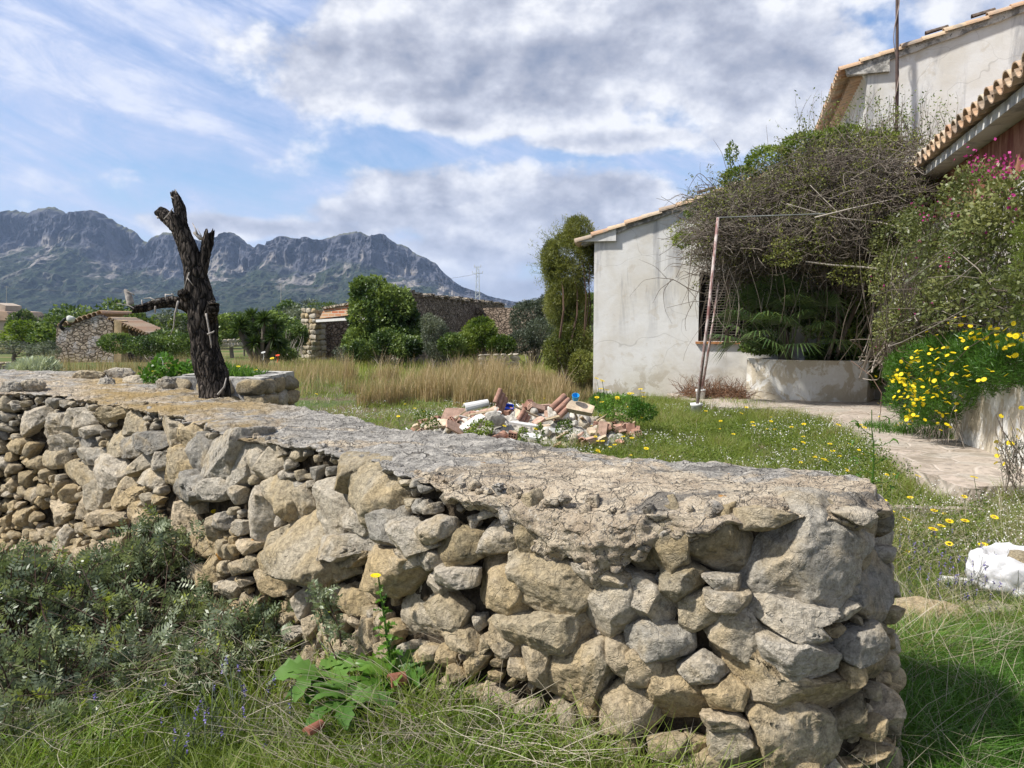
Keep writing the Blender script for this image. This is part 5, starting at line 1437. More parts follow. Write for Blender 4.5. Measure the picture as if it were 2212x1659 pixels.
# ---- white sack on the right
q = at(2196, 1262, z=.12); q[2] = float(gz(q[0], q[1])); D_, F = ICO[5]
D2 = D_.copy(); a = np.arctan2(D2[:, 1], D2[:, 0]); P = D2 * np.array([.24, .18, .17])
P[:, 2] += .14; P *= (1 + .15 * ridged(D2 * 1.7 + 3, 2) + .09 * ridged(D2 * 4.5, 4) + .02 * ridged(D2 * 14, 2))[:, None]; P[:, 2] = np.maximum(P[:, 2], .0)
P[:, 2] = np.where((D2[:, 2] > .62), P[:, 2] - .10 * sstep(D2[:, 2], .62, .95), P[:, 2])
sk = thing('rubbish_sack', tuple(q), 'crumpled white sack with torn open mouth lying in the grass at the right edge', 'sack')
obj('sack_body', P, [F], flat('white_woven_plastic', (0.50, 0.50, 0.51), .55, .4, var=.1, scale=20, bump=.004), sk, smooth=True, local=True)
P2, F2 = rock(np.array([(-.09, -.03), (.09, -.04), (.07, .05), (-.06, .06)]), .06, 4, 77)
obj('filling', P2 + np.array([.0, -.05, .24]), [F2], m_stone, sk, smooth=True, local=True, attrs={'tint': np.full(len(F2), .85)})
mb = MB(); mb.box((0, 0, 0), (.36, .05, .03), R=Matrix.Rotation(-.35, 3, 'Z')); o = mb.build('white_board', m_pot, local=True); o.location = at(2105, 1258, z=.1) ; tag(o, 'narrow white strip lying in the grass left of the sack', 'board')
# lavender by the wall end
def lavender(px, py, dep, n, label):
    b0 = ongr(px, py, dep); t = thing('lavender', tuple(b0), label, 'plant'); r = rg
    B0 = b0 + r.normal(size=(n, 3)) * np.array([.10, .10, 0]); T0 = B0 + norm(r.normal(size=(n, 3)) * .35 + np.array([0, 0, 1])) * r.uniform(.16, .34, (n, 1))
    V, F, a, _ = twigs(B0, T0, r, .04, .0022, .0012, 5, 3); obj('stems', V, [F], m_olive, t, attrs={'rnd': a})
    V = []
    P = np.repeat(T0[: n // 2], 9, 0); d = rdirs(len(P), .5, r); v, f = leafquads(P + np.array([0, 0, 1]) * r.uniform(-.03, .01, (len(P), 1)), d, perp(d, r), np.full(len(P), .010), np.full(len(P), .008))
    obj('flower_spikes', v, [f], m_lav, t, attrs={'rnd': r.random(len(P))})
    k = r.integers(0, n, n * 10); u = r.random((n * 10, 1)) ** 1.3 * .75; P = B0[k] + (T0[k] - B0[k]) * u; d = norm(rdirs(len(P), .8, r)); v, f = leafquads(P, d, perp(d, r), r.uniform(.02, .04, len(P)), np.full(len(P), .004))
    obj('foliage', v, [f], m_olive, t, attrs={'rnd': r.random(len(P))})
m_lav = leafmat('lavender_flower', [(0, (0.10, 0.08, 0.24)), (1, (0.26, 0.22, 0.5))], trans=.2)
lavender(2060, 1235, 4.2, 60, 'clump of lavender with blue flower spikes nearest the end of the wall')
lavender(2125, 1215, 4.4, 60, 'clump of lavender in the grass left of the white sack')
lavender(1995, 1180, 4.8, 40, 'small lavender clump directly behind the wall corner')
lavender(420, 1640, 2.75, 26, 'small lavender clump in the straw at the bottom left')
lavender(500, 1590, 2.9, 20, 'sparse lavender stems beside the dark shrub at the bottom')
# thin weed standing before the path
def tallweed(px0, py0, px1, py1, dep, label, n=26):
    b0 = at(px0, py0, y=dep); b0[2] = float(gz(b0[0], b0[1])); tp = at(px1, py1, y=dep); t = thing('thin_weed', tuple(b0), label, 'plant'); r = rg
    ax = np.array([b0 + (tp - b0) * k for k in np.linspace(0, 1, 8)]) + np.array([[.01 * math.sin(k * 1.7), 0, 0] for k in range(8)])
    mb = MB(); mb.tube(ax, np.linspace(.010, .003, 8), 6, a=.3)
    for k in range(9):
        u = .3 + .65 * k / 9; p0_ = b0 + (tp - b0) * u; e = p0_ + np.array([(-1) ** k * r.uniform(.08, .2), r.normal() * .05, r.uniform(.05, .2)]) * (1.2 - .6 * u)
        mb.tube([p0_, (p0_ + e) / 2 + np.array([0, 0, -.02]), e], [.004, .003, .002], 5, a=.4)
        for z_ in range(3): V, F = leafblade(e + r.normal(size=3) * .01, r.normal(size=3) + np.array([0, 0, .4]), .05, .02, r, nl=4); mb.add(V, F, .5)
    for k in range(n):
        u = r.random() * .8; V, F = leafblade(b0 + (tp - b0) * u, (math.cos(k * 2.4), math.sin(k * 2.4), .9), .11 * (1.1 - u), .025, r, nl=5); mb.add(V, F, float(r.random()))
    mb.build('stem_and_leaves', m_leafy, t)
tallweed(1893, 1010, 1885, 885, 5.6, 'tall branching thistle-like weed rising from the grass before the paved path')

# ---- stone planter behind the dead tree
def masonry(o, u, n_, L_, H_, r, sz=.16, prot=.03, tin=(.4, .55, .62, .75, .3, .86)):
    """rubble facing: origin o, along u, outward n_"""
    u = np.array(u, float); n_ = np.array(n_, float); VV, FF, TT, b = [], [], [], 0; z = 0
    while z < H_ - .02:
        h = sz * r.uniform(.6, 1.0); h = min(h, H_ - z); x = -r.random() * sz * .5
        while x < L_:
            w = sz * r.uniform(.8, 1.7); k = 7; an = np.linspace(0, 2 * np.pi, k, endpoint=False) + r.normal(size=k) * .2
            pl = np.stack([np.sign(np.cos(an)) * np.abs(np.cos(an)) ** .6 * w * .5, np.sign(np.sin(an)) * np.abs(np.sin(an)) ** .6 * h * .52], 1) * r.uniform(.9, 1.06, (k, 1))
            P, F = rock(pl, .05, 3, int(r.integers(1e6)), cuts=6)
            cx_ = min(max(x + w / 2, w * .4), L_ - w * .3)
            q = np.array(o) + u * cx_ + n_ * (prot - .05) + np.array([0, 0, z + h / 2])
            VV.append(q + P[:, :1] * u + P[:, 1:2] * (-n_) + P[:, 2:3] * np.array([0, 0, 1.])); FF.append(F + b); b += len(P); TT.append(np.full(len(F), r.choice(tin) + r.normal() * .04)); x += w
        z += h
    return np.concatenate(VV), [np.concatenate(FF)], np.concatenate(TT)
pd = 6.75; pA = at(372, 870, y=pd); pB = at(566, 870, y=pd - .15); zt = at(500, 812, y=pd)[2]
spt = thing('stone_planter', (pA[0] + .5, pd + .3, 0), 'low square stone planter full of weeds behind the dead tree', 'planter')
ua = norm(np.array([pB[0] - pA[0], pB[1] - pA[1], 0])); na = np.array([ua[1], -ua[0], 0]); Lp = float(np.linalg.norm((pB - pA)[:2])); dp = .62
V1, F1, T1 = masonry((pA[0], pA[1], zt - .62), ua, na, Lp, .60, rg, .19, .055, (.62, .86, .9, .88, .6, .55))
V2, F2, T2 = masonry((pB[0], pB[1], zt - .62), -na, ua, dp, .60, rg, .19, .055, (.62, .86, .9, .88, .4))
o = obj('stone_facing', np.concatenate([V1, V2]), [np.concatenate([F1[0], F2[0] + len(V1)])], m_stone, spt, smooth=True, attrs={'tint': np.concatenate([T1, T2])})
mb = MB(); A_ = np.array([pA[0], pA[1], 0])
def rim(p, a, b_, z0, z1): 
    c = [p, p + ua * a, p + ua * a - na * b_, p - na * b_]; V = [(q[0], q[1], z0) for q in c] + [(q[0], q[1], z1) for q in c]
    return np.array(V), [[0, 3, 2, 1], [4, 5, 6, 7], [0, 1, 5, 4], [1, 2, 6, 5], [2, 3, 7, 6], [3, 0, 4, 7]]
mb.add(*rim(A_, Lp, .16, 0, zt - .01)); mb.add(*rim(A_ - na * (dp - .16), Lp, .16, 0, zt + .01)); mb.add(*rim(A_ - na * .163, .16, dp - .326, 0, zt)); mb.add(*rim(A_ - na * .163 + ua * (Lp - .16), .16, dp - .326, 0, zt))
mb.build('rim_wall', m_band , spt)
mb = MB(); mb.add(*rim(A_ - na * .165 + ua * .163, Lp - .326, dp - .33, zt - .4, zt - .06)); mb.build('soil', m_core, spt)
wp = thing('planter_weeds', (pA[0] + .5, pd + .6, zt - .06), 'mixed green weeds with yellow and white flowers growing in the stone planter', 'plant')
n = 900; bx = (A_ + ua * rg.uniform(.2, Lp - .2, (n, 1)) - na * rg.uniform(.15, dp - .12, (n, 1))); bx[:, 2] = zt - .06
f = fbm(bx * 3, 2); Hh = (.05 + .10 * rg.random(n)) * (1 + 1.2 * np.maximum(f, -.5)); V, F, a = blades(bx, Hh * 1.3, np.full(n, .012), rg.normal(size=(n, 2)) * .05, np.full(n, .3)); obj('grass_blades', V, F, m_leafy, wp, attrs={'rnd': rg.random(n)[a]})
bl = [(at(a, b_, y=pd + .5), (.11, .15, c)) for a, b_, c in ((322 + 70, 806, .09), (415, 800, .10), (355, 795, .13), (330, 808, .10), (450, 812, .06), (520, 806, .05))]
V, F, rn, _ = crown(bl, 1500, .045, .6, rg, gsc=4); obj('foliage', V, [F], m_leafy, wp, attrs={'rnd': rn})
for (a, b_, kind) in ((338, 798, 0), (375, 793, 0), (427, 797, 0), (468, 800, 0), (546, 800, 0), (552, 803, 0), (337, 805, 0), (400, 812, 0), (513, 795, 0), (459, 779, 1), (598, 771, 1), (593, 777, 0), (352, 776, 2), (568, 765, 2)):
    V, F, A = daisy_mesh(rg, 10, .07, .022); o = obj('flower', V + at(a, b_ + 6, y=pd + .25 + .3 * rg.random()) - np.array([0, 0, .03]), F, {0: m_flower, 1: None, 2: m_white}[kind] or flat('red_poppy', (.6, .08, .03), .6, .2), wp, attrs={'rnd': A if kind != 2 else [.5] * len(A)})

# ---- dead tree
TD = 6.05
def zt_(x, y, dz=0.0): return at((320 + x / 3.073) / 1.1573, (460 + y / 3.073) / 1.1573, y=TD + dz)
KS = TD / 1662 / (3.073 * 1.1573)
def _bark(b, co, p):
    w = b.vmath('ADD', co, b.vmath('SCALE', b.n('ShaderNodeTexNoise', {'Vector': co, 'Scale': 6.0}).outputs[1], .06))
    st = b.scale(w, (1, 1, .22)); n1 = b.noise(st, 34, 8, .7, .4); n2 = b.noise(co, 5, 5, .6); v = b.n('ShaderNodeTexVoronoi', {'Vector': st, 'Scale': 34.0}, feature='DISTANCE_TO_EDGE').outputs[0]
    c = b.mix(b.step(n1, .38, .66), (0.016, 0.014, 0.012), (0.12, 0.10, 0.085)); c = b.mix(b.math('MULTIPLY', b.step(n2, .55, .7), .5), c, (0.16, 0.135, 0.115))  # bark tone runs from near black to dark brown
    c = b.mix(b.step(v, .0, .12), (0.006, 0.006, 0.006), c)
    b.set(p.inputs['Base Color'], c); bump(b, p, b.math('ADD', n1, b.math('MULTIPLY', b.step(v, 0, .25), .8)), 1, .02)
m_bark = mat('dark_bark', _bark, .95, .1)
m_deadwood = flat('bleached_deadwood', (0.34, 0.31, 0.28), .9, .1, var=.4, scale=18, bump=.004)
def limb(pts, sides, rings, amp, seed, taper_end=True, cut=False):
    pts = np.array(pts, float); P = pts[:, :3]; R = pts[:, 3]
    d = np.concatenate([[0], np.cumsum(np.linalg.norm(np.diff(P, axis=0), axis=1))]); k = np.linspace(0, d[-1], rings)
    Q = np.stack([np.interp(k, d, P[:, i]) for i in range(3)], 1); Rr = np.interp(k, d, R)
    ker = np.hanning(max(5, rings // 8 | 1) + 2)[1:-1]; ker /= ker.sum(); w = len(ker) // 2
    for i in range(3): Q[:, i] = np.convolve(np.pad(Q[:, i], w, mode='reflect', reflect_type='odd'), ker, 'valid')
    V, F = tubes(Q[None], Rr[None], sides); G = V.reshape(rings, sides, 3); N_ = norm(G - Q[:, None])
    an = np.linspace(0, 2 * np.pi, sides, endpoint=False)[None] + 0 * k[:, None]; kk = k[:, None] + 0 * an
    tw = kk * 2.0 + .5 * np.sin(kk * 5)
    q = v3(np.cos(an + tw) * 4.2, np.sin(an + tw) * 4.2, kk * 3.0 + seed)
    dd = ridged(q, 4).reshape(G.shape[:2]) * amp + fbm(v3(np.cos(an) * 1.3, np.sin(an) * 1.3, kk * 4 + seed), 3).reshape(G.shape[:2]) * amp * 2.0
    G = G + N_ * (dd * (Rr[:, None] / R.max()) ** .5)[..., None]
    if not cut: 
        e = sstep(k, k[-1] - R[-1] * 2.5, k[-1]); tdir = norm(Q[-1] - Q[-3]); G = G + tdir * (e[:, None] * (np.abs(fbm(v3(np.cos(an) * 3, np.sin(an) * 3, 0 * kk + seed), 2).reshape(an.shape)) * R[-1] * 2.2))[..., None]
    V = G.reshape(-1, 3); F = F.tolist(); F.append([i for i in range(sides)][::-1]); n0 = (rings - 1) * sides
    V = np.concatenate([V, [Q[-1] - norm(Q[-1] - Q[-3]) * R[-1] * (.4 if not cut else -.01)]]); F += [[n0 + i, n0 + (i + 1) % sides, len(V) - 1] for i in range(sides)]
    return V, F
def sk_(lst, dz=0.0): return [(*zt_(x, y, dz * i_ / max(1, len(lst) - 1)), w * KS) for i_, (x, y, w) in enumerate(lst)]
dt = thing('dead_tree', (*zt_(665, 1600)[:2], 0.0), 'dead tree with black furrowed bark and sawn broken limbs standing behind the wall', 'tree')
bot = zt_(672, 1640)
V, F = limb([(bot[0] + .01, TD, -.1, 120 * KS)] + sk_([(668, 1640, 112), (655, 1500, 106), (612, 1370, 112), (585, 1220, 98), (575, 1080, 98), (563, 950, 94), (550, 850, 84), (520, 700, 72), (490, 600, 68), (462, 500, 64), (428, 410, 62), (398, 340, 60), (378, 290, 60), (372, 262, 40)]), 72, 260, .013, 1)
obj('trunk', V, F, m_bark, dt, smooth=True)
for nm, L_, cut, sd, mm in (('limb', [(395, 330, 55), (330, 285, 46), (262, 232, 41), (245, 222, 38)], True, 2, m_bark), ('limb', [(402, 330, 44), (398, 250, 40), (392, 180, 36), (370, 110, 28), (355, 75, 20)], False, 3, m_bark),
                            ('limb', [(545, 700, 48), (575, 610, 42), (592, 520, 38), (608, 450, 44), (622, 385, 32)], False, 4, m_bark),
                            ('limb', [(560, 1000, 50), (500, 960, 50), (420, 920, 40), (330, 905, 31), (220, 918, 30), (130, 950, 30), (50, 962, 24)], False, 5, m_bark),
                            ('limb', [(530, 960, 40), (470, 880, 36), (405, 825, 28)], True, 6, m_bark), ('limb', [(625, 1080, 40), (640, 1000, 42), (655, 930, 42)], True, 7, m_bark)):
    V, F = limb(sk_(L_, -.12 if sd in (5, 6, 7) else .04), 40, 90 if sd == 5 else 60, .010, sd, cut=cut); obj(nm, V, F, mm, dt, smooth=True)
V, F = limb(sk_([(80, 930, 20), (65, 870, 20), (42, 822, 10)], -.0), 20, 30, .004, 9)
obj('broken_branch', V + np.array([0, -.12, 0]), F, m_deadwood, dt, smooth=True)
mb = MB()
for a in ([(45, 955, 6), (10, 935, 4), (-40, 925, 2), (-90, 915, 1.5)], [(45, 850, 6), (10, 830, 4), (-30, 815, 2)], [(220, 900, 7), (170, 875, 5), (120, 880, 2)], [(240, 890, 5), (180, 895, 3)], [(290, 890, 5), (288, 845, 5)], [(340, 885, 5), (338, 840, 4)], [(350, 850, 5), (290, 850, 4)],
          [(385, 900, 8), (360, 1000, 6), (350, 1100, 4), (325, 1160, 2)], [(210, 940, 7), (208, 990, 5)], [(530, 380, 9), (520, 350, 5), (495, 300, 3)], [(560, 420, 16), (530, 390, 14), (505, 372, 10)], [(565, 400, 4), (545, 365, 3), (530, 340, 2)],
          [(345, 185, 3), (310, 235, 4), (275, 270, 3)], [(370, 75, 5), (368, 40, 2)], [(470, 680, 5), (450, 740, 4), (430, 810, 3)], [(455, 720, 4), (500, 780, 3)], [(230, 260, 8), (222, 248, 3)], [(350, 110, 5), (325, 95, 2)],
          [(600, 995, 7), (615, 1080, 6), (635, 1200, 6), (640, 1260, 3)], [(610, 1155, 8), (650, 1140, 7), (662, 1128, 3)], [(690, 1620, 9), (740, 1560, 8), (755, 1490, 4)], [(110, 930, 6), (105, 890, 4)]):
    P = np.array([zt_(x, y, -.14 - .02 * (i_ == 0)) for i_, (x, y, w) in enumerate(a)]); mb.tube(P, [w * KS for x, y, w in a], 6, a=.8)
mb.build('twigs', m_deadwood, dt, smooth=True)
mb = MB(); c_ = zt_(657, 926, -.12); n0 = 16
mb.add(np.array([c_ + np.array([math.cos(a) * 40 * KS, math.sin(a) * 40 * KS, .006 + .006 * math.cos(a)]) for a in np.linspace(0, 6.28, n0, endpoint=False)]), [list(range(n0))]); mb.build('sawn_face', m_deadwood, dt)
# ================================================================== RUBBLE HEAP
rr5 = np.random.default_rng(21)
hc = at(1135, 905, y=10.6); hc[2] = 0
def mound(x, y):
    a = (x - hc[0]) / 1.72; b_ = (y - hc[1]) / 1.15
    return .34 * np.clip(1 - a * a - b_ * b_, 0, 1) ** .7 * (1 + .25 * np.sin(a * 5 + 1) * np.cos(b_ * 4))
def hsurf(x, y): return float(gz(x, y)) + float(mound(np.array(x), np.array(y)))
m_brk = [flat('salmon_brick', (0.43, 0.29, 0.22), .9, .1, var=.25, scale=14, bump=.004), flat('red_brick_clay', (0.33, 0.19, 0.14), .9, .1, var=.3, scale=14, bump=.004), flat('buff_brick', (0.50, 0.40, 0.29), .9, .1, var=.25, scale=14, bump=.004)]
m_chunk = [flat('broken_plaster', (0.58, 0.54, 0.47), .95, .1, var=.25, scale=12, bump=.008), flat('broken_concrete', (0.36, 0.34, 0.30), .95, .1, var=.35, scale=16, bump=.01), m_stone]
m_wht = flat('white_glazed_board', (0.58, 0.57, 0.54), .5, .4, var=.1)
m_wood = flat('pale_wood', (0.34, 0.27, 0.18), .85, .1, var=.3, scale=12)
def rotm(rx, ry, rz_): return np.array(Matrix.Rotation(rz_, 3, 'Z') @ Matrix.Rotation(ry, 3, 'Y') @ Matrix.Rotation(rx, 3, 'X'))
def chipbox(w, d, h, r):
    """broken slab with ragged corners"""
    k = 7; an = np.linspace(0, 2 * np.pi, k, endpoint=False) + r.normal(size=k) * .15 + .4
    c, s = np.cos(an), np.sin(an); e = .35
    x = np.sign(c) * np.abs(c) ** e * w / 2 * r.uniform(.8, 1.05, k); y = np.sign(s) * np.abs(s) ** e * d / 2 * r.uniform(.8, 1.05, k)
    V = np.concatenate([np.stack([x, y, np.full(k, -h / 2)], 1), np.stack([x * .98, y * .98, np.full(k, h / 2)], 1)])
    F = [list(range(k))[::-1], list(range(k, 2 * k))] + [[i, (i + 1) % k, (i + 1) % k + k, i + k] for i in range(k)]
    return V, F
def holebrick(w, d, h, r):
    """hollow brick: outer shell and webs, open at the ends"""
    mb = MB(); t = .010
    mb.box((0, 0, h / 2 - t / 2), (w, d, t)); mb.box((0, 0, -h / 2 + t / 2), (w, d, t))
    for k in np.linspace(-d / 2 + t / 2, d / 2 - t / 2, 4): mb.box((0, k, 0), (w - .002, t, h - 2 * t))
    mb.box((0, 0, 0), (w - .004, d - 2 * t, t * .8))
    return np.concatenate(mb.V), mb.F
def piece(name, V, F, m, x, y, z, R, label, cat, grp=None):
    V = np.asarray(V) @ R.T; o = obj(name, V, F, m, local=True, attrs={'rnd': float(rr5.random()), 'tint': float(rr5.uniform(.3, .7))})
    o.location = (x, y, z); return tag(o, label, cat, grp)
# fine debris under the pieces
xs_, ys_ = np.meshgrid(np.linspace(-1.9, 1.9, 110), np.linspace(-1.3, 1.3, 80), indexing='ij')
X_, Y_ = xs_ + hc[0], ys_ + hc[1]; Zm = gz(X_, Y_) + mound(X_, Y_) - .05 + (np.abs(fbm(v3(X_ * 9, Y_ * 9, 1), 3)).reshape(X_.shape) * .12 - .03)
i, j = np.meshgrid(np.arange(109), np.arange(79), indexing='ij'); tag(obj('rubble_debris', v3(X_, Y_, Zm), [np.stack([i * 80 + j, (i + 1) * 80 + j, (i + 1) * 80 + j + 1, i * 80 + j + 1], -1).reshape(-1, 4)], m_chunk[1]), 'crumbled mortar and grit filling the rubble heap', kind='stuff')
def onheap(px, py):
    """where the view ray meets the heap"""
    d = ray(px, py); ts = np.linspace(7.5, 13, 500) / d[1]
    P = np.array([0, 0, EYE]) + ts[:, None] * d; g = gz(P[:, 0], P[:, 1]) + mound(P[:, 0], P[:, 1]); k = np.argmax(P[:, 2] < g + .03)
    return P[k]
kinds = ['slab', 'tile', 'brick', 'chunk', 'chunk', 'slab', 'chip', 'wood']
for k in range(250):
    a, b_ = rr5.uniform(-1, 1, 2)
    if a * a + b_ * b_ > 1: continue
    x, y = hc[0] + a * 1.68, hc[1] + b_ * 1.12; z = hsurf(x, y); R = rotm(rr5.normal() * .5, rr5.normal() * .45, rr5.random() * 6.28); kd = kinds[rr5.integers(len(kinds))]
    if kd == 'slab':
        q = rr5.integers(3); V, F = chipbox(rr5.uniform(.10, .26), rr5.uniform(.07, .16), rr5.uniform(.015, .035), rr5)
        piece('broken_slab', V, F, m_brk[q], x, y, z + .02, R, ['broken salmon clay slab lying in the rubble heap', 'broken dark red clay slab lying in the rubble heap', 'broken buff clay slab lying in the rubble heap'][q], 'clay slab', 'clay slabs in the rubble heap')
    elif kd == 'tile':
        mb = MB(); mb.add(*halfpipe((-.11, 0, 0), (.11, 0, 0), .07, .06, .013)); piece('roof_tile', np.concatenate(mb.V), mb.F, m_brk[rr5.integers(2)], x, y, z, R, 'curved clay roof tile thrown on the rubble heap', 'roof tile', 'roof tiles in the rubble heap')
    elif kd == 'brick':
        V, F = holebrick(.22, .11, .075, rr5); piece('hollow_brick', V, F, m_brk[rr5.integers(2)], x, y, z + .02, R, 'hollow red clay brick lying in the rubble heap', 'brick', 'hollow bricks in the rubble heap')
    elif kd == 'chunk':
        q = rr5.integers(3); s_ = rr5.uniform(.08, .20); kk_ = 7; an = np.linspace(0, 6.28, kk_, endpoint=False) + rr5.normal(size=kk_) * .2; pl = np.stack([np.cos(an) * s_ * .6, np.sin(an) * s_ * .4], 1)
        P, F = rock(pl, s_ * .4, 3, int(rr5.integers(1e6)), cuts=8); o = piece('plaster_chunk', P, [F], m_chunk[q], x, y, z + .01, R, ['pale broken plaster chunk in the rubble heap', 'grey broken concrete lump in the rubble heap', 'broken wall stone in the rubble heap'][q], 'masonry chunk', 'masonry chunks in the rubble heap')
        for p_ in o.data.polygons: p_.use_smooth = True
    elif kd == 'chip':
        V, F = chipbox(rr5.uniform(.1, .3), rr5.uniform(.06, .12), .014, rr5); piece('white_fragment', V, F, m_wht, x, y, z + .03, R, 'white glazed fragment in the rubble heap', 'fragment', 'white fragments in the rubble heap')
    else:
        V, F = chipbox(rr5.uniform(.3, .6), .05, .022, rr5); piece('wood_batten', V, F, m_wood, x, y, z + .05, R, 'weathered wooden batten stuck in the rubble heap', 'batten', 'battens in the rubble heap')
def special(px, py, V, F, m, R, label, name, cat, dz=.0):
    q = onheap(px, py); return piece(name, V, F, m, q[0], q[1] - .05, q[2] + dz, R, label, cat)
V, F = chipbox(.42, .26, .05, rr5); special(985, 905, V, F, m_brk[0], rotm(.9, .12, .25), 'large salmon clay block tilted at the left of the rubble heap', 'clay_block', 'clay block', .05)
V, F = chipbox(.36, .22, .03, rr5); special(945, 925, V, F, m_brk[2], rotm(.35, -.1, .1), 'flat orange slab propped at the low left end of the rubble heap', 'clay_slab', 'clay slab', .06)
V, F = chipbox(.30, .16, .03, rr5); special(985, 930, V, F, m_brk[0], rotm(.9, .5, .4), 'narrow buff pink slab leaning at the front left of the heap', 'clay_slab', 'clay slab', .04)
mb = MB(); mb.add(*halfpipe((-.12, 0, 0), (.12, 0, 0), .055, .04, .02)); special(1030, 882, np.concatenate(mb.V), mb.F, m_wht, rotm(.5, -.2, .3), 'long white rounded basin piece near the top left of the heap', 'white_basin', 'basin piece', .03)
mb = MB(); mb.box((0, 0, 0), (.17, .1, .012)); mb.box((0, -.045, .04), (.17, .01, .07)); mb.box((0, .045, .04), (.17, .01, .07)); mb.box((-.08, 0, .04), (.01, .08, .07)); mb.box((.08, 0, .04), (.01, .08, .07))
special(1098, 884, np.concatenate(mb.V) * .75, mb.F, flat('blue_plastic', (0.01, 0.05, 0.42), .4, .5, var=.1), rotm(.9, .15, .1), 'dark blue plastic tray half buried at the top of the rubble', 'blue_tray', 'tray', .02)
cy = np.linspace(0, 6.28, 18, endpoint=False); V = np.concatenate([np.stack([np.cos(cy) * r_, np.sin(cy) * r_, np.full(18, z_)], 1) for r_, z_ in ((.035, .0), (.045, .07), (.042, .07), (.032, .005))]); F = [[a * 18 + i, a * 18 + (i + 1) % 18, (a + 1) * 18 + (i + 1) % 18, (a + 1) * 18 + i] for a in range(3) for i in range(18)] + [list(range(54, 72))]
special(1242, 862, V * .8, F, flat('sky_blue_plastic', (0.03, 0.35, 0.70), .4, .5, var=.1), rotm(.6, 0, 0), 'light blue plastic cup on the right top of the rubble heap', 'blue_cup', 'cup', .0)
for px_, py_, rx_, rz_, lb_ in ((1130, 905, 1.1, 1.1, 'ridged red roof tile standing upright at the middle front of the heap'), (1080, 868, 1.2, 1.3, 'pink roof tile standing on end on the top left of the heap'), (1213, 878, .9, .7, 'dark red curved tile leaning near the top of the heap')):
    mb = MB(); [mb.add(*halfpipe((-.11, o_, 0), (.11, o_, 0), .03, .03, .010)) for o_ in (-.055, 0, .055)]; special(px_, py_, np.concatenate(mb.V), mb.F, m_brk[1], rotm(rx_, -.55, rz_), lb_, 'roof_tile', 'roof tile', .01)
V, F = chipbox(.44, .08, .03, rr5); special(1130, 925, V, F, m_wht, rotm(0.2, .12, -.2), 'long white board lying along the front of the heap', 'white_board', 'board', .06)
V, F = chipbox(.26, .12, .03, rr5); special(1150, 945, V, F, m_wht, rotm(.3, .1, -.35), 'short white board fallen in front of the heap', 'white_board', 'board', .02)
V, F = chipbox(.40, .12, .035, rr5); special(1020, 920, V, F, m_wht, rotm(.7, -.5, .4), 'white panel leaning behind the salmon block', 'white_board', 'board', .05)
mb = MB(); mb.box((0, 0, 0), (.30, .14, .09)); special(1345, 912, np.concatenate(mb.V), mb.F, m_brk[0], rotm(.25, .35, -.35), 'clean salmon brick lying at the right end of the rubble', 'clay_brick', 'brick', .06)
mb = MB(); mb.box((0, 0, 0), (.46, .22, .10)); q = at(1262, 945, z=.04); piece('concrete_block', np.concatenate(mb.V), mb.F, m_chunk[1], q[0], q[1], .06, rotm(0, .03, .08), 'grey concrete block lying in the grass before the heap', 'block')
P, F = rock(np.array([(-.13, -.09), (.12, -.1), (.14, .06), (0, .12), (-.14, .07)]), .1, 4, 501); special(1205, 898, P, [F], m_chunk[0], rotm(0, 0, .4), 'big pale masonry chunk in the middle right of the heap', 'masonry_chunk', 'masonry chunk', .06)
P, F = rock(np.array([(-.12, -.09), (.12, -.1), (.13, .06), (0, .1), (-.12, .08)]), .1, 4, 502); special(1070, 912, P, [F], m_chunk[1], rotm(0, 0, .4), 'rough grey concrete lump in the middle of the heap', 'masonry_chunk', 'masonry chunk', .05)
V, F = chipbox(.3, .14, .05, rr5); special(1250, 885, V, F, m_brk[2], rotm(.7, .2, -.1), 'buff slab resting near the right top of the heap', 'clay_slab', 'clay slab', .02)
def bush(name, label, blobs, n, size, asp, m, cat='bush', r=rr5, stem=True, group=None, base=None, twn=40, mt=None, **k):
    bl = [(at(a, b_, y=c) if len(t_) == 6 else np.array(t_[:3]), t_[-3:]) for t_ in blobs for a, b_, c in [t_[:3]]]
    c = np.mean([b[0] for b in bl], 0); g = float(gz(c[0], c[1])) if base is None else base[2]
    loc = (c[0], c[1], g) if base is None else tuple(base)
    t = thing(name, loc, label, cat, group); V, F, rn, P = crown(bl, n, size, asp, r, **k)
    obj('foliage', V, [F], m, t, attrs={'rnd': rn})
    if stem:
        e = P[r.integers(0, len(P), twn)]; b0 = np.array(loc) + r.normal(size=(twn, 3)) * np.array([.12, .12, 0]); s_ = max(.3, abs(c[2] - g)) / 1.5
        V, F, a, _ = twigs(b0, e, r, .12, .018 * s_, .004 * s_, 7, 5); obj('branches', V, [F], mt or m_twig, t, attrs={'rnd': a})
    return t
bush('spurge_plant', 'bright lime spurge growing in front of the rubble heap', [(1040, 925, 9.6, .16, .12, .10), (1020, 935, 9.5, .1, .1, .06)], 500, .035, .6, m_lime, 'plant', stem=False)
bush('spurge_plant', 'lime green spurge stems at the foot of the heap centre', [(1165, 935, 9.4, .06, .06, .12), (1130, 940, 9.4, .06, .06, .10)], 350, .03, .6, m_lime, 'plant', stem=False)
bush('spurge_plant', 'yellow green spurge at the left end of the rubble heap', [(915, 905, 10.2, .14, .1, .14), (935, 915, 10.0, .1, .1, .1)], 450, .03, .6, m_lime, 'plant', stem=False)
bush('spurge_plant', 'lime spurge before the concrete block at the heap', [(1220, 925, 9.3, .12, .08, .12)], 260, .03, .6, m_lime, 'plant', stem=False)
dbb = bush('daisy_clump', 'low green clump of yellow daisies at the right end of the rubble', [(1345, 880, 11.0, .35, .3, .18), (1300, 868, 11.4, .2, .2, .15), (1390, 890, 10.8, .2, .2, .14)], 5200, .05, .22, m_leafy, 'plant', stem=False)
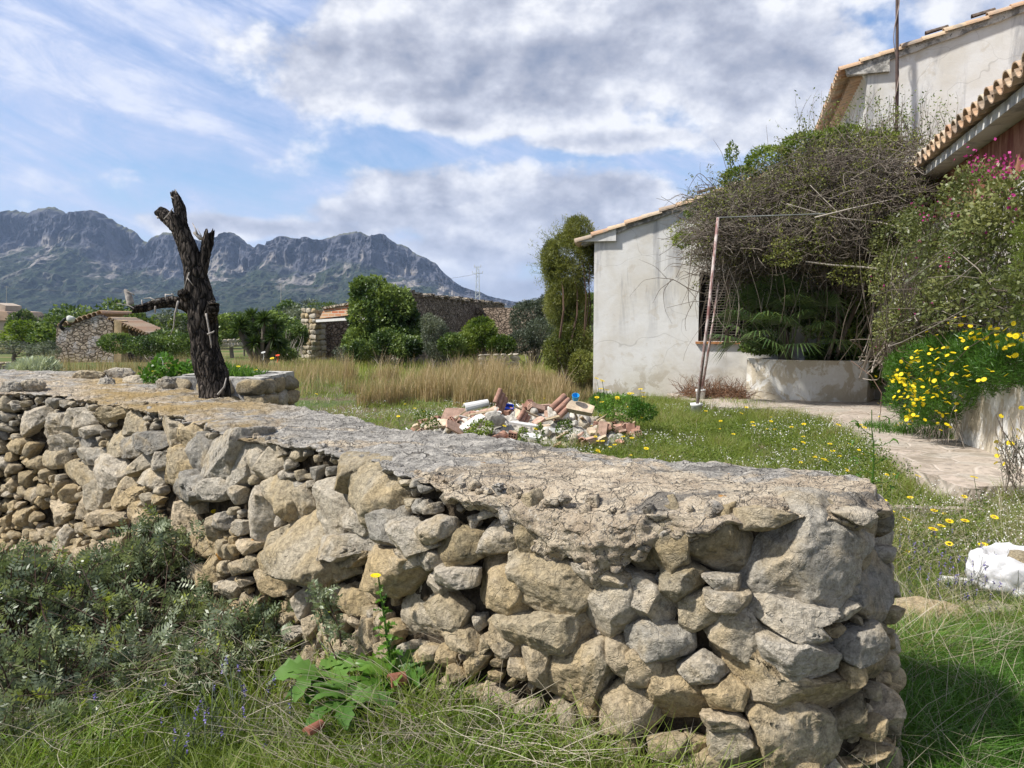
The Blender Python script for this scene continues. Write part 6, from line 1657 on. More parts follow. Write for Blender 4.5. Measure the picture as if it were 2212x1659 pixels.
for k in range(14):
    o = link(bpy.data.objects.new('flower', protos[k % 5])); o.parent = dbb; q = at(rr5.uniform(1290, 1395), rr5.uniform(855, 885), y=10.8); o.location = q - np.array(dbb.location) - np.array([0, 0, .13]); o.scale = (1.5, 1.5, 1.5)

# ================================================================== PLANTS AT THE HOUSE
r6 = np.random.default_rng(31)
def P_(px, py, s): t_, z_ = hp(px, py, s); return hw(t_, s, z_)
# --- dead vine mass over the pergola
vb = [(1560, 450, -1.3, .5, .5, .35), (1575, 560, -1.0, .45, .4, .45), (1620, 470, -1.6, .75, .7, .42), (1720, 430, -1.3, .85, .9, .50), (1820, 400, -1.6, .85, .9, .62), (1900, 420, -2.2, .6, .9, .60), (1560, 520, -1.9, .5, .6, .42), (1700, 520, -1.8, .95, .8, .42),
      (1820, 500, -2.0, .8, .8, .5), (1770, 350, -.8, .6, .6, .32), (1880, 335, -1.0, .6, .6, .34), (1650, 550, -1.4, .75, .6, .5), (1860, 560, -1.4, .6, .5, .6), (1760, 560, -1.2, .8, .6, .5), (1630, 430, -1.2, .5, .5, .3)]
vt = thing('dead_vine_thicket', tuple(hw(4.2, -1.4, 0)), 'huge tangle of dead grey vine stems with sparse new leaves smothering the pergola', 'vine')
bl = [(P_(a, b_, s), (x, y, z)) for a, b_, s, x, y, z in vb]; c = np.array([b[0] for b in bl]); q = np.array([b[1] for b in bl]); vol = q.prod(1) ** .8
def vpts(n, sh=.2): k = r6.choice(len(bl), n, p=vol / vol.sum()); d = rdirs(n, .0, r6); return c[k] + d * q[k] * (sh + (1.0 - sh) * r6.random((n, 1)) ** .5), d, k
n = 12000; A_p, d_, k_ = vpts(n); B_p = A_p + rdirs(n, -.05, r6) * np.array([1, 1, .55]) * r6.uniform(.25, 1.0, (n, 1)); V, F, a, _ = twigs(A_p, B_p, r6, .22, .0062, .003, 7, 4)
obj('stems', V, [F], m_twig, vt, attrs={'rnd': a * .75})
n = 1500; A_p, d_, k_ = vpts(n, .8); d_[:, 2] = np.abs(d_[:, 2]); B_p = A_p + norm(d_ * .6 + rdirs(n, .9, r6)) * r6.uniform(.2, .75, (n, 1)); V, F, a, Pt = twigs(A_p, B_p, r6, .10, .005, .0018, 8, 4)
obj('new_shoots', V, [F], m_twig, vt, attrs={'rnd': .2 + a * .6})
tips = np.concatenate([Pt[:800, 4], Pt[:1000, 6], Pt[:1200, 7]]); tips = tips[(tips - hw(0, 0, 0)) @ UY < 1.0]; m = len(tips); k = r6.integers(0, m, 24000); C_ = tips[k] + r6.normal(size=(24000, 3)) * .05
C2, _, _ = vpts(5000, .85); C_ = np.concatenate([C_, C2]); ld = norm(rdirs(len(C_), -.1, r6)); sz = r6.uniform(.03, .065, len(C_)); V, F = leafquads(C_, ld, perp(ld, r6), sz, sz * .45)
obj('foliage', V, [F], m_yel, vt, attrs={'rnd': np.clip(r6.random(len(C_)), .1, 1)})
# hanging stems and bare branches reaching left over the plaster
n = 260; k = r6.integers(0, len(bl), n); A_p = c[k] + r6.normal(size=(n, 3)) * q[k] * .5; B_p = A_p + np.stack([r6.normal(size=n) * .35, r6.normal(size=n) * .25, -r6.uniform(.6, 2.0, n)], 1); B_p[:, 2] = np.maximum(B_p[:, 2], .9)
V, F, a, _ = twigs(A_p, B_p, r6, .10, .007, .003, 9, 4); obj('hanging_stems', V, [F], m_twig, vt, attrs={'rnd': a * .7})
mb = MB()
for a_, b_, r0 in ((P_(1905, 470, -.6), hw(4.9, -.5, .8), .05), (P_(1780, 480, -.6), hw(4.6, -.4, .8), .045), (P_(1860, 500, -.4), hw(5.0, -.4, .8), .04), (P_(1830, 520, -.9), hw(4.75, -.6, .8), .035), (P_(1700, 560, -.6), hw(4.4, -.4, .8), .03)):
    ks = np.linspace(0, 1, 12)[:, None]; PP = a_ * (1 - ks) + b_ * ks + np.sin(ks * 7 + r0 * 90) * .06 * np.array([1, .6, 0]); mb.tube(PP, np.linspace(r0 * .7, r0, 12), 8, a=.25)
mb.build('trunk', m_twig, vt, smooth=True)
def wig(pts, r0, r1, s, mb, a=.3, nn=14):
    P = np.array([P_(x, y, s_) for x, y, s_ in ([(*p, s) for p in pts] if len(pts[0]) == 2 else pts)]); d = np.linspace(0, len(P) - 1, nn); Q = np.stack([np.interp(d, range(len(P)), P[:, i]) for i in range(3)], 1)
    Q[1:-1] = (Q[:-2] + Q[1:-1] * 2 + Q[2:]) / 4; mb.tube(Q, np.linspace(r0, r1, nn), 5, a=a)
mb = MB()
for pts, r0, r1 in (([(1540, 640), (1490, 625), (1455, 603), (1420, 600)], .012, .006), ([(1455, 603), (1425, 625), (1410, 655)], .008, .003), ([(1480, 618), (1500, 640), (1510, 665)], .008, .003), ([(1450, 603), (1432, 630), (1436, 670), (1452, 700)], .007, .002),
                    ([(1420, 600), (1390, 605), (1360, 640)], .005, .002), ([(1460, 600), (1478, 560), (1470, 530)], .006, .002), ([(1440, 601), (1415, 575), (1380, 560)], .006, .002), ([(1560, 655), (1500, 650), (1440, 665)], .008, .003),
                    ([(1600, 560), (1540, 545), (1480, 520), (1420, 515)], .010, .004), ([(1600, 500), (1530, 480), (1480, 455), (1440, 450)], .012, .004), ([(1620, 420), (1570, 370), (1560, 330), (1540, 300)], .008, .002),
                    ([(1640, 400), (1660, 320), (1655, 270)], .008, .002), ([(1700, 380), (1690, 330), (1680, 300)], .007, .002), ([(1540, 400), (1510, 370), (1490, 400), (1480, 440)], .008, .003)):
    wig(pts, r0, r1, -.8, mb)
wig([(2000, 610, -3.2), (1900, 580, -2.8), (1790, 572, -2.6), (1740, 565, -2.6)], .028, .012, 0, mb, a=.9, nn=20)
wig([(1980, 500, -3.2), (1900, 480, -2.8), (1800, 470, -2.8), (1700, 440, -2.8)], .018, .008, 0, mb, a=.9, nn=20); wig([(1860, 500, -2.8), (1800, 450, -2.8), (1750, 400, -2.6)], .014, .006, 0, mb, a=.8)
wig([(1760, 470, -3.0), (1840, 450, -3.0), (1930, 430, -3.0)], .014, .007, 0, mb, a=1.)
mb.build('bare_branches', m_twig, vt, smooth=True)
V, F, rn, _ = crown([(P_(1740, 530, -2.7), (.55, .4, .16)), (P_(1690, 560, -2.6), (.35, .3, .12)), (P_(1840, 590, -2.6), (.4, .3, .22)), (P_(1480, 500, -.9), (.35, .2, .22)), (P_(1530, 480, -1.1), (.3, .2, .3)), (P_(1500, 560, -.8), (.22, .2, .15))], 2600, .05, .42, r6, gsc=3, gap=.3); obj('leafy_sprays', V, [F], m_yel, vt, attrs={'rnd': rn})
V, F, rn, _ = crown([(P_(a, b_, s), (x, y, z)) for a, b_, s, x, y, z in ((1560, 440, -1.1, .35, .3, .22), (1600, 390, -1.0, .4, .35, .26), (1660, 350, -.9, .45, .4, .28), (1740, 315, -.9, .45, .4, .24), (1820, 300, -.9, .45, .4, .22), (1900, 310, -1.1, .35, .3, .2), (1500, 460, -.9, .2, .2, .16), (1475, 520, -.8, .18, .15, .14), (1580, 330, -1.0, .12, .1, .22))], 14000, .06, .45, r6, gsc=3, gap=.45, clump=.9); obj('fresh_leaves', V, [F], m_lime, vt, attrs={'rnd': rn})
# twigs climbing towards the gable
n = 160; xx = r6.uniform(1730, 2060, n); A_p = np.array([P_(x, 330 + r6.uniform(-20, 40), -1.0) for x in xx]); B_p = np.array([P_(x + r6.normal() * 30, r6.uniform(190, 320), -1.0 + r6.normal() * .2) for x in xx]); V, F, a, Pt = twigs(A_p, B_p, r6, .12, .006, .002, 8, 4); obj('upper_shoots', V, [F], m_twig, vt, attrs={'rnd': a * .8})
k = r6.integers(0, n, 1500); C_ = Pt[k, r6.integers(3, 8, 1500)] + r6.normal(size=(1500, 3)) * .06; ld = rdirs(1500, 0, r6); V, F = leafquads(C_, ld, perp(ld, r6), r6.uniform(.035, .07, 1500), r6.uniform(.015, .03, 1500)); obj('upper_leaves', V, [F], m_lime, vt, attrs={'rnd': r6.random(1500)})
# --- fan palm
fp = thing('fan_palm', tuple(hw(3.95, -.45, .7)), 'dwarf fan palm with dark pointed fronds growing in the round planter', 'palm')
m_palm = leafmat('palm_leaf', [(0, (.045, .085, .03)), (.6, (.10, .16, .05)), (1, (.20, .27, .09))], rough=.4, trans=.25, spec=.4)
def frond(c0, tip, R_, label=None):
    mb = MB(); ax = norm(tip - c0); mb.tube([c0, (c0 + tip) / 2 + np.array([0, 0, .05]), tip], [.012, .009, .007], 5, a=.5)
    nn = 24; side = norm(np.cross(ax, [0, 0, 1.0]) + .3 * r6.normal(size=3)); V = []; up = np.cross(side, ax)
    for k in range(nn):
        a = (k / (nn - 1) - .5) * 2.35 * 2 * .85; d = norm(ax * math.cos(a) + side * math.sin(a)); w = norm(np.cross(d, up)); L_ = R_ * (1 - .25 * abs(a) / 2.0) * r6.uniform(.85, 1.05)
        e = tip + d * L_ + np.array([0, 0, -.22 * L_ * (1 + r6.random())]); mdl = tip + d * L_ * .55 + up * .01
        V = np.array([tip, mdl + w * .017, e, mdl - w * .017]); mb.add(V, [[0, 1, 2, 3]], float(np.clip(.3 + .35 * r6.normal(), 0, .84)))
    mb.build('frond', m_palm, fp)
for px_, py_, s_ in ((1590, 690, -1.2), (1640, 640, -1.2), (1680, 620, -1.4), (1720, 660, -1.5), (1660, 690, -1.6), (1575, 730, -1.2), (1620, 690, -1.1), (1655, 660, -1.2), (1700, 640, -1.2), (1740, 620, -1.1), (1600, 715, -1.0), (1640, 725, -1.3), (1690, 700, -1.4), (1730, 690, -1.3), (1780, 660, -1.1), (1610, 650, -.9), (1770, 710, -1.2), (1670, 740, -1.4), (1720, 745, -1.3), (1650, 610, -.8), (1590, 740, -1.0), (1800, 740, -1.0)):
    frond(P_(px_ * .45 + 1690 * .55, 750, -.7), P_(px_, py_, s_ - .35), .66)
mb = MB(); mb.tube([hw(3.95, -.45, .6), hw(3.95, -.45, 1.0), hw(3.9, -.42, 1.5)], [.13, .12, .10], 12, a=.1); mb.build('trunk', m_twig, fp, smooth=True)
V, F, rn, P = crown([(P_(1650, 750, -.5), (.5, .25, .14)), (P_(1800, 770, -.4), (.6, .25, .25)), (P_(1850, 720, -.3), (.4, .25, .35)), (P_(1880, 800, -.35), (.3, .3, .3)), (P_(1800, 680, -.35), (.8, .25, .5)), (P_(1700, 650, -.3), (.8, .2, .5)), (P_(1860, 620, -.35), (.5, .25, .5)), (P_(1650, 640, -.25), (.5, .15, .5)), (P_(1750, 620, -.25), (.6, .15, .6)), (P_(1660, 720, -.3), (.5, .15, .3))], 26000, .075, .5, r6, gsc=3); pu = thing('undergrowth_with_dark_fill', tuple(hw(4.2, -.4, .7)), 'dark mixed undergrowth spilling over the rim of the round planter', 'plant'); obj('foliage', V, [F], m_ivy, pu, attrs={'rnd': rn})  # wall-side leaf masses added to darken the lit recess behind the palm
# heap of dead brush between wall and round planter
n = 700; A_p = np.array([hw(r6.uniform(2.0, 3.3), r6.uniform(-.9, -.1), .05 + r6.random() * .15) for _ in range(n)]); B_p = A_p + rdirs(n, .15, r6) * r6.uniform(.15, .55, (n, 1)); B_p[:, 2] = np.clip(B_p[:, 2], .04, .5); V, F, a, _ = twigs(A_p, B_p, r6, .2, .005, .002, 6, 4)
tag(obj('dead_brush', V, [F], flat('brown_dead_twig', (.16, .09, .055), .9, .1, var=.4), loc=None, attrs={'rnd': a}), 'brown dead brush heaped at the foot of the plaster wall', kind='stuff')
# --- bougainvillea against the near wing
bg = thing('bougainvillea', tuple(hw(5.9, -3.5, .9)), 'bougainvillea with magenta flowers climbing the wing wall above the yellow daisies', 'climbing shrub')
def PT(px, py, t_): s_, z_ = hpt(px, py, t_); return hw(t_, s_, z_)
bb = [(1945, 510, 5.5, .40, .7, .40), (2030, 480, 5.5, .42, .7, .40), (2105, 425, 5.5, .3, .5, .36), (2180, 425, 5.4, .16, .3, .22), (1960, 600, 5.5, .45, .8, .55), (2050, 560, 5.45, .45, .8, .5), (2140, 540, 5.4, .35, .6, .45), (1990, 700, 5.45, .45, .8, .4), (2090, 660, 5.4, .45, .7, .4), (2180, 640, 5.3, .3, .5, .35), (1930, 730, 5.5, .3, .6, .4), (2160, 470, 5.4, .25, .4, .3)]
bl2 = [(PT(a, b_, t_), (x, y, z)) for a, b_, t_, x, y, z in bb]
V, F, rn, P = crown(bl2, 34000, .05, .5, r6, shell=.3, gsc=1.8, gap=.28, clump=.6); m_boug = leafmat('bougainvillea_leaf', [(0, (0.045, 0.060, 0.020)), (.5, (0.105, 0.125, 0.038)), (1, (0.25, 0.26, 0.10))], rough=.42, trans=.35); obj('foliage', V, [F], m_boug, bg, attrs={'rnd': rn * .9})
k = r6.integers(0, len(P), 420); V, F, a, _ = twigs(np.array(bg.location) + r6.normal(size=(420, 3)) * np.array([.3, .9, .1]), P[k], r6, .10, .010, .003, 9, 4); obj('stems', V, [F], m_twig, bg, attrs={'rnd': a})
def clusters(pts, n, sp, size, m, name, par):
    C_ = np.repeat(pts, n, 0) + r6.normal(size=(len(pts) * n, 3)) * sp; ld = rdirs(len(C_), 0, r6); V, F = leafquads(C_, ld, perp(ld, r6), np.full(len(C_), size), np.full(len(C_), size * .8)); tag(obj(name, V, [F], m, par, attrs={'rnd': r6.random(len(C_))}), kind='stuff')
up_ = P[r6.choice(len(P), 60)]; mg = np.array([PT(a, b_, 5.25) for a, b_ in ((2085, 335), (2100, 345), (2120, 350), (2150, 345), (2165, 350), (2180, 355), (2195, 350), (2140, 355), (2110, 362), (2175, 365), (2190, 372), (2160, 372), (2040, 570), (2050, 550), (1975, 545), (2075, 500), (2000, 470), (2125, 430), (2060, 470), (2180, 430))])
clusters(mg, 8, .045, .034, m_mag, 'flower_bracts', bg); clusters(up_, 3, .03, .038, m_mag, 'flower_bracts', bg); clusters(P[r6.choice(len(P), 130)], 2, .02, .03, m_white, 'pale_flowers', bg)
mb = MB()
for a, b_ in (((2040, 520), (2160, 640)), ((2000, 640), (2120, 560))): mb.tube([PT(*a, 5.2), PT((a[0] + b_[0]) / 2 + 12, (a[1] + b_[1]) / 2, 5.1), PT(*b_, 5.25)], [.006, .005, .004], 5, a=.6)
mb.build('bare_branches', m_twig, bg, smooth=True)
# tall fennel stalk at the edge
t = bush('fennel', 'feathery yellow green fennel stalk at the right edge above the daisies', [(2198, 600, 6.5, .05, .05, .16), (2205, 520, 6.4, .05, .05, .15), (2205, 690, 6.4, .06, .05, .15)], 1500, .06, .06, m_lime, 'plant', stem=False)
# --- yellow daisy bush spilling from the long planter
db = [(2000, 790, 5.35, .40, .55, .26), (1970, 860, 5.2, .32, .35, .26), (2060, 770, 5.4, .42, .6, .26), (2130, 770, 5.45, .4, .5, .26), (2190, 790, 5.5, .35, .5, .22), (1960, 800, 5.2, .26, .35, .24), (2040, 850, 5.3, .35, .35, .24), (2110, 815, 5.4, .3, .4, .18), (2020, 890, 5.25, .25, .25, .2), (1975, 900, 5.15, .16, .2, .15)]
dy = thing('daisy_bush', tuple(hw(5.75, -4.9, 1.0)), 'feathery green daisy bush covered in bright yellow flowers spilling off the long planter', 'flowering bush')
bl3 = [(PT(a, b_, t_), (x, y, z)) for a, b_, t_, x, y, z in db]
V, F, rn, P = crown(bl3, 42000, .062, .13, r6, shell=.4, gsc=2.2, zb=.9, clump=.4); obj('foliage', V, [F], m_leafy, dy, attrs={'rnd': rn * .75})
k = r6.integers(0, len(P), 160); V, F, a, _ = twigs(np.array(dy.location) + r6.normal(size=(160, 3)) * np.array([.2, .8, .05]), P[k], r6, .12, .006, .002, 7, 4); obj('stems', V, [F], m_stem, dy, attrs={'rnd': a})
hd = [daisy_mesh(r6, 13, 0, .025) for _ in range(4)]; hm = [mesh_data('flower', V, F, m_flower, attrs={'rnd': np.clip(A, .36, .78)}) for V, F, A in hd]
rp = []
def dclust(px, py, sx, sy, n): rp.extend([(px + r6.normal() * sx, py + r6.normal() * sy) for _ in range(n)])
dclust(1965, 835, 18, 22, 26); dclust(1990, 800, 22, 20, 18); dclust(1965, 880, 16, 14, 20); dclust(1945, 850, 12, 18, 8); dclust(2010, 760, 26, 14, 14); dclust(2050, 820, 26, 22, 9); dclust(2085, 830, 20, 20, 5); dclust(2105, 730, 34, 9, 12); dclust(2165, 728, 26, 9, 8); dclust(2150, 780, 30, 20, 4); dclust(2040, 905, 18, 15, 4); dclust(2180, 740, 20, 12, 4)
bc = np.array([b[0] for b in bl3]); bq = np.array([b[1] for b in bl3])
extra = []
for _ in range(150):
    a_ = rp[r6.integers(len(rp))]; extra.append((a_[0] + r6.normal() * 22, a_[1] + r6.normal() * 16))
r6.shuffle(rp)
XV, XF, XA, xn = [], [], [], 0
for fi, (px_, py_) in enumerate(rp[:98] + extra):
    d = ray(px_, py_); d = d / np.linalg.norm(d); o_ = np.array([0, 0, EYE]); best = None
    for cc, qq in zip(bc, bq):
        e = (o_ - cc) / qq; f = d / qq; A2, B2, C2_ = f @ f, e @ f, e @ e - 1.0; disc = B2 * B2 - A2 * C2_
        if disc > 0:
            tt = (-B2 - math.sqrt(disc)) / A2
            if best is None or tt < best: best = tt
    if best is None: best = np.linalg.norm(PT(px_, py_, 5.2) - o_)
    if fi >= 98:
        v_, f_, a_ = hd[fi % 4]; Rm = rotm(r6.normal() * .4 + .3, r6.normal() * .4, r6.random() * 6) * float(r6.uniform(.7, 1.1)); XV.append(np.asarray(v_) @ Rm.T + o_ + d * (best - .2)); XF += [[i_ + xn for i_ in f] for f in f_]; XA += list(np.clip(a_, .36, .78)); xn += len(v_); continue
    o = link(bpy.data.objects.new('flower', hm[r6.integers(4)])); o.parent = dy; o.location = o_ + d * (best - .26) - np.array(dy.location); o.rotation_euler = (r6.normal() * .4 + .3, r6.normal() * .4, r6.random() * 6); s_ = float(r6.uniform(.8, 1.25)); o.scale = (s_, s_, s_)
tag(obj('small_flowers', np.concatenate(XV), XF, m_flower, dy, attrs={'rnd': XA}), kind='stuff')
# a few orange-yellow daisies at the right edge before the planter
d2 = thing('daisy_plant', tuple(at(2200, 1010, y=5.9)), 'sparse stems with orange yellow daisies before the long planter at the right edge', 'plant')
for k, (a, b_) in enumerate(((2172, 898), (2183, 925), (2195, 928), (2150, 955), (2163, 963), (2178, 955), (2190, 958), (2199, 945), (2145, 968), (2208, 880), (2150, 1000), (2170, 1003), (2165, 985))):
    q = at(a, b_, y=5.9); o = link(bpy.data.objects.new('flower', hm[k % 4])); o.parent = d2; o.location = q - np.array(d2.location); o.scale = (.8, .8, .8); o.rotation_euler = (.8, 0, k)
V, F, rn, P = crown([(at(2185, 985, y=6.0), (.10, .1, .18)), (at(2210, 1000, y=6.0), (.12, .1, .2))], 700, .045, .15, r6, gsc=4); obj('foliage', V, [F], m_olive, d2, attrs={'rnd': rn})
V, F, a, _ = twigs(np.tile(at(2195, 1045, y=5.9), (26, 1)) + r6.normal(size=(26, 3)) * .05, np.array([at(r6.uniform(2145, 2212), r6.uniform(890, 1000), y=5.9) for _ in range(26)]), r6, .08, .004, .002, 6, 4); obj('stems', V, [F], m_twig, d2, attrs={'rnd': a})
# roots and hanging dead growth below the bush, grass tuft on the path
n = 90; A_p = np.array([PT(r6.uniform(1990, 2070), r6.uniform(850, 900), 5.42) for _ in range(n)]); B_p = A_p + np.stack([r6.normal(size=n) * .1 - .05, r6.normal(size=n) * .12, -r6.uniform(.2, .75, n)], 1); V, F, a, _ = twigs(A_p, B_p, r6, .12, .004, .002, 7, 4); obj('hanging_stems', V, [F], m_twig, dy, attrs={'rnd': a})
def tuft(px, py, dep, n, h, rd, m, label, w=.007):
    b0 = ongr(px, py, dep); b0[2] = max(b0[2], float(zpat(b0[0], b0[1])) if inpoly(b0[0], b0[1], pp) else b0[2]); t = thing('grass_tuft', tuple(b0), label, 'grass tuft'); B = b0 + r6.normal(size=(n, 3)) * np.array([rd, rd, 0]); H_ = h * r6.uniform(.5, 1.2, n)
    V, F, a = blades(B, H_, np.full(n, w), r6.normal(size=(n, 2)) * (H_ * .5)[:, None], np.full(n, .25)); obj('blades', V, F, m, t, attrs={'rnd': r6.random(n)[a]})
tuft(1945, 925, 10.2, 420, .22, .16, m_lush, 'green grass tuft on the paving beside the long planter'); tuft(1890, 908, 11.0, 200, .14, .12, m_lush, 'small grass tuft in the middle of the paved path'); tuft(2040, 940, 9.5, 300, .25, .12, m_lush, 'grass tuft at the foot of the planter below the daisies'); tuft(1600, 878, 14.5, 200, .12, .25, m_green, 'weeds at the near edge of the paving below the round planter')

# --- feathery bamboo-like bush at the house corner
bush('asparagus_bush', 'tall feathery yellow green bush leaning against the left corner of the farmhouse', [(1232, 565, 18.0, .66, .5, .66), (1222, 620, 18.0, .45, .5, .7), (1248, 505, 18.0, .34, .35, .40), (1275, 540, 17.6, .30, .3, .35), (1190, 560, 18.0, .22, .3, .45), (1240, 690, 18.0, .40, .4, .7), (1240, 490, 18.0, .12, .1, .25), (1215, 660, 18.0, .4, .4, .6)], 62000, .075, .15, m_yel, r=r6, gsc=2.2, zb=.3, clump=.8, twn=9, mt=m_stem, gap=.32)
ab = [o for o in scene.objects if o.name == 'asparagus_bush'][0]
n = 420; c0 = at(1232, 565, y=18.0); d = rdirs(n, .25, r6); A_p = c0 + d * np.array([.5, .4, .55]); B_p = A_p + norm(d + np.array([0, 0, .35])) * r6.uniform(.15, .55, (n, 1)); V, F, a, Pt = twigs(A_p, B_p, r6, .10, .004, .0015, 6, 3); obj('wispy_shoots', V, [F], m_yel, ab, attrs={'rnd': a})
k = r6.integers(0, n, 6000); C_ = Pt[k, r6.integers(1, 6, 6000)] + r6.normal(size=(6000, 3)) * .03; ld = rdirs(6000, .3, r6); V, F = leafquads(C_, ld, perp(ld, r6), r6.uniform(.04, .09, 6000), r6.uniform(.008, .016, 6000)); obj('shoot_leaves', V, [F], m_yel, ab, attrs={'rnd': .3 + .7 * r6.random(6000)})
bush('green_bush', 'dense olive green bush filling the ground left of the farmhouse corner', [(1235, 740, 17.8, .50, .5, .55), (1205, 760, 17.6, .38, .4, .42), (1255, 790, 17.3, .28, .3, .38)], 15000, .07, .25, m_yel, r=r6, gsc=1.6)
# ================================================================== RUIN, SHRUBS AND FAR COUNTRY
r7 = np.random.default_rng(41)
def _rubblewall(c1, c2, c3, sc=3.0):
    def fn(b, co, p):
        w = b.vmath('ADD', co, b.vmath('SCALE', b.n('ShaderNodeTexNoise', {'Vector': co, 'Scale': 2.0}).outputs[1], .3)); st = b.scale(w, (1, 1, 1.7))
        v = b.n('ShaderNodeTexVoronoi', {'Vector': st, 'Scale': sc}); e = b.n('ShaderNodeTexVoronoi', {'Vector': st, 'Scale': sc}, feature='DISTANCE_TO_EDGE').outputs[0]
        x = b.n('ShaderNodeSeparateXYZ', {0: v.outputs['Color']}).outputs[0]; n = b.noise(co, 1.2, 6, .6); n2 = b.noise(co, 9, 6, .7)
        c = b.ramp(x, [(0, c1), (.5, c2), (1, c3)]); c = b.mix(b.math('MULTIPLY', b.step(n, .5, .62), .6), c, c2); c = b.mix(b.math('MULTIPLY', b.step(n2, .5, .7), .5), c, tuple(q * .5 for q in c1)); c = b.mix(b.step(e, .09, .02), c, tuple(q * .5 for q in c1))
        b.set(p.inputs['Base Color'], c); bump(b, p, b.math('ADD', b.step(e, 0, .15), n2), 1, .06)
    return fn
m_rub = mat('rubble_masonry', _rubblewall((.20, .16, .12), (.34, .30, .25), (.42, .35, .25), 4.5), .95, .1)
m_rubd = mat('shaded_brown_masonry', _rubblewall((.15, .115, .085), (.25, .195, .15), (.34, .27, .21), 5.0), .95, .1)  # darker masonry copy, its colour carrying the shade of walls turned from the sun
def _brickm(b, co, p):
    bk = b.n('ShaderNodeTexBrick', {'Vector': b.n('ShaderNodeCombineXYZ', {0: b.n('ShaderNodeSeparateXYZ', {0: co}).outputs[0], 1: b.n('ShaderNodeSeparateXYZ', {0: co}).outputs[2], 2: 0.0}).outputs[0], 'Color1': (.42, .15, .08, 1), 'Color2': (.50, .33, .19, 1), 'Mortar': (.48, .42, .34, 1), 'Scale': 1.0, 'Mortar Size': .012, 'Brick Width': .30, 'Row Height': .11, 'Bias': 0.0})
    b.set(p.inputs['Base Color'], bk.outputs[0])
m_brickw = mat('brick_infill', _brickm, .95, .1)
# ruin: gable front towards us, long side wall running back
rd = 29.0
R0 = at(653, 780, y=31.0); R1 = at(885, 780, y=28.0); R2 = at(1090, 760, y=44.0)
g0 = float(gz(R1[0], R1[1])) - .4
ru = thing('ruined_barn', (R1[0], R1[1], g0), 'roofless stone barn with a brick topped doorway and a long brown side wall', 'ruin')
fx = norm(np.array([R1[0] - R0[0], R1[1] - R0[1], 0])); fn_ = np.array([fx[1], -fx[0], 0]); LF = float(np.linalg.norm((R1 - R0)[:2]))
def FP(u, o, z): return np.array([R0[0], R0[1], 0]) + fx * u + fn_ * o + np.array([0, 0, z])
def fu(px, py):
    d = ray(px, py); o = np.array([0, 0, EYE]) - np.array([R0[0], R0[1], 0]); k = -np.dot(o, fn_) / np.dot(d, fn_); q = o + d * k; return float(np.dot(q, fx)), float(q[2])
def wallprism(poly, o0, o1, base=FP):
    n = len(poly); V = [base(u, o0, z) for u, z in poly] + [base(u, o1, z) for u, z in poly]
    return np.array(V), [list(range(n))[::-1], list(range(n, 2 * n))] + [[i, (i + 1) % n, (i + 1) % n + n, i + n] for i in range(n)]
u1, z1 = fu(681, 700); zt1 = fu(670, 668)[1]
V, F, T = masonry(FP(0, .0, g0), fx, fn_, u1, zt1 - g0 + .05, r7, .26, .05); V2, F2, T2 = masonry(FP(u1, -.0, g0), -fn_, fx, .5, zt1 - g0, r7, .26, .04)
obj('pillar', np.concatenate([V, V2]), [np.concatenate([F[0], F2[0] + len(V)])], m_stone, ru, smooth=True, attrs={'tint': np.concatenate([T, T2])})
V, F = wallprism([(0.03, g0), (u1 - .02, g0), (u1 - .02, zt1 - .05), (0.03, zt1 - .05)], -.6, -.02); obj('pillar_core', V, F, m_rub, ru)
a0, a1, a2, a3 = fu(690, 688), fu(775, 678), fu(775, 655), fu(700, 668)
V, F = wallprism([a0, a1, (LF, a1[1] + .05), (LF, fu(885, 632)[1]), a2, a3], -.22, .0); o = obj('brick_gable', V, F, m_brickw, ru)
b0_, b1_ = fu(684, 696), fu(775, 684); V, F = wallprism([(b0_[0], b0_[1] + .0), (b1_[0] + 2.6, b1_[1]), (b1_[0] + 2.6, b1_[1] + .10), (b0_[0], b0_[1] + .10)], -.3, .04); obj('concrete_beam', V, F, m_wht, ru)
V, F = wallprism([a3, a2, (LF, fu(885, 632)[1]), (LF, fu(885, 632)[1] + .10), (a2[0], a2[1] + .09), (a3[0] - .1, a3[1] + .07)], -.35, .08); obj('coping', V, F, m_rub, ru)
V, F = wallprism([(fu(770, 700)[0], g0), (LF, g0), (LF, a1[1]), (fu(770, 700)[0], a1[1])], -.30, -.01); obj('front_wall', V, F, m_rub, ru)
sx_ = norm(np.array([R2[0] - R1[0], R2[1] - R1[1], 0])); sn_ = np.array([sx_[1], -sx_[0], 0]); LS = float(np.linalg.norm((R2 - R1)[:2]))
def SP(u, o, z): return np.array([R1[0], R1[1], 0]) + sx_ * u + sn_ * o + np.array([0, 0, z])
zt2 = at(890, 636, y=28.2)[2]; zt3 = at(1090, 658, y=44)[2]
us = np.linspace(0, LS, 40); top = [(u, zt2 + (zt3 - zt2) * u / LS + .04 * math.sin(u * 3.1) + .03 * math.sin(u * 7.7)) for u in us]
V, F = wallprism([(0, g0)] + [(LS, g0)] + top[::-1], -.45, 0, SP); obj('side_wall', V, F, m_rubd, ru)
mb = MB()
for u, z in top[:-1]:
    for k in range(2): mb.box(SP(u + k * .21 + .1, -.2 + r7.normal() * .03, z + .03), (.22, .55, .07), R=Matrix.Rotation(r7.normal() * .15 + math.atan2(sx_[1], sx_[0]), 3, 'Z') @ Matrix.Rotation(r7.normal() * .1, 3, 'Y'))
mb.build('coping_stones', m_rub, ru)
V, F = wallprism([(0, g0), (LF, g0), (LF, 2.2), (0, 2.2)], -9.4, -9.0); obj('back_wall', V, F, m_rubd, ru); V, F = wallprism([(0, g0), (9, g0), (9, 2.0), (0, 2.0)], 0, .4, lambda u, o, z: FP(o, -.6 - u, z)); obj('far_side_wall', V, F, m_rubd, ru)
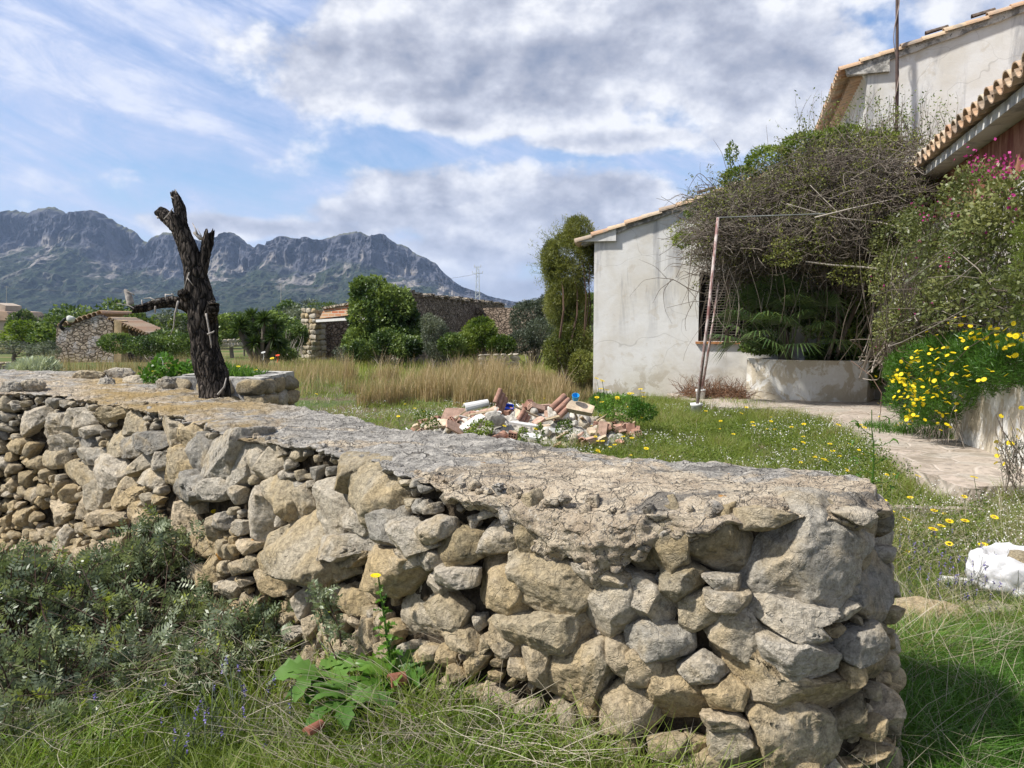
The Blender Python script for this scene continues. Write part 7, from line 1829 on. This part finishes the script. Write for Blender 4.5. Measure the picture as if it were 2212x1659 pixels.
bush('grass_tuft_plant', 'grass sprouting on top of the ruined stone pillar', [(690, 662, 30.8, .5, .2, .16), (715, 660, 30.4, .3, .2, .12)], 700, .1, .2, m_lime, 'plant', stem=False, r=r7)
bush('climbing_ivy', 'huge leafy climber burying the corner of the ruined barn', [(800, 640, 27.3, .75, .6, .60), (795, 700, 27.0, .75, .7, .9), (840, 680, 27.2, .75, .7, .9), (860, 660, 27.6, .55, .5, .55), (775, 745, 26.6, .5, .6, .6), (780, 622, 27.5, .35, .4, .35), (850, 730, 27.0, .8, .6, .6), (890, 700, 27.8, .35, .5, .7), (805, 740, 26.7, .8, .6, .6)], 26000, .12, .55, m_ivy, 'climber', r=r7, gsc=1.9, clump=1.1, shell=.6, disp=.5)
def shrub(lb, bl, n, sz, asp, m, **k): return bush('shrub', lb, bl, n, sz, asp, m, r=r7, **k)
shrub('dark green leafy shrub in front of the climber', [(840, 740, 24.5, .6, .5, .42), (880, 752, 24.3, .6, .5, .35), (780, 755, 24.8, .4, .4, .3)], 9000, .09, .5, m_ivy, gsc=2, clump=.9)
shrub('grey green olive shrub before the brown barn wall', [(940, 725, 24.0, .42, .4, .50), (955, 755, 23.8, .6, .4, .35), (925, 700, 24.2, .25, .3, .3)], 9000, .08, .25, m_olive, gsc=2, clump=.9)
shrub('bright lime shrub before the end of the barn wall', [(1035, 722, 25.0, .55, .5, .42), (1000, 745, 24.6, .6, .5, .38), (1080, 745, 24.7, .55, .5, .32), (1040, 700, 25.2, .4, .3, .22)], 12000, .09, .4, m_lime, gsc=2, clump=1.0)
shrub('green shrub between the olive and the lime shrub', [(975, 745, 23.6, .4, .4, .36)], 3500, .08, .5, m_ivy, gsc=2, clump=.9)
shrub('wild olive bush between the barn wall and the farmhouse bush', [(1140, 690, 27.0, .70, .6, .72), (1170, 720, 26.0, .6, .6, .6), (1125, 740, 26.0, .6, .5, .45), (1180, 660, 27.0, .4, .4, .4)], 14000, .09, .28, m_olive, gsc=1.5, clump=.9)
shrub('grey bare bramble at the foot of the ruined pillar', [(745, 765, 26.5, .45, .4, .32)], 900, .06, .4, m_olive, twn=160)
shrub('low dark shrub thicket before the ruined hut', [(255, 742, 26, .6, .6, .32), (320, 745, 25, .8, .6, .34), (395, 745, 25, .7, .6, .38), (360, 730, 26, .6, .5, .3), (440, 740, 26, .6, .5, .4)], 14000, .08, .5, m_ivy, gsc=1.6, clump=1.0)
shrub('green shrub beside the yucca', [(640, 725, 30, .5, .5, .45), (610, 765, 27, .5, .5, .2)], 4000, .1, .5, m_ivy)
shrub('silver-grey plant with pale flower spikes behind the left end of the wall', [(85, 795, 9.6, .24, .2, .10), (65, 803, 9.5, .26, .2, .10)], 2600, .07, .13, m_silver, zb=1.6, twn=30)
pl_ = thing('snapdragon_stems', tuple(at(60, 810, y=9.5)), 'pale upright flower stems leaning left over the silver plant', 'plant')
A_p = np.array([at(80 + r7.normal() * 12, 808, y=9.5) for _ in range(22)]); B_p = np.array([at(x, y, y=9.5) for x, y in zip(r7.uniform(22, 125, 22), r7.uniform(768, 786, 22))]); V, F, a, Pt = twigs(A_p, B_p, r7, .1, .010, .012, 7, 5); obj('stems', V, [F], m_silver, pl_, attrs={'rnd': .5 + .5 * a})
# yucca clump
def rosette(c, n, L_, r):
    d = rdirs(n, .45, r); P = np.repeat(np.array(c)[None], n, 0); w = perp(d, r); v1, f = leafquads(P, d, w, L_ * r.uniform(.8, 1.1, n), np.full(n, .055)); v1 = v1.reshape(-1, 4, 3); v1[:, 2, 2] -= L_ * .15 * r.random(n); return v1.reshape(-1, 3), f
yc = thing('yucca', (*at(560, 760, y=26)[:2], -.2), 'clump of dark spiky yucca rosettes in the field left of the ruin', 'yucca'); V, F, b = [], [], 0; mb = MB()
for a, b_ in ((520, 700), (545, 685), (570, 690), (595, 700), (530, 722), (560, 712), (590, 728), (550, 740), (575, 745), (515, 712), (605, 745)):
    c_ = at(a, b_, y=26 + r7.normal() * .4); v, f = rosette(c_, 130, .42, r7); V.append(v); F.append(f + b); b += len(v); mb.tube([(at(560, 765, y=26)[0] + r7.normal() * .3, 26, -.3), c_], [.08, .06], 6, a=.3)
obj('foliage', np.concatenate(V), [np.concatenate(F)], m_ivy, yc, attrs={'rnd': np.clip(r7.random(b // 4) * .7, 0, 1)}); mb.build('stems', m_twig, yc)
yc2 = thing('yucca', (*at(645, 745, y=31)[:2], -.2), 'small dark yucca against the left side of the ruined pillar', 'yucca'); v, f = rosette(at(640, 715, y=31.5), 90, .5, r7); v2, f2 = rosette(at(640, 740, y=31), 70, .4, r7); obj('foliage', np.concatenate([v, v2]), [np.concatenate([f, f2 + len(v)])], m_ivy, yc2, attrs={'rnd': r7.random(160) * .6})
# low dry wall
def drywall(A, B, h, label, sz=.22):
    A = np.array(A, float); B = np.array(B, float); u = norm(B - A); u[2] = 0; n_ = np.array([u[1], -u[0], 0]); L_ = float(np.linalg.norm(B - A)); t = thing('low_stone_wall', tuple(A), label, 'stone wall')
    V, F, T = masonry(A, u, n_, L_, h, r7, sz, .06, tin=(.3, .42, .45, .35)); obj('stonework', V, F, m_stone, t, smooth=True, attrs={'tint': T})
drywall((*at(1035, 790, y=21.5)[:2], float(gz(-1, 21.5))), (*at(1120, 790, y=22.2)[:2], float(gz(0, 22))), at(1080, 762, y=21.8)[2] - .02, 'short low grey dry stone wall behind the golden grass')
drywall((*at(470, 770, y=34)[:2], at(480, 752, y=34)[2]), (*at(530, 770, y=36)[:2], at(520, 750, y=36)[2]), .38, 'pale dry stone wall far in the field left of the yucca')
drywall((*at(-20, 790, y=11.5)[:2], .05), (*at(30, 790, y=11.8)[:2], .05), at(10, 783, y=11.6)[2] - .05, 'piled stones behind the wall at the far left edge', .16)
# ruined hut on the left
hd_ = 40.0
def hq(px, py, dy=0): return at(px, py, y=hd_ + dy)
hu = thing('ruined_hut', tuple(at(180, 790, y=hd_)), 'small ruined stone hut with pale plaster gable and sagging tile roofs on the left', 'hut')
def hpoly(pts, d0, d1, name, m):
    n = len(pts); V = [hq(a, b_, d0) for a, b_ in pts]; V += [v + np.array([0, d1 - d0, 0]) for v in V]; V = np.array(V); obj(name, V, [list(range(n))[::-1], list(range(n, 2 * n))] + [[i, (i + 1) % n, (i + 1) % n + n, i + n] for i in range(n)], m, hu)
def _hutm(b, co, p):
    r_ = _rubblewall((.20, .16, .12), (.34, .29, .24), (.40, .33, .25), 3.4)(b, co, p); base = p.inputs['Base Color'].links[0].from_socket; n = b.noise(co, .9, 5, .6)
    b.set(p.inputs['Base Color'], b.mix(b.math('MULTIPLY', b.step(n, .50, .60), .8), base, (.44, .42, .41)))
hpoly([(118, 800), (246, 800), (244, 700), (214, 680), (155, 702), (150, 708), (122, 706)], 0, .5, 'gable_wall', mat('hut_wall', _hutm, .95, .1)); hpoly([(246.5, 800), (262, 800), (262, 693), (246.5, 690)], -.3, .4, 'corner_pier', flat('ochre_stone', (.36, .27, .16), .95, .1, var=.3, scale=3, bump=.03)); hpoly([(262.5, 800), (330, 800), (318, 724), (262.5, 703)], .9, 1.3, 'rear_wall', m_rub)
mb = MB()
for k in range(9): u = k / 8; a = hq(130 + 84 * u, 704 - 27 * u, -.1); mb.add(*halfpipe(a, a + np.array([.02, 3.2, 0]), .16, .14, .03), a=r7.random())
for k in range(13): u = k / 12; a = hq(244 + 80 * u, 691 + 33 * u, .0); mb.add(*halfpipe(a - np.array([0, .3, 0]), a + np.array([.02, 2.4, 0]), .15, .13, .03), a=r7.random())
mb.build('roof_tiles', m_tile, hu)
# leaning black pipe with a white rag
pz = thing('black_pipe', tuple(hq(125, 705, -1)), 'curved black pipe with a torn white rag on its end beside the hut', 'pipe'); P = [hq(a, b_, -1) for a, b_ in ((137, 712), (130, 704), (133, 697), (139, 690), (143, 688))]; MB().tube(P, [.10, .09, .08, .08, .07], 8).build('pipe', flat('black_plastic', (.01, .01, .01), .6, .3), pz, smooth=True)
P, F = rock(np.array([(-.22, -.14), (.2, -.16), (.28, .1), (0, .2), (-.2, .12)]), .12, 3, 5); obj('white_rag', P + hq(150, 690, -1.05) , [F], m_wht, pz, smooth=True)
# ---- trees: five kinds, copied
def tree_proto(kind, name):
    r = np.random.default_rng(100 + kind); m = [m_ivy, m_olive, m_lime, m_ivy, m_ivy][kind]; t = thing(name, (0, 0, 0), 'x', 'tree')
    if kind == 0: bl = [((0, 0, .62), (.36, .36, .30)), ((-.2, .05, .55), (.22, .22, .2)), ((.22, 0, .55), (.22, .22, .2)), ((0, .1, .8), (.2, .2, .16))]; n, s, a = 3400, .055, .6
    elif kind == 1: bl = [((-.18, 0, .55), (.28, .26, .22)), ((.2, .05, .60), (.28, .26, .24)), ((0, -.1, .75), (.22, .2, .18)), ((.35, 0, .45), (.16, .16, .14)), ((-.38, .05, .42), (.16, .16, .14))]; n, s, a = 3200, .05, .3
    elif kind == 2: bl = [((0, 0, .55), (.30, .30, .26)), ((.15, 0, .78), (.18, .18, .16)), ((-.2, 0, .70), (.18, .18, .18))]; n, s, a = 2200, .05, .5
    elif kind == 3: bl = [((0, 0, .40), (.50, .45, .30)), ((.35, 0, .3), (.3, .3, .22)), ((-.35, 0, .3), (.3, .3, .24)), ((.05, 0, .62), (.3, .3, .2))]; n, s, a = 3600, .06, .5
    else: bl = [((0, 0, .5), (.13, .13, .48)), ((0, 0, .3), (.16, .16, .25))]; n, s, a = 2200, .05, .5
    V, F, rn, P = crown([(np.array(b[0]), b[1]) for b in bl], n, s, a, r, gsc=6, clump=1.0, shell=.55); o = obj('crown', V, [F], m, t, local=True, attrs={'rnd': rn})
    mb = MB(); mb.tube([(0, 0, -.1), (.02, 0, .2), (0, .02, .45)], [.035, .028, .02], 7)
    for k in range(5): e = P[r.integers(len(P))]; mb.tube([(.01, 0, .22), (e + np.array([0, 0, .2])) / 2, e], [.018, .012, .006], 5)
    mb.build('trunk', m_twig, t, local=True); return t
kn = ['round_tree', 'olive_tree', 'almond_tree', 'broad_bush', 'cypress_tree']; prot = [tree_proto(k, kn[k]) for k in range(5)]; used = [False] * 5
lab = [['dark round evergreen tree', 'dense dark green tree'], ['grey green olive tree', 'silvery spreading olive tree'], ['light green loose crowned tree', 'fresh green young tree'], ['broad dark scrub bush', 'low wide green thicket'], ['slim dark cypress', 'narrow pointed evergreen']]
def place_tree(kind, x, y, h, label, grp, wid=1.0, z=None, sink=.0):
    o = prot[kind] if not used[kind] else copy_tree(prot[kind]); used[kind] = True
    o.location = (x, y, (float(gz(x, y)) if z is None else z) - sink); o.rotation_euler = (0, 0, r7.random() * 6.28); o.scale = (h * wid, h * wid, h)
    o['label'] = label; o['category'] = 'bush' if kind == 3 else 'tree'
    if grp: o['group'] = grp
def tree_px(kind, px, ptop, d, w_px, label, grp=None):
    q = at(px, ptop, y=d); g = float(gz(q[0], d)); h = max(1.0, (q[2] - g)); wm = w_px / F_ * d; base = {0: .78, 1: .95, 2: .62, 3: 1.4, 4: .34}[kind]; place_tree(kind, q[0], d, h / {0: .98, 1: .95, 2: .96, 3: .85, 4: 1.0}[kind], label, grp, wid=wm / (base * h))
for a in ((0, 622, 647, 85, 80, 'dark round evergreen tree rising left of the ruined barn'), (3, 690, 668, 75, 60, 'green bush peeping behind the ruined pillar'), (2, 375, 675, 70, 70, 'light green tree behind the dead tree limb'), (1, 300, 690, 62, 60, 'grey olive tree above the ruined hut roof'), (0, 232, 683, 95, 28, 'small round dark tree behind the hut'),
          (2, 445, 672, 75, 70, 'fresh green tree just left of the dead trunk'), (1, 500, 680, 80, 70, 'olive tree right of the dead trunk'), (2, 60, 690, 55, 110, 'broad light green tree at the left'), (1, 30, 735, 40, 130, 'grey olive tree in the lower left field'), (0, 45, 668, 110, 60, 'dark tree beside the house at the left edge'),
          (3, 140, 668, 130, 80, 'wide dark grove on the left skyline'), (1, 95, 735, 38, 80, 'grey olive tree left of the hut wall'), (1, 525, 695, 60, 60, 'olive tree above the yucca'), (2, 640, 690, 60, 50, 'pale green tree left of the pillar'), (3, 200, 668, 120, 60, 'dark grove on the skyline above the hut'), (1, 340, 700, 52, 70, 'olive tree below the white tower'), (0, 405, 735, 34, 40, 'dark bush left of the dead trunk foot'),
          (1, 560, 672, 95, 60, 'olive tree behind the yucca'), (3, 290, 676, 110, 70, 'dark scrub right of the hut roof')): tree_px(*a)
for k in range(70):
    d = float(r7.uniform(48, 260)); px_ = r7.uniform(-160, 740); kind = int(r7.choice([0, 1, 1, 2, 3, 3, 0]))
    x = (px_ - CX_) / F_ * d; h = float(r7.uniform(2.4, 4.6)) * (1 + d / 400); place_tree(kind, x, d, h, lab[kind][0] + ' in the valley left of the ruin', 'trees of the valley on the left', wid=float(r7.uniform(.9, 1.6)))
for k in range(60):
    d = float(r7.uniform(60, 230)); px_ = r7.uniform(1040, 1290); kind = int(r7.choice([0, 1, 3, 3, 0, 2])); x = (px_ - CX_) / F_ * d
    place_tree(kind, x, d, float(r7.uniform(1.6, 3.4)), lab[kind][1] + ' on the hillside right of the barn', 'trees on the hillside behind the barn', wid=float(r7.uniform(1., 1.7)))
for k in range(90):
    d = float(r7.uniform(260, 900)); px_ = r7.uniform(-250, 1200); kind = int(r7.choice([0, 1, 3, 3, 2])); x = (px_ - CX_) / F_ * d
    place_tree(kind, x, d, float(r7.uniform(5, 9)), lab[kind][1] + ' in the far valley below the mountains', 'far trees below the mountains', wid=float(r7.uniform(1.4, 2.6)))
place_tree(4, at(150, 700, y=240)[0], 240, 8, 'slim dark cypress on the left skyline behind the hut', None)
ORD = 'first second third fourth fifth sixth seventh eighth ninth tenth eleventh twelfth thirteenth fourteenth fifteenth sixteenth seventeenth eighteenth nineteenth twentieth'.split()
def ordinal(k):
    if k < 20: return ORD[k]
    T_ = ['twentieth', 'thirtieth', 'fortieth', 'fiftieth', 'sixtieth']; t_ = ['twenty', 'thirty', 'forty', 'fifty', 'sixty']; a, b_ = divmod(k + 1, 10)
    return T_[a - 2] if b_ == 0 else t_[a - 2] + '-' + ORD[b_ - 1]
def number_labels(skip=()):
    sets = {}
    for o in scene.objects:
        if o.parent is None and 'label' in o and 'group' in o and o['group'] not in skip: sets.setdefault(o['label'], []).append(o)
    for lb, os_ in sets.items():
        if len(os_) < 2: continue
        os_.sort(key=lambda o: o.location.x / max(o.location.y, .1))
        for k, o in enumerate(os_): o['label'] = lb + ', ' + ordinal(k) + ' from the left'
number_labels(skip=('yellow daisies scattered over the yard',))
# ---- buildings far left
fh = thing('far_house', tuple(at(5, 720, y=120)), 'pale stone house with a pitched roof at the left edge of the valley', 'house')
def fpoly(pts, d0, dep, name, m, par):
    n = len(pts); V = [at(a, b_, y=d0) for a, b_ in pts]; V += [v + np.array([0, dep, 0]) for v in V]; obj(name, np.array(V), [list(range(n))[::-1], list(range(n, 2 * n))] + [[i, (i + 1) % n, (i + 1) % n + n, i + n] for i in range(n)], m, par)
m_fw = flat('sandy_wall', (.42, .35, .28), .95, .1, var=.15, scale=.5); m_fr = flat('pale_tile_roof', (.42, .30, .22), .95, .1, var=.2, scale=.6)
fpoly([(-60, 720), (24, 720), (24, 692), (-60, 692)], 120, 8, 'wall', m_fw, fh); fpoly([(-60, 692), (27, 692), (14, 673), (-60, 668)], 119.5, 9, 'roof', m_fr, fh); fpoly([(-30, 674), (11, 672), (12, 660), (-8, 654), (-30, 658)], 121, 4, 'upper_storey', m_fw, fh); fpoly([(9, 710), (13, 710), (13, 700), (9, 700)], 119.9, .2, 'window', m_wooddark, fh)
wt = thing('white_tower', tuple(at(367, 720, y=95)), 'tiny white square tower with a pointed cap seen under the dead limb', 'tower'); fpoly([(359, 722), (375, 722), (375, 693), (359, 693)], 95, .9, 'wall', m_wht, wt); fpoly([(357, 693), (377, 693), (372, 689), (367, 687), (362, 689)], 94.9, 1.1, 'cap', m_wht, wt)
for a in (362, 368.5): fpoly([(a, 699), (a + 3, 699), (a + 3, 695.5), (a, 695.5)], 94.95, .1, 'window', m_wooddark, wt)
# ---- pylon, poles and wires
pyd = 190.; py = thing('lattice_pylon', tuple(at(1032, 655, y=pyd)), 'grey lattice pylon standing beyond the barn wall', 'pylon'); m_steel = flat('galvanised_steel', (.42, .45, .44), .5, .4, var=.15, scale=1)
bz = float(gz(at(1032, 655, y=pyd)[0], pyd)); tz = at(1032, 576, y=pyd)[2]; bx0 = at(1032, 655, y=pyd)[0]; mb = MB(); n = 16
for sx in (-1, 1):
    for sy in (-1, 1): mb.tube([(bx0 + sx * .75, pyd + sy * .75, bz), (bx0 + sx * .28, pyd + sy * .28, tz)], [.07, .05], 4)
for k in range(n):
    u0, u1_ = k / n, (k + 1) / n; w0, w1 = .75 - .47 * u0, .75 - .47 * u1_; z0, z1_ = bz + (tz - bz) * u0, bz + (tz - bz) * u1_
    for (ax_, ay_), (cx2, cy2) in (((-1, -1), (1, -1)), ((1, 1), (-1, 1)), ((1, -1), (1, 1)), ((-1, 1), (-1, -1))):
        if k % 2: ax_, ay_, cx2, cy2 = cx2, cy2, ax_, ay_
        mb.tube([(bx0 + ax_ * w0, pyd + ay_ * w0, z0), (bx0 + cx2 * w1, pyd + cy2 * w1, z1_)], [.035, .035], 4, cap=False)
mb.build('lattice_mast', m_steel, py); mb = MB()
for z_, w in ((tz - .1, .9), (tz - 1.6, 1.3)): mb.box((bx0, pyd, z_), (2 * w, .25, .12))
mb.build('crossarms', m_steel, py); mb = MB()
for z_, w in ((tz - .1, .8), (tz - 1.6, 1.2)):
    for s_ in (-1, 1): mb.box((bx0 + s_ * w, pyd, z_ + .3), (.12, .12, .5))
mb.build('insulators', m_wht, py)
def polepx(px, ptop, pbot, d, label):
    a, b_ = at(px, pbot, y=d), at(px, ptop, y=d); t = thing('utility_pole', tuple(a), label, 'pole'); MB().tube([a, b_], [.14, .10], 8).build('pole_shaft', m_slab, t); MB().box(b_ + np.array([0, 0, -.3]), (1.4, .12, .12)).build('crossarm', m_slab, t)
polepx(607, 612, 670, 260, 'thin concrete pole far off above the dark round tree'); polepx(14, 618, 680, 260, 'thin pole on the left skyline near the far house'); polepx(1133, 646, 672, 200, 'small pole on the hillside right of the barn')
def wire(pts, r_, label):
    P = np.array([at(a, b_, y=d) for a, b_, d in pts]); n = 24; q = np.linspace(0, 1, n)[:, None]; Q = P[0] * (1 - q) + P[1] * q; L_ = np.linalg.norm(P[1] - P[0]); Q[:, 2] -= (4 * q * (1 - q))[:, 0] * L_ * .02
    mb = MB(); mb.tube(Q, np.full(n, r_), 5); o = mb.build('overhead_wire', m_wire, loc=tuple(Q[0])); tag(o, label, 'wire')
m_wire = flat('dark_wire', (.05, .05, .055), .6, .3)
wire([(1034, 580, 190), (830, 700, 900)], .05, 'faint wire running left from the top of the lattice pylon') if False else None
wire([(1050, 646, 120), (1215, 622, 60)], .035, 'dark cable rising right from behind the barn to the farmhouse bush'); wire([(607, 616, 260), (1030, 592, 190)], .03, 'thin wire strung between the far pole and the lattice pylon'); wire([(14, 622, 260), (607, 616, 260)], .035, 'long thin wire crossing the mountain foot between the two far poles')
# ---- haze: one even box of air round camera, land and mountains
hz = MB(); hz.box((600, 2800, 330), (15500, 17000, 700 + 60)); m_hz = bpy.data.materials.new('haze_air'); m_hz.use_nodes = True; m_hz.node_tree.nodes.clear(); hb = NB(m_hz.node_tree)
ho = hb.n('ShaderNodeOutputMaterial'); pvn = hb.n('ShaderNodeVolumePrincipled', {'Color': (.50, .68, 1.0, 1), 'Density': .000055, 'Anisotropy': 0.1}); m_hz.node_tree.links.new(pvn.outputs[0], ho.inputs['Volume'])
o = hz.build('haze', m_hz); tag(o, 'thin blue haze filling the valley air', kind='stuff')
